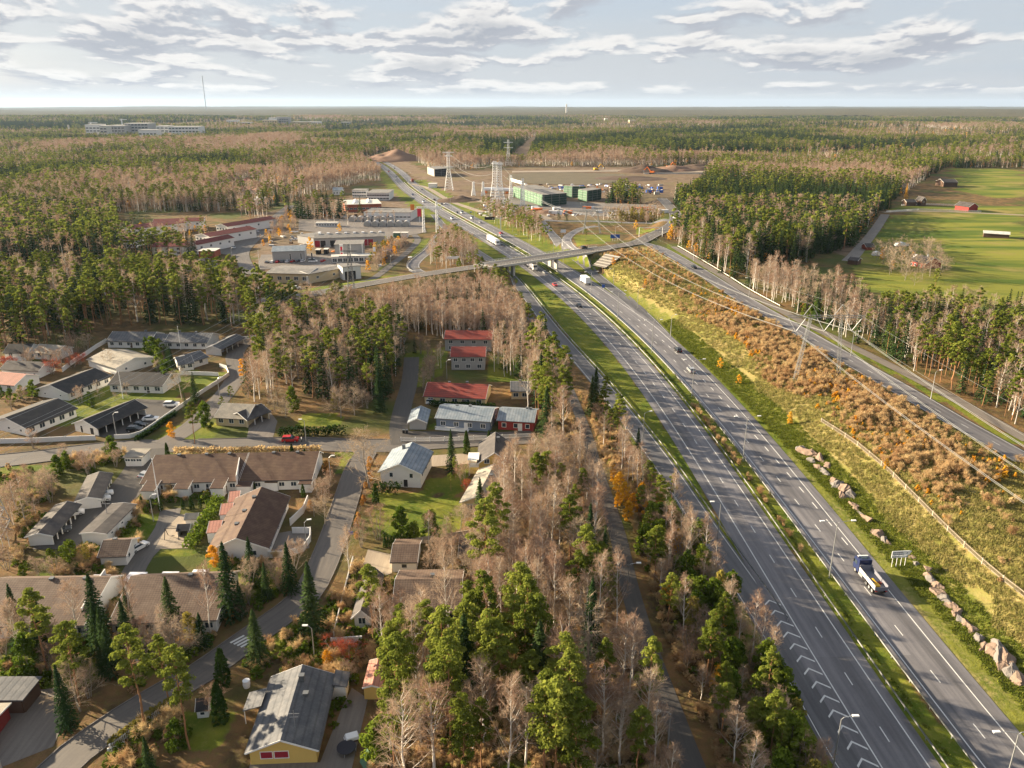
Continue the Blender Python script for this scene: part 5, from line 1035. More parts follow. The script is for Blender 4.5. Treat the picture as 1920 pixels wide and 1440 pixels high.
D = (pg_.location - n1b); D.z = 0; nx_ = [a + D * .95 for a in att]
for i in range(3):
    nm = ('left', 'middle', 'right')[i]; up = Vector((0, 0, 0))
    for k, s in enumerate((-.25, .25)):
        o_ = Vector((s, 0, 0)); wires('conductor right of the motorway', [(nm + (' first', ' second')[k] + ' wire toward the junction', att[i] + o_, a2[i] + o_, 8), (nm + (' first', ' second')[k] + ' wire toward the lower right', att[i] + o_, nx_[i] + o_, 9)], .04)
for i in range(2): wires('thin earth wire right of the motorway', [(('left', 'right')[i] + ' one toward the lower right', pk[i], pk[i] + D * .95, 7), (('left', 'right')[i] + ' one toward the junction', pk[i], n1b + Vector(((-5, 7)[i], 0, hh + 4)), 6)], .018)
def tower(label, u, v, vt, wb, wt, arms=(), m_='steel_white', n=8, bar=.2, nm='power_pylon', cat='pylon'):
    b = P(u, v); h = Py(u, vt, b.y).z - b.z; e = empty(nm, b, 0, label, cat); lattice(e, (0, 0, 0), (0, 0, h * .55), wb, wt, n, m_, bar, 'lower_mast'); lattice(e, (0, 0, h * .55), (0, 0, h), wt, wt * .8, n, m_, bar * .8, 'upper_mast')
    for fz, w in arms: lattice(e, (-w, 0, h * fz), (w, 0, h * fz), .8, .8, 6, m_, bar * .7, 'crossarm')
    return b, h
T1, h1 = tower('tall white lattice pylon beside the motorway site entrance', 842, 357, 285, 9, 3, ((.99, 6), (.9, 4), (.62, 5)))
T2, h2 = tower('white lattice pylon at the far forest cutting', 953, 311, 262, 9, 3, ((.9, 7), (.7, 7)))
T3, h3 = tower('left of the two thick white lattice pylons at the site', 928, 383, 303, 10, 4, ((.96, 3),), bar=.26); T4, h4 = tower('right of the two thick white lattice pylons at the site', 937, 383, 304, 10, 4, ((.96, 3),), bar=.26)
for i, (u, v, vt) in enumerate(((888, 367, 341), (906, 367, 341), (958, 373, 329), (980, 385, 335))):
    tower('white gantry tower of the building site, %s from the left' % SH[i], u, v, vt, 4, 2, (), bar=.3, n=6, nm='gantry_tower', cat='tower')
ga, gb = Py(958, 337, P(958, 373).y), Py(980, 343, P(980, 385).y); e = empty('gantry_beam', ga, 0, 'white beam joining the two right gantry towers', 'beam'); lattice(e, (0, 0, 0), gb - ga, 2, 2, 8, 'steel_white', .3, 'truss')
for i, fz in enumerate((.95, .78, .62)): wires('cable between the tall pylon and the thick white pylons', [(('upper', 'middle', 'lower')[i], T1 + Vector((2, 0, h1 * fz)), T3 + Vector((-2, 0, h3 * (.92 - .2 * i))), 7)], .09)
for i in range(3): wires('cable from the thick white pylons over the green blocks', [(('upper', 'middle', 'lower')[i], T4 + Vector((2, 0, h4 * (.92 - .2 * i))), a2[i], 6)], .08)
lt = P(795, 436); rt = P(820, 436); e = empty('power_pylon', (lt + rt) / 2, 0, 'white steel portal pylon left of the motorway by the banners', 'pylon'); O2 = e.location; hp = Py(795, 389, lt.y).z - lt.z
for q in (lt, rt): lattice(e, q - O2, (q - O2) + Vector((0, 0, hp + (4 if q is rt else 0))), 1.6, 1.0, 9, 'steel_white', .18, 'leg')
lattice(e, (lt - O2) + Vector((-5, 0, hp)), (rt - O2) + Vector((4, 0, hp)), 1, 1, 8, 'steel_white', .15, 'crossarm')
b = P(659, 546); hL = Py(657, 458, b.y).z - b.z; TL = empty('power_pylon', b, 0, 'dark slender lattice pylon beside the road below the workshops', 'pylon'); lattice(TL, (0, 0, 0), (0, 0, hL), 3.2, .8, 14, 'steel_dark', .10, 'mast')
for fz, w in ((.86, 4), (.74, 5), (.62, 4)): lattice(TL, (-w, 0, hL * fz), (w, 0, hL * fz), .5, .5, 6, 'steel_dark', .08, 'crossarm')
bL = P(-22, 1012); LT = empty('power_pylon', bL, 0, 'grey lattice pylon cut by the left edge of the picture', 'pylon'); lattice(LT, (0, 0, 0), (0, 0, 24), 7.5, 1.2, 8, 'steel', .14, 'mast')
for z, w in ((16, 4.5), (19, 5.5), (22, 4.5)): lattice(LT, (-w, 0, z), (w, 0, z), .5, .5, 6, 'steel', .1, 'crossarm')
for i, (fz, w, z) in enumerate(((.86, 4, 22), (.74, 5, 19), (.62, 4, 16))):
    for s in (-1, 1): wires('cable over the left row houses', [('%s %s one' % (('upper', 'middle', 'lower')[i], ('left', 'right')[s > 0]), b + Vector((s * w, 0, hL * fz)), bL + Vector((s * w, 0, z)), 4)], .03)
# ------------------------------------------------------------------ walls and fences
def wall_run(name, label, px, h, m_, th=.18, panel=4.0, picket=False, cat='fence'):
    pts = densify(np.array([tuple(P(u, v)) for u, v in px]), panel); e = empty(name, tuple(pts[0]), 0, label, cat); o = pts[0]
    for a, b_ in zip(pts[:-1], pts[1:]):
        a, b_ = Vector(a - o), Vector(b_ - o); d = b_ - a
        if picket:
            m = MB(); n = max(3, int(d.length / .28))
            for i in range(n): q = a + d * ((i + .5) / n); m.bar((q.x, q.y, q.z + .08), (q.x, q.y, q.z + h), .13, .03)
            for z in (.3, h - .2): m.bar(a + Vector((0, 0, z)), b_ + Vector((0, 0, z)), .05, .09)
            m.build('picket_panel', MATS[m_], e)
        else: MB().bar(a + d * .01 + Vector((0, 0, h / 2 - .1)), b_ - d * .01 + Vector((0, 0, h / 2 - .1)), th, h + .2).build('wall_panel', MATS[m_], e)
        MB().box(a.x - .11, a.x + .11, a.y - .11, a.y + .11, a.z - .2, a.z + h + .06).build('post', MATS[m_], e)
    BLOCK.append(np.array([(p[0] - .4, p[1]) for p in pts] + [(p[0] + .4, p[1] + .3) for p in pts[::-1]]))
wall_run('garden_wall', 'white boundary wall curving along the lane and parking lot', [(216, 823), (257, 821), (282, 805), (335, 768), (377, 739), (430, 705), (424, 690), (412, 688)], 1.3, 'wall_white', cat='wall')
wall_run('garden_wall', 'white wall along the street before the left row houses', [(-20, 832), (60, 830), (120, 827), (180, 825)], 1.4, 'wall_white', cat='wall')
wall_run('garden_wall', 'white wall below the grey roofed pair', [(338, 703), (375, 703), (410, 705)], 1.3, 'wall_white', cat='wall')
wall_run('garden_wall', 'white wall running uphill behind the large hall', [(118, 697), (140, 680), (160, 668), (178, 655), (200, 642)], 1.6, 'wall_white', cat='wall')
wall_run('garden_wall', 'low white wall before the houses among the left pines', [(0, 677), (30, 676), (50, 677)], 1.2, 'wall_white', cat='wall')
wall_run('garden_wall', 'white wall along the lane end in the upper left', [(452, 637), (480, 634), (500, 634)], 1.2, 'wall_white', cat='wall')
wall_run('garden_wall', 'white terrace wall in front of the gabled brown roofed house', [(503, 1046), (530, 1046), (565, 1040), (584, 1012), (588, 1000), (548, 1000)], 1.5, 'wall_white', cat='wall')
wall_run('garden_wall', 'white terrace wall behind the gabled brown roofed house', [(545, 985), (560, 968), (575, 958), (578, 940)], 1.7, 'wall_white', cat='wall')
wall_run('garden_wall', 'white wall between the tiled house and the red shrub', [(622, 1208), (650, 1206), (680, 1204)], 1.3, 'wall_white', cat='wall')
wall_run('garden_wall', 'wide white wall below the large tiled house', [(778, 1200), (800, 1198), (822, 1198)], 1.3, 'wall_white', cat='wall')
wall_run('garden_wall', 'white end wall sloping between the two brown tiled row houses', [(160, 1176), (176, 1145), (190, 1120), (203, 1100)], 4.0, 'wall_white', panel=3, cat='wall')
wall_run('garden_wall', 'pale firewall between the halves of the long row house', [(447, 925), (453, 890)], 4.8, 'wall_white', panel=5, cat='wall')
wall_run('picket_fence', 'white board fence along the forecourt of the wooden houses', [(752, 828), (800, 828), (850, 827), (900, 825), (950, 822), (995, 820)], 1.3, 'fence_white', picket=True)
wall_run('picket_fence', 'white picket fence under yellow hedge at the lower left', [(208, 1408), (240, 1382), (275, 1358), (310, 1334), (330, 1318)], 1.2, 'fence_white', picket=True)
wall_run('picket_fence', 'white garden gate corner at the bottom left', [(205, 1415), (222, 1418), (238, 1408), (236, 1400)], 1.1, 'fence_white', picket=True, panel=2)
wall_run('board_fence', 'pale board fence beside the clipped conifer row', [(772, 1022), (800, 1018), (815, 1015)], 1.5, 'fence_wood')
wall_run('board_fence', 'pale board fence beside the tall pines', [(838, 1012), (862, 1006), (880, 1005)], 1.5, 'fence_wood')
wall_run('board_fence', 'long pale fence between the street and the lower gardens', [(662, 1052), (652, 1090), (642, 1130), (632, 1170), (626, 1196)], 1.1, 'concrete_light')
wall_run('paddock_fence', 'white rail fence along the near side of the paddocks', [(1662, 398), (1720, 394), (1780, 396), (1840, 398)], 1.4, 'fence_white', picket=True, panel=12)
wall_run('paddock_fence', 'white rail fence along the far side of the paddocks', [(1690, 386), (1740, 384), (1800, 386)], 1.4, 'fence_white', picket=True, panel=12)
wall_run('mesh_fence', 'thin grey fence along the top of the right bank', [(1540, 792), (1600, 830), (1660, 880), (1720, 940), (1790, 1010), (1860, 1075), (1925, 1125)], 1.3, 'fence_wood', picket=True, panel=6)
# ------------------------------------------------------------------ hedges
def hedge(label, px, w, h, m_='leaves_hedge', dens=70):
    p = densify(np.array([tuple(P(u, v)) for u, v in px]), .5); o = p[0]; n = int(len(p) * dens * .5); k = RNG.integers(0, len(p), n); c = p[k] - o + np.column_stack([RNG.uniform(-w / 2, w / 2, n), RNG.uniform(-w / 2, w / 2, n), (RNG.random(n) ** .6) * h * (.85 + .3 * vnoise(p[k][:, 0], p[k][:, 1], 2.5))])
    e = empty('hedge', tuple(o), 0, label, 'hedge'); v, f = quads(c, RNG.normal(size=(n, 3)) + [0, 0, .8], RNG.uniform(.25, .55, n)); link('foliage', np_mesh('foliage', v, f, MATS[m_]), e); s = MB()
    for q in p[::3] - o: s.bar(q, q + np.array([0, 0, h * .6]), .08)
    s.build('stems', MATS['bark_dark'], e)
hedge('long dark green hedge behind the red car', [(525, 818), (560, 817), (600, 816), (644, 814)], 2.2, 2.6)
hedge('bushy bright green hedge beside the gravel court', [(410, 948), (400, 965), (388, 985), (375, 1005), (358, 1030)], 2.6, 2.6, 'leaves_green', 90)
hedge('yellow hedge on top of the white picket fence', [(212, 1400), (245, 1375), (280, 1350), (322, 1322)], .9, 1.5, 'leaves_olive')
hedge('low trimmed hedge below the parking lot wall', [(258, 826), (285, 810), (312, 790), (330, 778)], 1.3, 1.2)
hedge('dark green hedge behind the wooden houses', [(810, 763), (860, 765), (925, 768)], 1.4, 2.0)
hedge('brown beech hedge behind the long row house', [(330, 852), (400, 851), (470, 850), (540, 849), (600, 848)], 1.6, 1.8, 'brush')
hedge('dark bushes against the white gabled house', [(706, 925), (725, 926), (745, 924)], 2.4, 2.6)
# ------------------------------------------------------------------ rocks along the cutting
def rock(label, u, v, s, m_, seed, sc_=(1, 1, .75)):
    import bmesh
    rng = np.random.default_rng(seed); bm = bmesh.new(); bmesh.ops.create_icosphere(bm, subdivisions=3, radius=1); pl = rdir(rng, 16); pl[:5, 2] = abs(pl[:5, 2]) + .5; pl /= np.linalg.norm(pl, axis=1)[:, None]; dd = rng.uniform(.38, .82, 16)
    for vt in bm.verts:
        c = np.array(vt.co)
        for n_, d_ in zip(pl, dd):
            t = c @ n_ - d_
            if t > 0: c = c - n_ * t
        c = c * (1 + .34 * (vnoise(c[0] * 4 + 9, c[1] * 4 + c[2] * 3, 1, seed) - .5) + .16 * (vnoise(c[0] * 11 + 3, c[1] * 11 + c[2] * 9, 1, seed) - .5)); vt.co = c * np.array(sc_) * s
    me = bpy.data.meshes.new('rock'); bm.to_mesh(me); bm.free(); me.materials.append(MATS[m_]); o = link('rock', me); p = P(u, v); o.location = (p.x, p.y, p.z - s * .12); k = int(np.argmin(abs(RY - p.y))); o.rotation_euler = (rng.uniform(-.2, .2), rng.uniform(-.2, .2), math.atan2(RT[k][1], RT[k][0]) + rng.uniform(-.5, .5)); tag(o, label, 'rock', 'rocks along the cutting')
RK = ((1503, 842, 1.9), (1513, 850, 2.1), (1526, 853, 1.8), (1522, 866, 1.6), (1537, 862, 1.7), (1534, 876, 1.5), (1548, 886, 1.5), (1552, 873, 1.3), (1562, 900, 1.5), (1570, 910, 2.0), (1583, 915, 2.2), (1578, 930, 1.7), (1593, 930, 1.6), (1598, 946, 1.2), (1606, 955, 1.1), (1614, 964, 1.0), (1624, 973, 1.6), (1648, 1002, 1.9), (1656, 1010, 1.4), (1664, 1018, 1.0), (1712, 1046, .8), (1719, 1056, .8),
      (1738, 1066, 1.1), (1742, 1080, 1.2), (1748, 1092, 1.4), (1757, 1100, 1.4), (1764, 1114, 1.5), (1774, 1124, 1.5), (1781, 1138, 1.3), (1794, 1150, 1.2), (1803, 1162, 1.2), (1812, 1172, 1.4), (1823, 1182, 1.4), (1834, 1198, 1.2), (1846, 1212, 1.4), (1858, 1222, 2.2), (1874, 1228, 2.4), (1890, 1236, 2.6), (1880, 1250, 2.0), (1898, 1258, 2.4), (1912, 1272, 2.2))
for i, (u, v, s) in enumerate(RK):
    grp = 'upper brown outcrop' if i < 9 else 'middle outcrop' if i < 17 else 'pale ledge by the white sign' if i < 22 else 'low rock face beyond the truck' if i < 34 else 'large outcrop at the right edge'
    rock('%s rock of the %s beside the motorway, %s along it' % (('brown', 'pinkish', 'tan')[i % 3], grp, ('first', 'second', 'third', 'fourth', 'fifth', 'sixth', 'seventh', 'eighth', 'ninth', 'tenth', 'eleventh', 'twelfth')[(i - (0, 9, 17, 22, 34)[('upp', 'mid', 'pal', 'low', 'lar').index(grp[:3])])]), u, v, s * 1.15, 'rock' if i % 3 else 'rock_grey', i + 3, (1.5, .85, 1.0))
# ------------------------------------------------------------------ signs
def sign(name, label, p, rz, w, h, z0, board, posts=2, pm='steel_white', lines=(), ar=False):
    e = empty(name, p, rz, label, 'sign'); MB().box(-w / 2, w / 2, -.05, .05, z0, z0 + h).build('board', MATS[board], e)
    for i in range(posts): x = -w / 2 + w * (i + .5) / posts; MB().tube([(x, .12, -.4), (x, .12, z0 + h * .9)], .07, 6).build('post', MATS[pm], e)
    for tx, x, z, s, mm in lines:
        cu = bpy.data.curves.new('lettering', 'FONT'); cu.body = tx; cu.size = s; cu.extrude = .01; cu.materials.append(MATS[mm]); t = bpy.data.objects.new('tmp', cu); COL.objects.link(t)
        dg = bpy.context.evaluated_depsgraph_get(); me = bpy.data.meshes.new_from_object(t.evaluated_get(dg)); bpy.data.objects.remove(t); o = link('lettering', me, e); o.location = (x, -.07, z); o.rotation_euler = (math.pi / 2, 0, 0)
    return e
sp0 = P(1684, 1063); sg = sign('direction_sign', 'white motorway direction sign on four posts reading JÄRVENPÄÄ', sp0, .10, 4.6, 1.25, 3.4, 'sign_white', 4, lines=[('JÄRVENPÄÄ', -2.1, 4.06, .52, 'sign_text'), ('TRÄSKÄNDA', -2.1, 3.52, .52, 'sign_text')])
sg.scale = (.8, .8, .8); MB().box(-2.3, 2.0, -.05, .05, 2.72, 3.34).build('board', MATS['sign_white'], sg)
cu = bpy.data.curves.new('lettering', 'FONT'); cu.body = 'MUSEOT'; cu.size = .48; cu.extrude = .01; cu.materials.append(MATS['sign_text']); t = bpy.data.objects.new('tmp', cu); COL.objects.link(t); me = bpy.data.meshes.new_from_object(t.evaluated_get(bpy.context.evaluated_depsgraph_get())); bpy.data.objects.remove(t); o = link('lettering', me, sg); o.location = (-2.1, -.07, 2.86); o.rotation_euler = (math.pi / 2, 0, 0)
for x, z in ((1.4, 3.7), (1.5, 2.8)):
    m = MB(); m.bar((x, -.065, z), (x + .42, -.065, z + .42), .09, .02); m.bar((x + .42, -.065, z + .42), (x + .12, -.065, z + .42), .09, .02); m.bar((x + .42, -.065, z + .42), (x + .42, -.065, z + .12), .09, .02); m.build('arrow', MATS['sign_text'], sg)
MB().add([(2.3, -.05, 3.4), (2.3, -.05, 4.65), (2.9, -.05, 4.45), (2.3, .05, 3.4), (2.3, .05, 4.65), (2.9, .05, 4.45)], [(0, 2, 1), (3, 4, 5), (0, 3, 5, 2), (2, 5, 4, 1)]).build('board_tip', MATS['sign_white'], sg)
sign('road_sign', 'small blue road sign on the gore beside the white box truck', P(1131, 545), 0, 1.4, 1.6, 1.5, 'sign_blue', 1)
e = empty('sign_gantry', P(939, 431), 0, 'black overhead message sign on a cantilever mast beyond the bridge', 'sign'); MB().bar((0, 0, 0), (0, 0, 9.5), .5).build('mast', MATS['steel_white'], e); MB().bar((0, 0, 8.6), (-12, 0, 8.6), .4).build('arm', MATS['steel'], e); MB().box(-12, -4.5, -.4, -.201, 7.4, 9.6).build('board', MATS['dark'], e)
e = empty('sign_gantry', P(861, 502), .1, 'white overhead sign gantry over the left slip road', 'sign'); m = MB()
for x in (0, -7.5): MB().bar((x, 0, 0), (x, 0, 6.2), .3).build('post', MATS['steel'], e)
MB().box(-7.6, .2, -.25, .25, 5.2, 6.6).build('board', MATS['sign_white'], e)
e = empty('sign_gantry', P(1220, 444), .2, 'thin white portal frame sign on the traffic island', 'sign')
for x in (-8, 8): MB().bar((x, 0, 0), (x, 0, 6), .25).build('post', MATS['steel_white'], e)
MB().bar((-8, 0, 6), (8, 0, 6), .25).build('beam', MATS['steel_white'], e)
sign('direction_sign', 'blue direction sign on the island inside the loop', P(1153, 452), 0, 6, 2.4, 1.8, 'sign_blue', 2)
sign('direction_sign', 'white direction sign in the grass between the slip roads', P(1056, 440), 0, 3.6, 2.2, 1.4, 'sign_white', 2)
for i, (u, v, vt) in enumerate(((774, 409, 383), (787, 418, 391))):
    p = P(u, v); h = Py(u, vt, p.y).z - p.z; e = empty('banner', p, 0, 'tall red advertising banner by the motorway, %s one' % ('rear orange-red', 'front crimson')[i], 'banner'); MB().bar((0, 0, 0), (0, 0, h), .35).build('pole', MATS['steel_white'], e); MB().box(-1.6, 1.6, -.3, -.18, h * .45, h).build('cloth', MATS['tarp_orange' if i == 0 else 'flag_red'], e)
e = empty('fuel_sign', P(703, 487), 0, 'yellow upright price pylon before the works', 'sign'); MB().box(-1, 1, -.4, .4, 0, 8.5).build('pillar', MATS['yellow_paint'], e); MB().box(-.8, .8, -.45, -.401, 5, 7.8).build('panel', MATS['sign_white'], e)
# ------------------------------------------------------------------ vehicles
def veh_mesh(L, W_, prof, glass, m_):
    return MB().side(prof, -W_ / 2, W_ / 2)
CARS = {}
def car_proto(kind, col):
    key = (kind, col)
    if key in CARS: return CARS[key]
    if kind == 'van': L, W_, hb_, ht, p = 5.2, 1.95, 1.15, 2.2, [(-2.6, .35), (2.55, .35), (2.6, .9), (2.35, 1.12), (1.55, 1.25), (-2.6, 1.25)]; cab = [(-2.58, 1.25), (1.6, 1.25), (.95, 2.1), (.6, 2.2), (-2.5, 2.2)]
    elif kind == 'suv': L, W_, p = 4.6, 1.85, [(-2.25, .32), (2.2, .32), (2.3, .75), (2.15, 1.0), (1.2, 1.1), (-2.2, 1.08), (-2.3, .7)]; cab = [(-2.15, 1.08), (1.15, 1.1), (.45, 1.62), (.1, 1.68), (-1.7, 1.66), (-2.05, 1.4)]
    else: L, W_, p = 4.5, 1.8, [(-2.2, .28), (2.15, .28), (2.25, .6), (2.1, .82), (1.05, .95), (-1.7, .98), (-2.2, .9), (-2.27, .6)]; cab = [(-1.75, .96), (1.0, .94), (.25, 1.4), (-.1, 1.45), (-1.0, 1.43), (-1.35, 1.3)]
    body = MB().side(p, -W_ / 2, W_ / 2); ct = [(x, z) for x, z in cab]; zt = max(z for _, z in cab); inn = W_ / 2 - .12
    roof = MB().side([(cab[2][0] - .12, zt - .06), (cab[3][0], zt + .02), (cab[-2][0], zt + .0), (cab[-1][0] + .02, zt - .12)], -inn + .02, inn - .02)
    wheel = MB().tube([(0, -.11, 0), (0, .11, 0)], .32, 12); rim = MB().tube([(0, -.125, 0), (0, .125, 0)], .19, 8)
    lampf = MB().box(-.05, .05, -.18, .18, -.08, .08)
    CARS[key] = (L, W_, body.mesh('body', MATS[col], False), MB().side(cab, -inn, inn).mesh('glasshouse', MATS['glass']), roof.mesh('roof', MATS[col]), wheel.mesh('wheel', MATS['rubber'], False), rim.mesh('rim', MATS['steel']), lampf.mesh('headlight', MATS['lamp_clear']), lampf.mesh('tail_light', MATS['lamp_red'])); return CARS[key]
def car(label, u, v, rz, kind='sedan', col='car_white', z=None, group=None, p=None):
    L, W_, b, g, r, w, ri, hl, tl = car_proto(kind, col); q = p or P(u, v); e = empty('van' if kind == 'van' else 'car', (q[0], q[1], (q[2] if z is None else z) + .06), rz, label, 'van' if kind == 'van' else 'car', group)
    link('body', b, e); link('glasshouse', g, e); link('roof', r, e)
    for x in (-L * .30, L * .31):
        for y in (-W_ / 2 + .06, W_ / 2 - .06): o = link('wheel', w, e); o.location = (x, y, .32); link('rim', ri, o)
    for y in (-W_ * .36, W_ * .36):
        o = link('headlight', hl, e); o.location = (L / 2 - .08, y, .66); o = link('tail_light', tl, e); o.location = (-L / 2 + .02, y, .78)
def on_road(u, v, off):
    """nearest point of the motorway at that offset from the rail, and the driving direction"""
    p = Pz(u, v); k = int(np.argmin(np.abs(RY - p.y))); c = RAILC[k] + RN[k] * off; a = math.atan2(RT[k][1], RT[k][0]); return (c[0] + (p.y - RY[k]) * RT[k][0] / RT[k][1], p.y, hz(c[0], p.y)), a
for lab, u, v, off, kind, col in (('black car on the right carriageway, upper of the close pair', 1270, 659, 13.9, 'suv', 'car_black'), ('silver car on the right carriageway, lower of the close pair', 1290, 697, 11.0, 'suv', 'car_silver'), ('dark car in front of the white van far beyond the bridge', 862, 400, 7, 'sedan', 'car_grey'), ('white van leading the pair far beyond the bridge', 871, 401, 10.6, 'van', 'car_white'),
                                 ('white van alone beyond the bridge', 884, 411, 10.6, 'van', 'car_white'), ('pinkish car behind the lone white van', 902, 419, 10.6, 'sedan', 'car_silver'), ('red car overtaking beyond the bridge', 941, 439, 10.6, 'sedan', 'car_red'), ('white car beside the red one beyond the bridge', 939, 444, 7, 'suv', 'car_white'), ('white car far up the right carriageway', 830, 384, 10.6, 'sedan', 'car_white'),
                                 ('grey car far up the right carriageway', 840, 384, 7, 'sedan', 'car_grey'), ('black car far up the right carriageway', 819, 376, 7, 'sedan', 'car_black'), ('dark car near the site entrance', 796, 356, 10.6, 'sedan', 'car_grey'), ('white van near the site entrance', 768, 339, 10.6, 'van', 'car_white'), ('white car at the far bend', 734, 312, 10.6, 'sedan', 'car_white'), ('dark car at the far bend', 740, 316, 7, 'sedan', 'car_black')):
    p, a = on_road(u, v, off); car(lab, 0, 0, a, kind, col, p=p, group='traffic on the motorway')
for lab, u, v, off, kind, col in (('dark car beside the white lorry beyond the bridge', 943, 462, -3.6, 'sedan', 'car_black'), ('white van coming toward the bridge', 847, 412, -7.2, 'van', 'car_white'), ('dark car far up the left carriageway', 775, 366, -7.2, 'sedan', 'car_blue'), ('white van far up the left carriageway', 800, 380, -7.2, 'van', 'car_white'),
                                 ('silver car just below the bridge', 1022, 513, -3.6, 'sedan', 'car_silver'), ('red car below the bridge', 1033, 536, -7.2, 'sedan', 'car_red'), ('dark green car halfway below the bridge', 1078, 575, -7.2, 'sedan', 'car_black'), ('silver car at the far left bend', 712, 310, -7.2, 'sedan', 'car_silver'), ('red car at the far left bend', 724, 322, -7.2, 'sedan', 'car_red'), ('dark car in the far left lane', 736, 332, -3.6, 'sedan', 'car_grey'), ('white car in the far left lane', 745, 336, -7.2, 'suv', 'car_white')):
    p, a = on_road(u, v, off); car(lab, 0, 0, a + math.pi, kind, col, p=p, group='traffic on the motorway')
k = int(np.argmin(np.linalg.norm(PAR - np.array(P(1301, 504))[:2], axis=1))); d = PAR[k + 1] - PAR[k]; car('black car on the side road above the orange brush', 1301, 504, math.atan2(d[1], d[0]), 'suv', 'car_black', z=P(1301, 504).z + .2)
q = Pz(1095, 466, 7.3); car('dark car crossing the bridge', 0, 0, brz, 'suv', 'car_black', p=(q.x, q.y, 7.3)); q = P(556, 542); car('white car on the road below the workshops', 556, 542, .35, 'suv', 'car_white'); car('white car at the junction below the site', 1266, 410, 1.9, 'sedan', 'car_white', z=P(1266, 410).z + .3)
for lab, u, v, rz, kind, col in (('white estate car at the far end of the parking lot', 322, 762, .05, 'suv', 'car_white'), ('white sedan in the middle of the parking lot', 283, 788, .15, 'sedan', 'car_white'), ('black car in the parking lot beside the white sedan', 262, 800, -.05, 'sedan', 'car_black'), ('black car in the parking lot nearest the street', 254, 809, -.05, 'suv', 'car_black'), ('dark red estate car parked by the long hedge', 545, 828, .05, 'suv', 'car_red'),
                                 ('white car behind the slate-blue house', 812, 757, .1, 'suv', 'car_white'), ('silver car beside the end of the long row house', 276, 893, 1.2, 'sedan', 'car_silver'), ('white car in the right carport, rear one', 194, 930, .5, 'sedan', 'car_white'), ('white car in the right carport, front one', 189, 940, .5, 'sedan', 'car_white'), ('white car in the left carport, rear one', 139, 966, .5, 'sedan', 'car_white'), ('dark car in the left carport, front one', 114, 998, .5, 'sedan', 'car_grey'),
                                 ('white car parked by the small tile roofed house', 260, 1030, 1.1, 'sedan', 'car_white'), ('white van under the rear grey carport', 406, 661, .2, 'van', 'car_white'), ('white car behind the cream roadside house', 974, 727, .1, 'suv', 'car_white'), ('white camper van in the sales yard', 587, 492, .1, 'van', 'car_white')):
    car(lab, u, v, rz, kind, col)
for i in range(9): car('%s car in the sales yard row, %s from the left' % (('dark', 'white', 'red')[i % 3], (SH + ['seventh', 'eighth', 'ninth'])[i]), 502 + i * 9.5 + (28 if i > 7 else 0), 493 - i * .3, 1.4, 'sedan', ('car_grey', 'car_white', 'car_red')[i % 3], group='cars in the sales yard')
for i, (u, v) in enumerate(((462, 427), (490, 426), (482, 436), (466, 446), (431, 452), (438, 466), (379, 490), (392, 490), (548, 446), (552, 450))): car('%s car parked by the maroon blocks, %s from the top' % (('white', 'dark', 'silver')[i % 3], (SH + ['seventh', 'eighth', 'ninth', 'tenth'])[i]), u, v, .3 + i, 'sedan', ('car_white', 'car_grey', 'car_silver')[i % 3], group='cars by the maroon blocks')
def wheels(e, xs_, W_, r=.5, tw=.3):
    wm = MB().tube([(0, -tw / 2, 0), (0, tw / 2, 0)], r, 14).mesh('wheel', MATS['rubber']); rm = MB().tube([(0, -tw / 2 - .02, 0), (0, tw / 2 + .02, 0)], r * .55, 10).mesh('rim', MATS['steel'])
    for x in xs_:
        for y in (-W_ / 2 + tw / 2, W_ / 2 - tw / 2): o = link('wheel', wm, e); o.location = (x, y, r); link('rim', rm, o)
def lorry(label, p, a, col, trailer=True, box='plastic_white'):
    e = empty('lorry', (p[0], p[1], p[2] + .06), a, label, 'lorry'); W_ = 2.5
    MB().side([(6.2, .6), (8.3, .6), (8.35, 1.6), (8.15, 3.0), (7.7, 3.5), (6.2, 3.6)], -1.22, 1.22).build('cab', MATS[col], e); MB().box(8.14, 8.30, -1.05, 1.05, 1.9, 2.9).build('windscreen', MATS['glass'], e); MB().box(6.7, 7.8, -1.26, 1.26, 1.9, 2.8).build('side_window', MATS['glass'], e)
    MB().box(-1.5, 6.0, -1.26, 1.26, 1.0, 4.0).build('cargo_box', MATS[box], e); MB().box(-1.4, 8.0, -.45, .45, .6, .99).build('chassis', MATS['steel_dark'], e); wheels(e, (7.2, .4, -.7), W_)
    for y in (-.85, .85): MB().box(8.34, 8.4, y - .2, y + .2, .8, 1.05).build('headlight', MATS['lamp_clear'], e)
    if trailer: MB().box(-15, -2.6, -1.26, 1.26, 1.0, 4.0).build('trailer_box', MATS[box], e); MB().box(-14.8, -1.41, -.45, .45, .6, .99).build('trailer_chassis', MATS['steel_dark'], e); wheels(e, (-4, -12.4, -13.6), W_)
    return e
p, a = on_road(928, 458, -7.2); lorry('white lorry with long trailer beyond the bridge on the left carriageway', p, a + math.pi, 'car_white')
p, a = on_road(1000, 503, -7.2); lorry('white lorry emerging from under the bridge', p, a + math.pi, 'car_white', True, 'bed_grey')
p, a = on_road(1103, 534, 10.6); lorry('white box truck below the bridge on the right carriageway', p, a, 'car_white', False)
p, a = on_road(776, 342, 10.6); lorry('brown lorry far up the right carriageway', p, a, 'car_white', False, 'wood_red'); p, a = on_road(722, 303, 10.6); lorry('pale lorry at the far bend of the motorway', p, a, 'car_white', False)
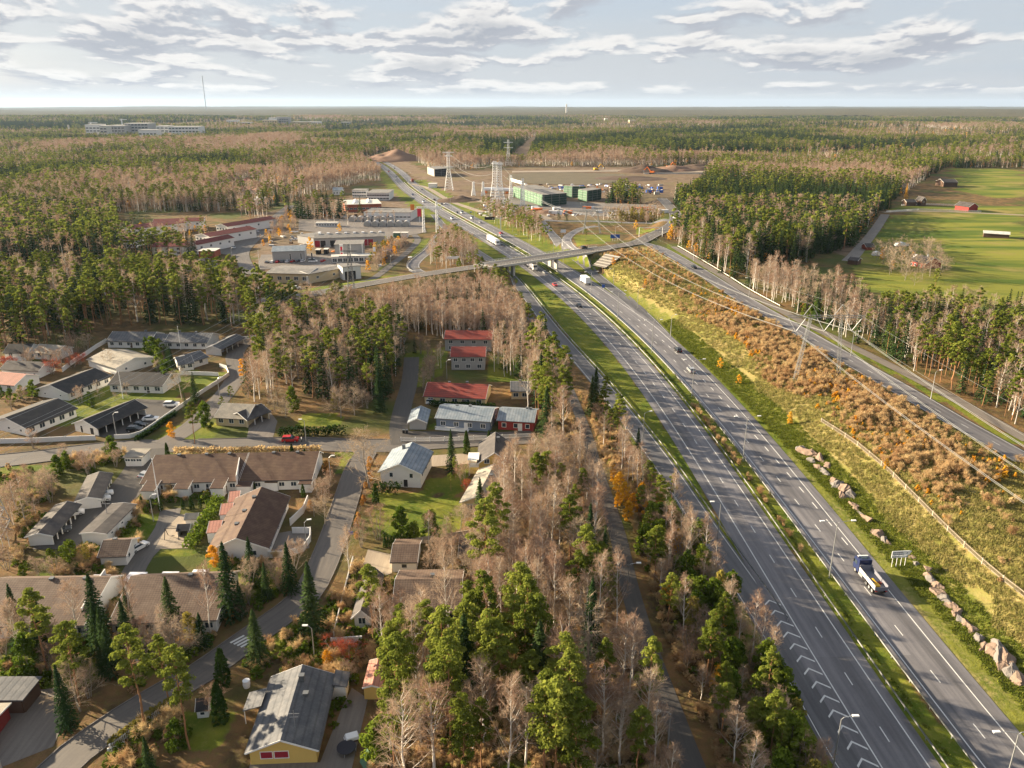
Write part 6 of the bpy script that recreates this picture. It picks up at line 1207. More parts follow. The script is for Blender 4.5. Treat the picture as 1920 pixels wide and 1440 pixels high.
# blue tipper truck
p, a = on_road(1648, 1090, 10.6); bt = empty('tipper_truck', (p[0], p[1], p[2] + .07), a, 'dark blue tipper truck with open grey bed on the right carriageway', 'truck')
MB().side([(2.0, .7), (4.3, .7), (4.42, 1.5), (4.3, 2.9), (3.9, 3.35), (2.0, 3.45)], -1.25, 1.25).build('cab', MATS['truck_blue'], bt); MB().box(4.32, 4.44, -1.05, 1.05, 1.9, 2.75).build('windscreen', MATS['glass'], bt); MB().box(2.9, 4.0, -1.28, 1.28, 1.95, 2.75).build('side_window', MATS['glass'], bt)
MB().box(2.5, 3.1, -.6, .6, 3.46, 3.52).build('roof_hatch', MATS['glass'], bt); MB().box(3.3, 3.6, -1.0, 1.0, 3.46, 3.66).build('light_bar', MATS['lamp_clear'], bt)
MB().box(-4.6, 4.1, -.5, .5, .65, 1.0).build('chassis', MATS['steel_dark'], bt); MB().box(-4.9, 1.6, -1.25, 1.25, 1.15, 1.3).build('bed_floor', MATS['bed_grey'], bt)
for s in (-1, 1): MB().box(-4.9, 1.6, s * 1.25 - .06, s * 1.25 + .06, 1.301, 2.15).build('bed_side', MATS['bed_grey' if s < 0 else 'concrete_light'], bt); MB().box(.2, 1.9, s * 1.1 - .15, s * 1.1 + .15, .5, 1.0).build('fuel_tank', MATS['steel'], bt)  # one bed side coloured paler, sunlight put into its colour
MB().box(1.601, 1.7, -1.25, 1.25, 1.15, 2.6).build('bed_front', MATS['bed_grey'], bt); MB().box(-4.98, -4.901, -1.25, 1.25, 1.15, 1.9).build('tailgate', MATS['bed_grey'], bt)
m = MB().box(-4.3, -3.3, -.1, .9, 1.31, 1.75); m.bar((-3.6, .2, 1.7), (-2.2, .5, 2.0), .22); m.bar((-2.2, .5, 2.0), (-1.4, .5, 1.4), .18); m.build('load', MATS['yellow_paint'], bt); MB().box(-3.2, -2.7, -.9, -.2, 1.31, 1.7).build('load_crate', MATS['wood_red'], bt)
wheels(bt, (3.3, -1.4, -2.7, -3.9), 2.5, .52, .34)
for y in (-.95, .95): MB().box(-5.02, -4.985, y - .2, y + .2, .95, 1.1).build('tail_light', MATS['lamp_red'], bt); MB().box(4.0, 4.2, y * 1.42 - .08, y * 1.42 + .08, 2.0, 2.6).build('mirror', MATS['dark'], bt)
# excavators and heaps on the building site
def excavator(label, u, v, rz, m_):
    p = P(u, v); e = empty('excavator', p, rz, label, 'excavator', 'excavators on the building site')
    for s in (-1.2, 1.2): MB().side([(-2, .1), (2, .1), (2.3, .5), (1.9, 1.0), (-1.9, 1.0), (-2.3, .5)], s - .35, s + .35).build('track', MATS['rubber'], e)
    MB().box(-2.2, 1.3, -1.4, 1.4, 1.1, 2.4).build('body', MATS[m_], e); MB().box(.2, 1.6, -1.3, -.2, 2.401, 3.4).build('cab', MATS['glass'], e); m = MB(); m.bar((1, .3, 2), (4.2, .3, 5.6), .6); m.build('boom', MATS[m_], e); MB().bar((4.2, .3, 5.6), (7, .3, 2.8), .45).build('stick', MATS[m_], e); MB().side([(6.6, 2.8), (7.6, 2.6), (7.4, 1.4), (6.4, 1.6)], -.4, 1).build('bucket', MATS['steel_dark'], e); e.scale = (1.6, 1.6, 1.6)
for i, (u, v, m_) in enumerate(((1118, 320, 'yellow_paint'), (1222, 326, 'orange_paint'), (1254, 316, 'orange_paint'), (1344, 317, 'yellow_paint'))): excavator('%s excavator on the far earthworks, %s' % (m_.split('_')[0], ('left of the bare slope', 'beside the white barrier', 'behind the other orange one', 'at the wood edge')[i]), u, v, (.2, 2.6, .3, 3.3)[i], m_)
def heap(label, u, v, w, h, m_, seed, d=None):
    p = P(u, v); n = 26; xs_ = np.linspace(-1, 1, n); X, Y = np.meshgrid(xs_, xs_); r = np.hypot(X, Y); Z = np.clip(1 - r, 0, 1) ** .8 * h * (.55 + .9 * fbm(X * 9 + seed * 7, Y * 9, 3, seed)); i_ = (np.arange(n - 1)[:, None] * n + np.arange(n - 1)[None]).ravel()
    o = link('earth_heap', np_mesh('earth_heap', np.stack([X.ravel() * w, Y.ravel() * (d or w * .7), Z.ravel() - .3], 1), np.stack([i_, i_ + 1, i_ + n + 1, i_ + n], 1), MATS[m_], True)); o.location = p; tag(o, label, 'earth heap', 'earth heaps on the building site')
for i, (u, v, w, h, m_) in enumerate(((862, 376, 22, 5, 'soil'), (745, 300, 60, 16, 'soil_red'), (1210, 322, 40, 9, 'soil'), (1260, 320, 36, 8, 'soil_red'), (1310, 318, 40, 9, 'soil'), (1180, 335, 50, 4, 'soil'), (1345, 320, 24, 6, 'soil_red'), (1020, 398, 14, 3, 'soil_red'), (950, 388, 10, 2.5, 'soil'))):
    heap('%s earth heap %s' % (('dark', 'reddish')[m_ == 'soil_red'], ('beside the motorway site track', 'rising along the far motorway bend', 'behind the orange excavator', 'behind the far earthworks', 'at the right of the earthworks', 'low behind the bare slope', 'at the wood edge', 'before the green netting', 'at the foot of the white pylons')[i]), u, v, w, h, m_, i + 2)
e = empty('concrete_barrier', P(1207, 326), 0, 'long white barrier on the far earthworks', 'barrier'); [MB().box(i * 6.2, i * 6.2 + 6, -.4, .4, 0, 1.6).build('block', MATS['concrete_light'], e) for i in range(14)]
e = empty('pipe_bundle', P(908, 362), -.15, 'long white pipe on orange supports behind the white pylons', 'pipe'); MB().tube([(0, 0, 4), (48, 0, 3.4)], 2.0, 10).build('pipe', MATS['plastic_white'], e); [MB().box(i * 11 + 1, i * 11 + 3, -2.4, 2.4, 0, 2.1).build('support', MATS['tarp_orange'], e) for i in range(5)]
rng_ = np.random.default_rng(5)
for m_, n_, cn in (('plastic_white', 160, 'white'), ('wood_brown', 120, 'brown'), ('pipe_grey', 140, 'grey'), ('tarp_orange', 36, 'orange'), ('sign_blue', 40, 'blue')):
    mb = MB()
    for i in range(n_):
        u, v = (rng_.uniform(985, 1245), rng_.uniform(345, 364)) if i % 3 == 0 else (rng_.uniform(860, 1240), rng_.uniform(386, 408)) if i % 3 == 1 else (rng_.uniform(495, 790), rng_.uniform(404, 500))
        p = P(u, v)
        if not free(np.array([p.x]), np.array([p.y]), .6)[0]: continue
        a, l, w, h = rng_.uniform(0, 3.1), rng_.uniform(.5, 3), rng_.uniform(.4, 1.2), rng_.uniform(.3, 1.6); c, s_ = math.cos(a), math.sin(a); mb.prism([(p.x + x * c - y * s_, p.y + x * s_ + y * c) for x, y in ((-l, -w), (l, -w), (l, w), (-l, w))], p.z - .1, p.z + h)
    tag(mb.build('stored_material', MATS[m_]), cn + ' stacks of stored material strewn over the yards and the site', 'material', kind='stuff')
# ------------------------------------------------------------------ people
def person(label, p, rz, top, legs):
    me = bpy.data.meshes.new('body'); V = [(0, 0, .95), (0, 0, 1.2), (0, 0, 1.42), (0, 0, 1.52), (.02, 0, 1.68), (0, .19, 1.40), (.03, .26, 1.12), (.12, .27, .88), (0, -.19, 1.40), (0, -.26, 1.12), (.06, -.27, .86), (0, .10, .88), (.06, .11, .48), (0, .11, .06), (.12, .12, .03), (0, -.10, .88), (-.05, -.11, .48), (-.1, -.11, .06), (.03, -.12, .03)]
    E = [(0, 1), (1, 2), (2, 3), (3, 4), (2, 5), (5, 6), (6, 7), (2, 8), (8, 9), (9, 10), (0, 11), (11, 12), (12, 13), (13, 14), (0, 15), (15, 16), (16, 17), (17, 18)]; R_ = [.15, .15, .16, .06, .11, .07, .05, .035, .07, .05, .035, .10, .07, .05, .045, .10, .07, .05, .045]
    me.from_pydata(V, E, []); o = bpy.data.objects.new('person', me); COL.objects.link(o); o.modifiers.new('skin', 'SKIN'); 
    for i, r in enumerate(R_): me.skin_vertices[0].data[i].radius = (r, r)
    me.skin_vertices[0].data[0].use_root = True; o.modifiers.new('sub', 'SUBSURF').levels = 1; dg = bpy.context.evaluated_depsgraph_get(); m2 = bpy.data.meshes.new_from_object(o.evaluated_get(dg)); bpy.data.objects.remove(o)
    for mm in (top, legs, 'skin'): m2.materials.append(MATS[mm])
    for f in m2.polygons: f.material_index = 2 if f.center.z > 1.5 else 0 if f.center.z > .93 else 1; f.use_smooth = True
    e = empty('person', p, rz, label, 'person'); link('body', m2, e); MB().tube([(-.02, 0, 1.62), (-.03, 0, 1.74), (-.01, 0, 1.80)], [.12, .13, .06], 8).build('hair', MATS['bark_dark'], e)
person('person in light jacket standing beside the dark red car', P(566, 829) + Vector((0, 0, .05)), .4, 'wall_white', 'cloth_dark'); person('person in blue jacket at the corner of the yellow house', P(474, 1432), 1.2, 'cloth_blue', 'cloth_dark')
# small garden things
def small(name, label, u, v, cat, parts, rz=0):
    e = empty(name, P(u, v), rz, label, cat)
    for nm, mb, mm in parts: mb.build(nm, MATS[mm], e)
small('rain_barrel', 'white barrel with rim on the lawn left of the yellow house', 463, 1288, 'barrel', [('barrel', MB().tube([(0, 0, 0), (0, 0, .6), (0, 0, 1.2)], [.5, .6, .52], 12), 'plastic_white'), ('rim', MB().tube([(0, 0, 1.2), (0, 0, 1.3)], .58, 12), 'steel_white')])
small('garden_table', 'wooden garden table on the walled terrace', 556, 1022, 'table', [('top', MB().box(-.9, .9, -.5, .5, .7, .76), 'fence_wood')] + [('leg', MB().box(x - .05, x + .05, y - .05, y + .05, 0, .699), 'fence_wood') for x in (-.8, .8) for y in (-.4, .4)], .4)
for i, (u, v) in enumerate(((549, 1018), (561, 1014))): small('garden_chair', 'wooden garden chair %s the terrace table' % ('left of', 'behind')[i], u, v, 'chair', [('seat', MB().box(-.3, .3, -.3, .3, .4, .46), 'fence_wood'), ('backrest', MB().box(-.3, .3, .24, .3, .461, 1.0), 'fence_wood')] + [('leg', MB().box(x - .03, x + .03, y - .03, y + .03, 0, .399), 'fence_wood') for x in (-.25, .25) for y in (-.25, .25)], .5 + i)
small('swing_frame', 'dark swing frame on the gravel court', 325, 1008, 'swing', [('frame', MB().bar((-1.5, -1, 0), (-1.5, 0, 2.2), .1).bar((-1.5, 1, 0), (-1.5, 0, 2.2), .1).bar((1.5, -1, 0), (1.5, 0, 2.2), .1).bar((1.5, 1, 0), (1.5, 0, 2.2), .1).bar((-1.5, 0, 2.2), (1.5, 0, 2.2), .1), 'dark'), ('swing_seat', MB().box(-.3, .3, -.12, .12, .45, .5), 'dark')])
small('television_aerial', 'tall aerial mast beside the flat dark roof', 205, 985, 'aerial', [('mast', MB().bar((0, 0, 0), (0, 0, 7), .1), 'steel'), ('element', MB().bar((-1.4, 0, 6.2), (1.4, 0, 6.2), .08).bar((-1, 0, 5.4), (1, 0, 5.4), .08).bar((0, -1, 6.8), (0, 1, 6.8), .08), 'steel')])
small('covered_woodpile', 'white sheet over a woodpile in the dark garden by the yellow house', 660, 1388, 'woodpile', [('pile', MB().box(-1, 1, -.5, .5, 0, .7), 'wood_brown'), ('sheet', MB().side([(-1.1, .4), (1.1, .4), (.9, .95), (-.8, 1.0)], -.6, .6), 'plastic_white')], .4)
small('garden_tent', 'small green tarpaulin tent near the bottom edge', 697, 1432, 'tent', [('cloth', MB().side([(-1.3, 0), (1.3, 0), (0, 1.7)], -1.3, 1.3), 'green_net'), ('pole', MB().bar((0, -1.35, 0), (0, -1.35, 1.8), .06), 'steel')], .6)
small('trampoline_frame', 'round dark net frame beside the woodpile', 650, 1408, 'trampoline', [('mat', MB().tube([(0, 0, .7), (0, 0, .76)], 1.4, 16), 'cloth_dark')] + [('leg', MB().bar((math.cos(k) * 1.35, math.sin(k) * 1.35, 0), (math.cos(k) * 1.35, math.sin(k) * 1.35, .7), .07), 'steel') for k in (0, 1.57, 3.14, 4.71)])
for i, (u, v) in enumerate(((757, 812), (763, 812))): small('waste_bin', '%s dark wheeled bin by the small carport' % ('left', 'right')[i], u, v, 'bin', [('bin', MB().prism([(-.3, -.35), (.3, -.35), (.3, .35), (-.3, .35)], 0, 1.0), 'dark'), ('lid', MB().box(-.33, .33, -.38, .38, 1.001, 1.08), 'car_grey')])
small('street_sign', 'blue street sign on the pavement beside the autumn hedge', 659, 1015, 'sign', [('post', MB().bar((0, 0, 0), (0, 0, 2.4), .07), 'steel'), ('plate', MB().box(-.5, .5, -.08, -.04, 1.7, 2.5), 'sign_blue')])
# ------------------------------------------------------------------ air
hz_ = MB().box(-33000, 33000, -3500, 34500, -30, 300).build('haze', None); hm = bpy.data.materials.new('haze'); hm.use_nodes = True; t = NT(hm.node_tree); o_ = t.new('ShaderNodeOutputMaterial'); pv = t.new('ShaderNodeVolumePrincipled')
pv.inputs['Color'].default_value = (.52, .71, 1.0, 1); pv.inputs['Density'].default_value = 1.9e-5; pv.inputs['Anisotropy'].default_value = .2; t.ln(pv.outputs[0], o_.inputs['Volume']); hz_.data.materials.append(hm); tag(hz_, 'thin bluish haze over the far forest', 'haze', kind='stuff')
# ------------------------------------------------------------------ where the plants stand
BLOCK = globals().get('BLOCK', [])            # building footprints (polygons in metres)
TREES = []                                    # kind, x, y, height, where-phrase
def fill(px, sp, mix, hr, where, rad=1.2, avoid=()):
    pg = poly(px); x0, y0 = pg.min(0); x1, y1 = pg.max(0); gx, gy = np.meshgrid(np.arange(x0, x1, sp), np.arange(y0, y1, sp))
    gx = (gx + RNG.uniform(-.48, .48, gx.shape) * sp).ravel(); gy = (gy + RNG.uniform(-.48, .48, gy.shape) * sp).ravel()
    k = inside(gx, gy, pg)
    for a in avoid: k &= ~inside(gx, gy, a)
    gx, gy = gx[k], gy[k]; k = free(gx, gy, rad); gx, gy = gx[k], gy[k]; ks = list(mix); pr = np.array([mix[a] for a in ks], float); pr /= pr.sum()
    # species come in patches: bias by a slow noise
    sel = RNG.choice(len(ks), len(gx), p=pr); pn = vnoise(gx, gy, 15, 5 + len(TREES) % 7); sw = RNG.random(len(gx)) < .5; od = np.argsort(-pr); rk = np.argsort(np.argsort(pn)) / max(1, len(pn)); sel = np.where(sw, od[np.minimum(np.searchsorted(np.cumsum(pr[od]), rk), len(od) - 1)], sel)
    cx, cy = np.quantile(gx, [.15, .36, .64, .85]) if len(gx) else (0, 0), np.quantile(gy, [.15, .36, .64, .85]) if len(gy) else (0, 0)
    for x, y, s in zip(gx, gy, sel):
        k = ks[s]; loc = ('frontmost', 'front', 'middle', 'back', 'rearmost')[int(np.searchsorted(cy, y))] + ' ' + ('far left', 'left', 'centre', 'right', 'far right')[int(np.searchsorted(cx, x))]
        TREES.append((k, x, y, min(RNG.uniform(*hr), CAPH.get(k, 99) * RNG.uniform(.7, 1.1)), where, loc.replace('middle centre', 'very middle')))
def one(kind, u, v, h, where): p = P(u, v); TREES.append((kind, p.x, p.y, h, where, ''))
CAPH = {'orange': 3.2, 'yellow': 6, 'green': 8, 'olive': 8, 'alder': 7, 'redbush': 4}
fill([(700, 1520), (690, 1400), (760, 1330), (850, 1240), (960, 1210), (1040, 1260), (1080, 1400), (1100, 1520)], 4.2, {'pine': .58, 'birch': .26, 'spruce': .06, 'green': .10}, (13, 21), 'in the dense pine clump at the bottom edge')
A1 = poly([(700, 1520), (690, 1400), (760, 1330), (850, 1240), (960, 1210), (1040, 1260), (1080, 1400), (1100, 1520)])
fill([(730, 1330), (800, 1230), (850, 1170), (890, 1090), (900, 1000), (930, 950), (980, 905), (1060, 855), (1108, 880), (1130, 940), (1150, 1010), (1170, 1100), (1200, 1210), (1235, 1310), (1285, 1440), (1330, 1520), (1090, 1520)], 3.9,
     {'birch': .56, 'alder': .15, 'pine': .13, 'spruce': .06, 'orange': .03, 'oak': .07}, (11, 18), 'in the mixed strip between the houses and the footpath', avoid=[A1])
fill([(1150, 930), (1205, 880), (1285, 995), (1385, 1130), (1475, 1265), (1550, 1385), (1590, 1520), (1390, 1520), (1325, 1430), (1275, 1310), (1240, 1210), (1210, 1110), (1185, 1010)], 3.1,
     {'green': .24, 'birch': .28, 'pine': .18, 'alder': .16, 'yellow': .08, 'olive': .08}, (7, 13), 'in the narrow strip between the footpath and the slip road')
fill([(1012, 640), (1034, 650), (1120, 765), (1205, 875), (1150, 930), (1128, 860), (1078, 765), (1040, 695)], 4.2, {'pine': .5, 'birch': .22, 'alder': .12, 'spruce': .1, 'orange': .06}, (9, 15), 'in the row of tall trees along the slip road')
fill([(1000, 660), (1040, 700), (1075, 780), (1060, 840), (1010, 850), (985, 790)], 4.6, {'pine': .6, 'birch': .25, 'spruce': .15}, (15, 20), 'beside the red and blue wooden houses')
fill([(425, 705), (450, 650), (530, 605), (620, 592), (700, 604), (765, 640), (748, 700), (735, 755), (640, 755), (560, 745), (470, 755), (438, 735)], 4.0, {'birch': .32, 'pine': .28, 'oak': .12, 'spruce': .14, 'alder': .10, 'orange': .04}, (11, 18), 'between the white row houses and red roofs')
fill([(600, 612), (700, 596), (800, 572), (872, 560), (930, 565), (960, 590), (985, 625), (980, 655), (925, 645), (830, 636), (760, 622), (680, 604)], 2.9, {'birch': .88, 'spruce': .06, 'orange': .06}, (11, 15), 'in the bare birch stand below the overpass road')
fill([(-80, 605), (0, 592), (120, 582), (300, 578), (420, 578), (500, 588), (556, 600), (556, 618), (480, 632), (400, 612), (200, 612), (120, 645), (0, 650), (-80, 660)], 5.2, {'pine': .58, 'spruce': .28, 'birch': .14}, (16, 23), 'in the pine wood behind the white row houses')
fill([(-120, 545), (0, 535), (120, 528), (240, 520), (400, 530), (480, 545), (500, 565), (420, 570), (300, 568), (120, 568), (0, 575), (-100, 585)], 6, {'pine': .5, 'spruce': .3, 'birch': .2}, (14, 20), 'in the pine wood beyond the sand field')
fill([(560, 625), (640, 640), (760, 650), (760, 700), (700, 720), (560, 700)], 6, {'spruce': .45, 'pine': .35, 'birch': .2}, (12, 18), 'in the conifers left of the red roofs')
fill([(852, 512), (905, 516), (945, 540), (958, 575), (985, 612), (1000, 640), (985, 625), (960, 590), (930, 556), (880, 528)], 4.2, {'pine': .62, 'birch': .2, 'green': .1, 'yellow': .08}, (9, 14), 'below the left end of the motorway bridge')
fill([(806, 492), (818, 462), (848, 450), (880, 472), (902, 490), (870, 498), (812, 508)], 4.2, {'birch': .8, 'pine': .2}, (11, 15), 'between the two slip roads left of the motorway')
fill([(908, 388), (1008, 420), (1048, 452), (1042, 462), (985, 455), (935, 425), (905, 400)], 5.0, {'birch': .55, 'pine': .45}, (10, 14), 'between the motorway and the building site')
fill([(1262, 448), (1278, 425), (1292, 390), (1245, 376), (1262, 398), (1330, 402), (1660, 402), (1640, 430), (1612, 462), (1540, 478), (1500, 500), (1420, 498), (1385, 530), (1330, 502)], 4.9, {'spruce': .50, 'pine': .25, 'birch': .2, 'yellow': .03, 'orange': .02}, (15, 21), 'in the spruce wood right of the junction')
fill([(1398, 548), (1500, 592), (1620, 652), (1640, 600), (1610, 575), (1500, 540), (1450, 520), (1402, 532)], 4.0, {'birch': .62, 'spruce': .18, 'oak': .1, 'orange': .04, 'green': .06}, (10, 15), 'in the birch belt along the cycle path')
fill([(1620, 652), (1720, 702), (1820, 757), (1970, 840), (1970, 610), (1850, 606), (1720, 600), (1640, 600)], 4.0, {'pine': .46, 'spruce': .24, 'birch': .3}, (10, 16), 'in the conifer belt right of the cycle path')
fill([(1120, 412), (1150, 402), (1235, 397), (1245, 412)], 4.5, {'birch': .6, 'olive': .3, 'alder': .1}, (8, 12), 'on the traffic island below the building site')
fill([(1132, 388), (1160, 360), (1188, 366), (1205, 392), (1170, 396)], 6, {'spruce': .5, 'pine': .4, 'orange': .1}, (13, 18), 'in the small clump beside the green scaffolded blocks')
fill([(1290, 408), (1262, 432), (1250, 445), (1330, 495), (1420, 500), (1420, 480), (1330, 440)], 5, {'birch': .5, 'yellow': .2, 'pine': .15, 'olive': .15}, (7, 12), 'along the edge of the spruce wood by the junction')
for px, sp, mix, hr, wh in (
    ([(0, 925), (60, 915), (130, 925), (60, 985), (35, 1035), (0, 1050)], 4.6, {'alder': .6, 'olive': .2, 'birch': .2}, (5, 9), 'in the scrub left of the carports'),
    ([(0, 1040), (60, 1035), (150, 1040), (185, 1065), (165, 1085), (0, 1092)], 5.5, {'alder': .45, 'green': .3, 'olive': .25}, (3, 7), 'in the gardens behind the brown row houses'),
    ([(0, 1205), (120, 1190), (260, 1195), (420, 1195), (380, 1245), (280, 1290), (160, 1290), (0, 1262)], 4.3, {'alder': .30, 'birch': .28, 'olive': .12, 'spruce': .16, 'green': .14}, (7, 14), 'before the lower left brown row houses'),
    ([(545, 1050), (592, 1060), (565, 1120), (490, 1160), (420, 1170), (440, 1140), (520, 1095)], 3.6, {'alder': .9, 'orange': .1}, (3, 6), 'on the slope beside the street'),
    ([(645, 1030), (700, 1010), (860, 1000), (905, 1050), (890, 1100), (860, 1120), (790, 1080), (700, 1030)], 4.6, {'alder': .5, 'birch': .25, 'oak': .15, 'green': .1}, (5, 12), 'round the grey tiled houses among the trees'),
    ([(640, 1215), (700, 1195), (840, 1195), (840, 1260), (740, 1325), (700, 1240)], 4.4, {'birch': .45, 'alder': .3, 'pine': .25}, (9, 16), 'in the gardens above the pink shed roof'),
    ([(690, 1110), (860, 1120), (870, 1180), (700, 1185)], 5.2, {'birch': .7, 'alder': .2, 'pine': .1}, (10, 15), 'in front of the large grey tiled house'),
    ([(775, 650), (835, 690), (800, 740), (778, 740)], 4.5, {'alder': .6, 'birch': .3, 'spruce': .1}, (6, 10), 'left of the red roofed houses'),
    ([(925, 650), (1000, 655), (1012, 720), (960, 712), (925, 700)], 4.8, {'birch': .55, 'alder': .3, 'spruce': .15}, (10, 15), 'right of the red roofed houses'),
    ([(450, 745), (555, 760), (560, 775), (520, 790), (505, 765)], 6, {'oak': .6, 'alder': .3, 'green': .1}, (6, 10), 'behind the cream house by the hedge'),
    ([(600, 745), (700, 745), (690, 795), (645, 790)], 6, {'oak': .7, 'olive': .15, 'alder': .15}, (7, 11), 'in the garden behind the long hedge'),
    ([(-20, 640), (60, 640), (175, 655), (150, 690), (60, 690), (-20, 710)], 6.0, {'pine': .45, 'alder': .35, 'redbush': .2}, (9, 17), 'between the left row houses'),
    ([(50, 838), (200, 848), (238, 870), (150, 908), (90, 890)], 5.0, {'alder': .5, 'green': .25, 'oak': .25}, (4, 7), 'along the street left of the small shed'),
    ([(330, 745), (400, 745), (450, 700), (480, 700), (440, 765), (385, 805), (335, 815)], 5.5, {'spruce': .35, 'pine': .3, 'oak': .2, 'green': .15}, (6, 12), 'between the parking lot and the cream house'),
    ([(130, 745), (200, 730), (310, 738), (250, 752), (170, 780)], 6.5, {'green': .4, 'alder': .3, 'oak': .3}, (3, 6), 'in the yards between the black roofs'),
    ([(90, 1285), (300, 1275), (250, 1330), (150, 1385), (60, 1340)], 5.5, {'oak': .35, 'alder': .25, 'pine': .25, 'spruce': .15}, (7, 13), 'on the slope above the lower left street'),
    ([(400, 1100), (540, 1075), (590, 1075), (560, 1125), (470, 1175), (410, 1185)], 5, {'alder': .5, 'birch': .25, 'spruce': .25}, (6, 11), 'on the bank above the zebra crossing'),
    ([(0, 735), (70, 745), (60, 760), (0, 775)], 6, {'green': .5, 'alder': .5}, (3, 6), 'in the yard at the left edge'),
    ([(270, 655), (320, 655), (330, 690), (300, 715), (285, 690)], 5.5, {'green': .4, 'spruce': .4, 'alder': .2}, (5, 9), 'beside the large white hall'),
    ([(640, 1240), (690, 1320), (680, 1440), (620, 1440), (640, 1330)], 5.5, {'alder': .4, 'green': .35, 'spruce': .25}, (3, 7), 'in the shady garden right of the yellow house'),
    ([(330, 1310), (460, 1260), (470, 1330), (440, 1400), (300, 1440)], 7, {'green': .4, 'alder': .4, 'spruce': .2}, (3, 7), 'in the garden left of the yellow house'),
    ([(795, 918), (870, 890), (900, 930), (880, 1000), (845, 1005), (850, 950)], 6, {'alder': .4, 'pine': .3, 'redbush': .3}, (4, 8), 'at the edge of the lawn by the yellow house'),
    ([(620, 870), (640, 870), (610, 960), (590, 1010), (580, 960)], 3.4, {'alder': .7, 'oak': .2, 'orange': .1}, (3, 6), 'between the brown roofed house and the street'),
    ([(480, 425), (545, 395), (560, 428), (520, 455), (490, 470)], 7, {'yellow': .3, 'alder': .4, 'birch': .3}, (5, 9), 'beside the works yard'),
    ([(690, 470), (760, 455), (770, 470), (720, 505), (690, 512)], 5, {'alder': .5, 'yellow': .2, 'pine': .3}, (4, 8), 'on the slope below the works yard'),
    ([(1640, 470), (1760, 470), (1780, 520), (1700, 540), (1640, 500)], 9, {'oak': .9, 'yellow': .1}, (7, 12), 'round the red farmhouse'),
    ([(240, 425), (390, 425), (390, 455), (300, 470), (240, 455)], 9, {'birch': .5, 'pine': .3, 'yellow': .2}, (7, 13), 'in the courtyard of the maroon roofed blocks'),
    ([(-100, 405), (220, 405), (225, 470), (330, 480), (380, 492), (240, 490), (0, 498), (-120, 515)], 6.5, {'pine': .4, 'spruce': .35, 'birch': .25}, (14, 20), 'in the wood left of the maroon roofed blocks'),
    ([(380, 402), (545, 402), (500, 420), (470, 430), (450, 402)], 8, {'birch': .6, 'pine': .4}, (12, 17), 'behind the maroon roofed blocks'),
    ([(545, 402), (650, 402), (650, 412), (560, 415)], 7, {'birch': .5, 'spruce': .5}, (12, 18), 'beside the poplar row')):
    fill(px, sp * .84, mix, hr, wh)
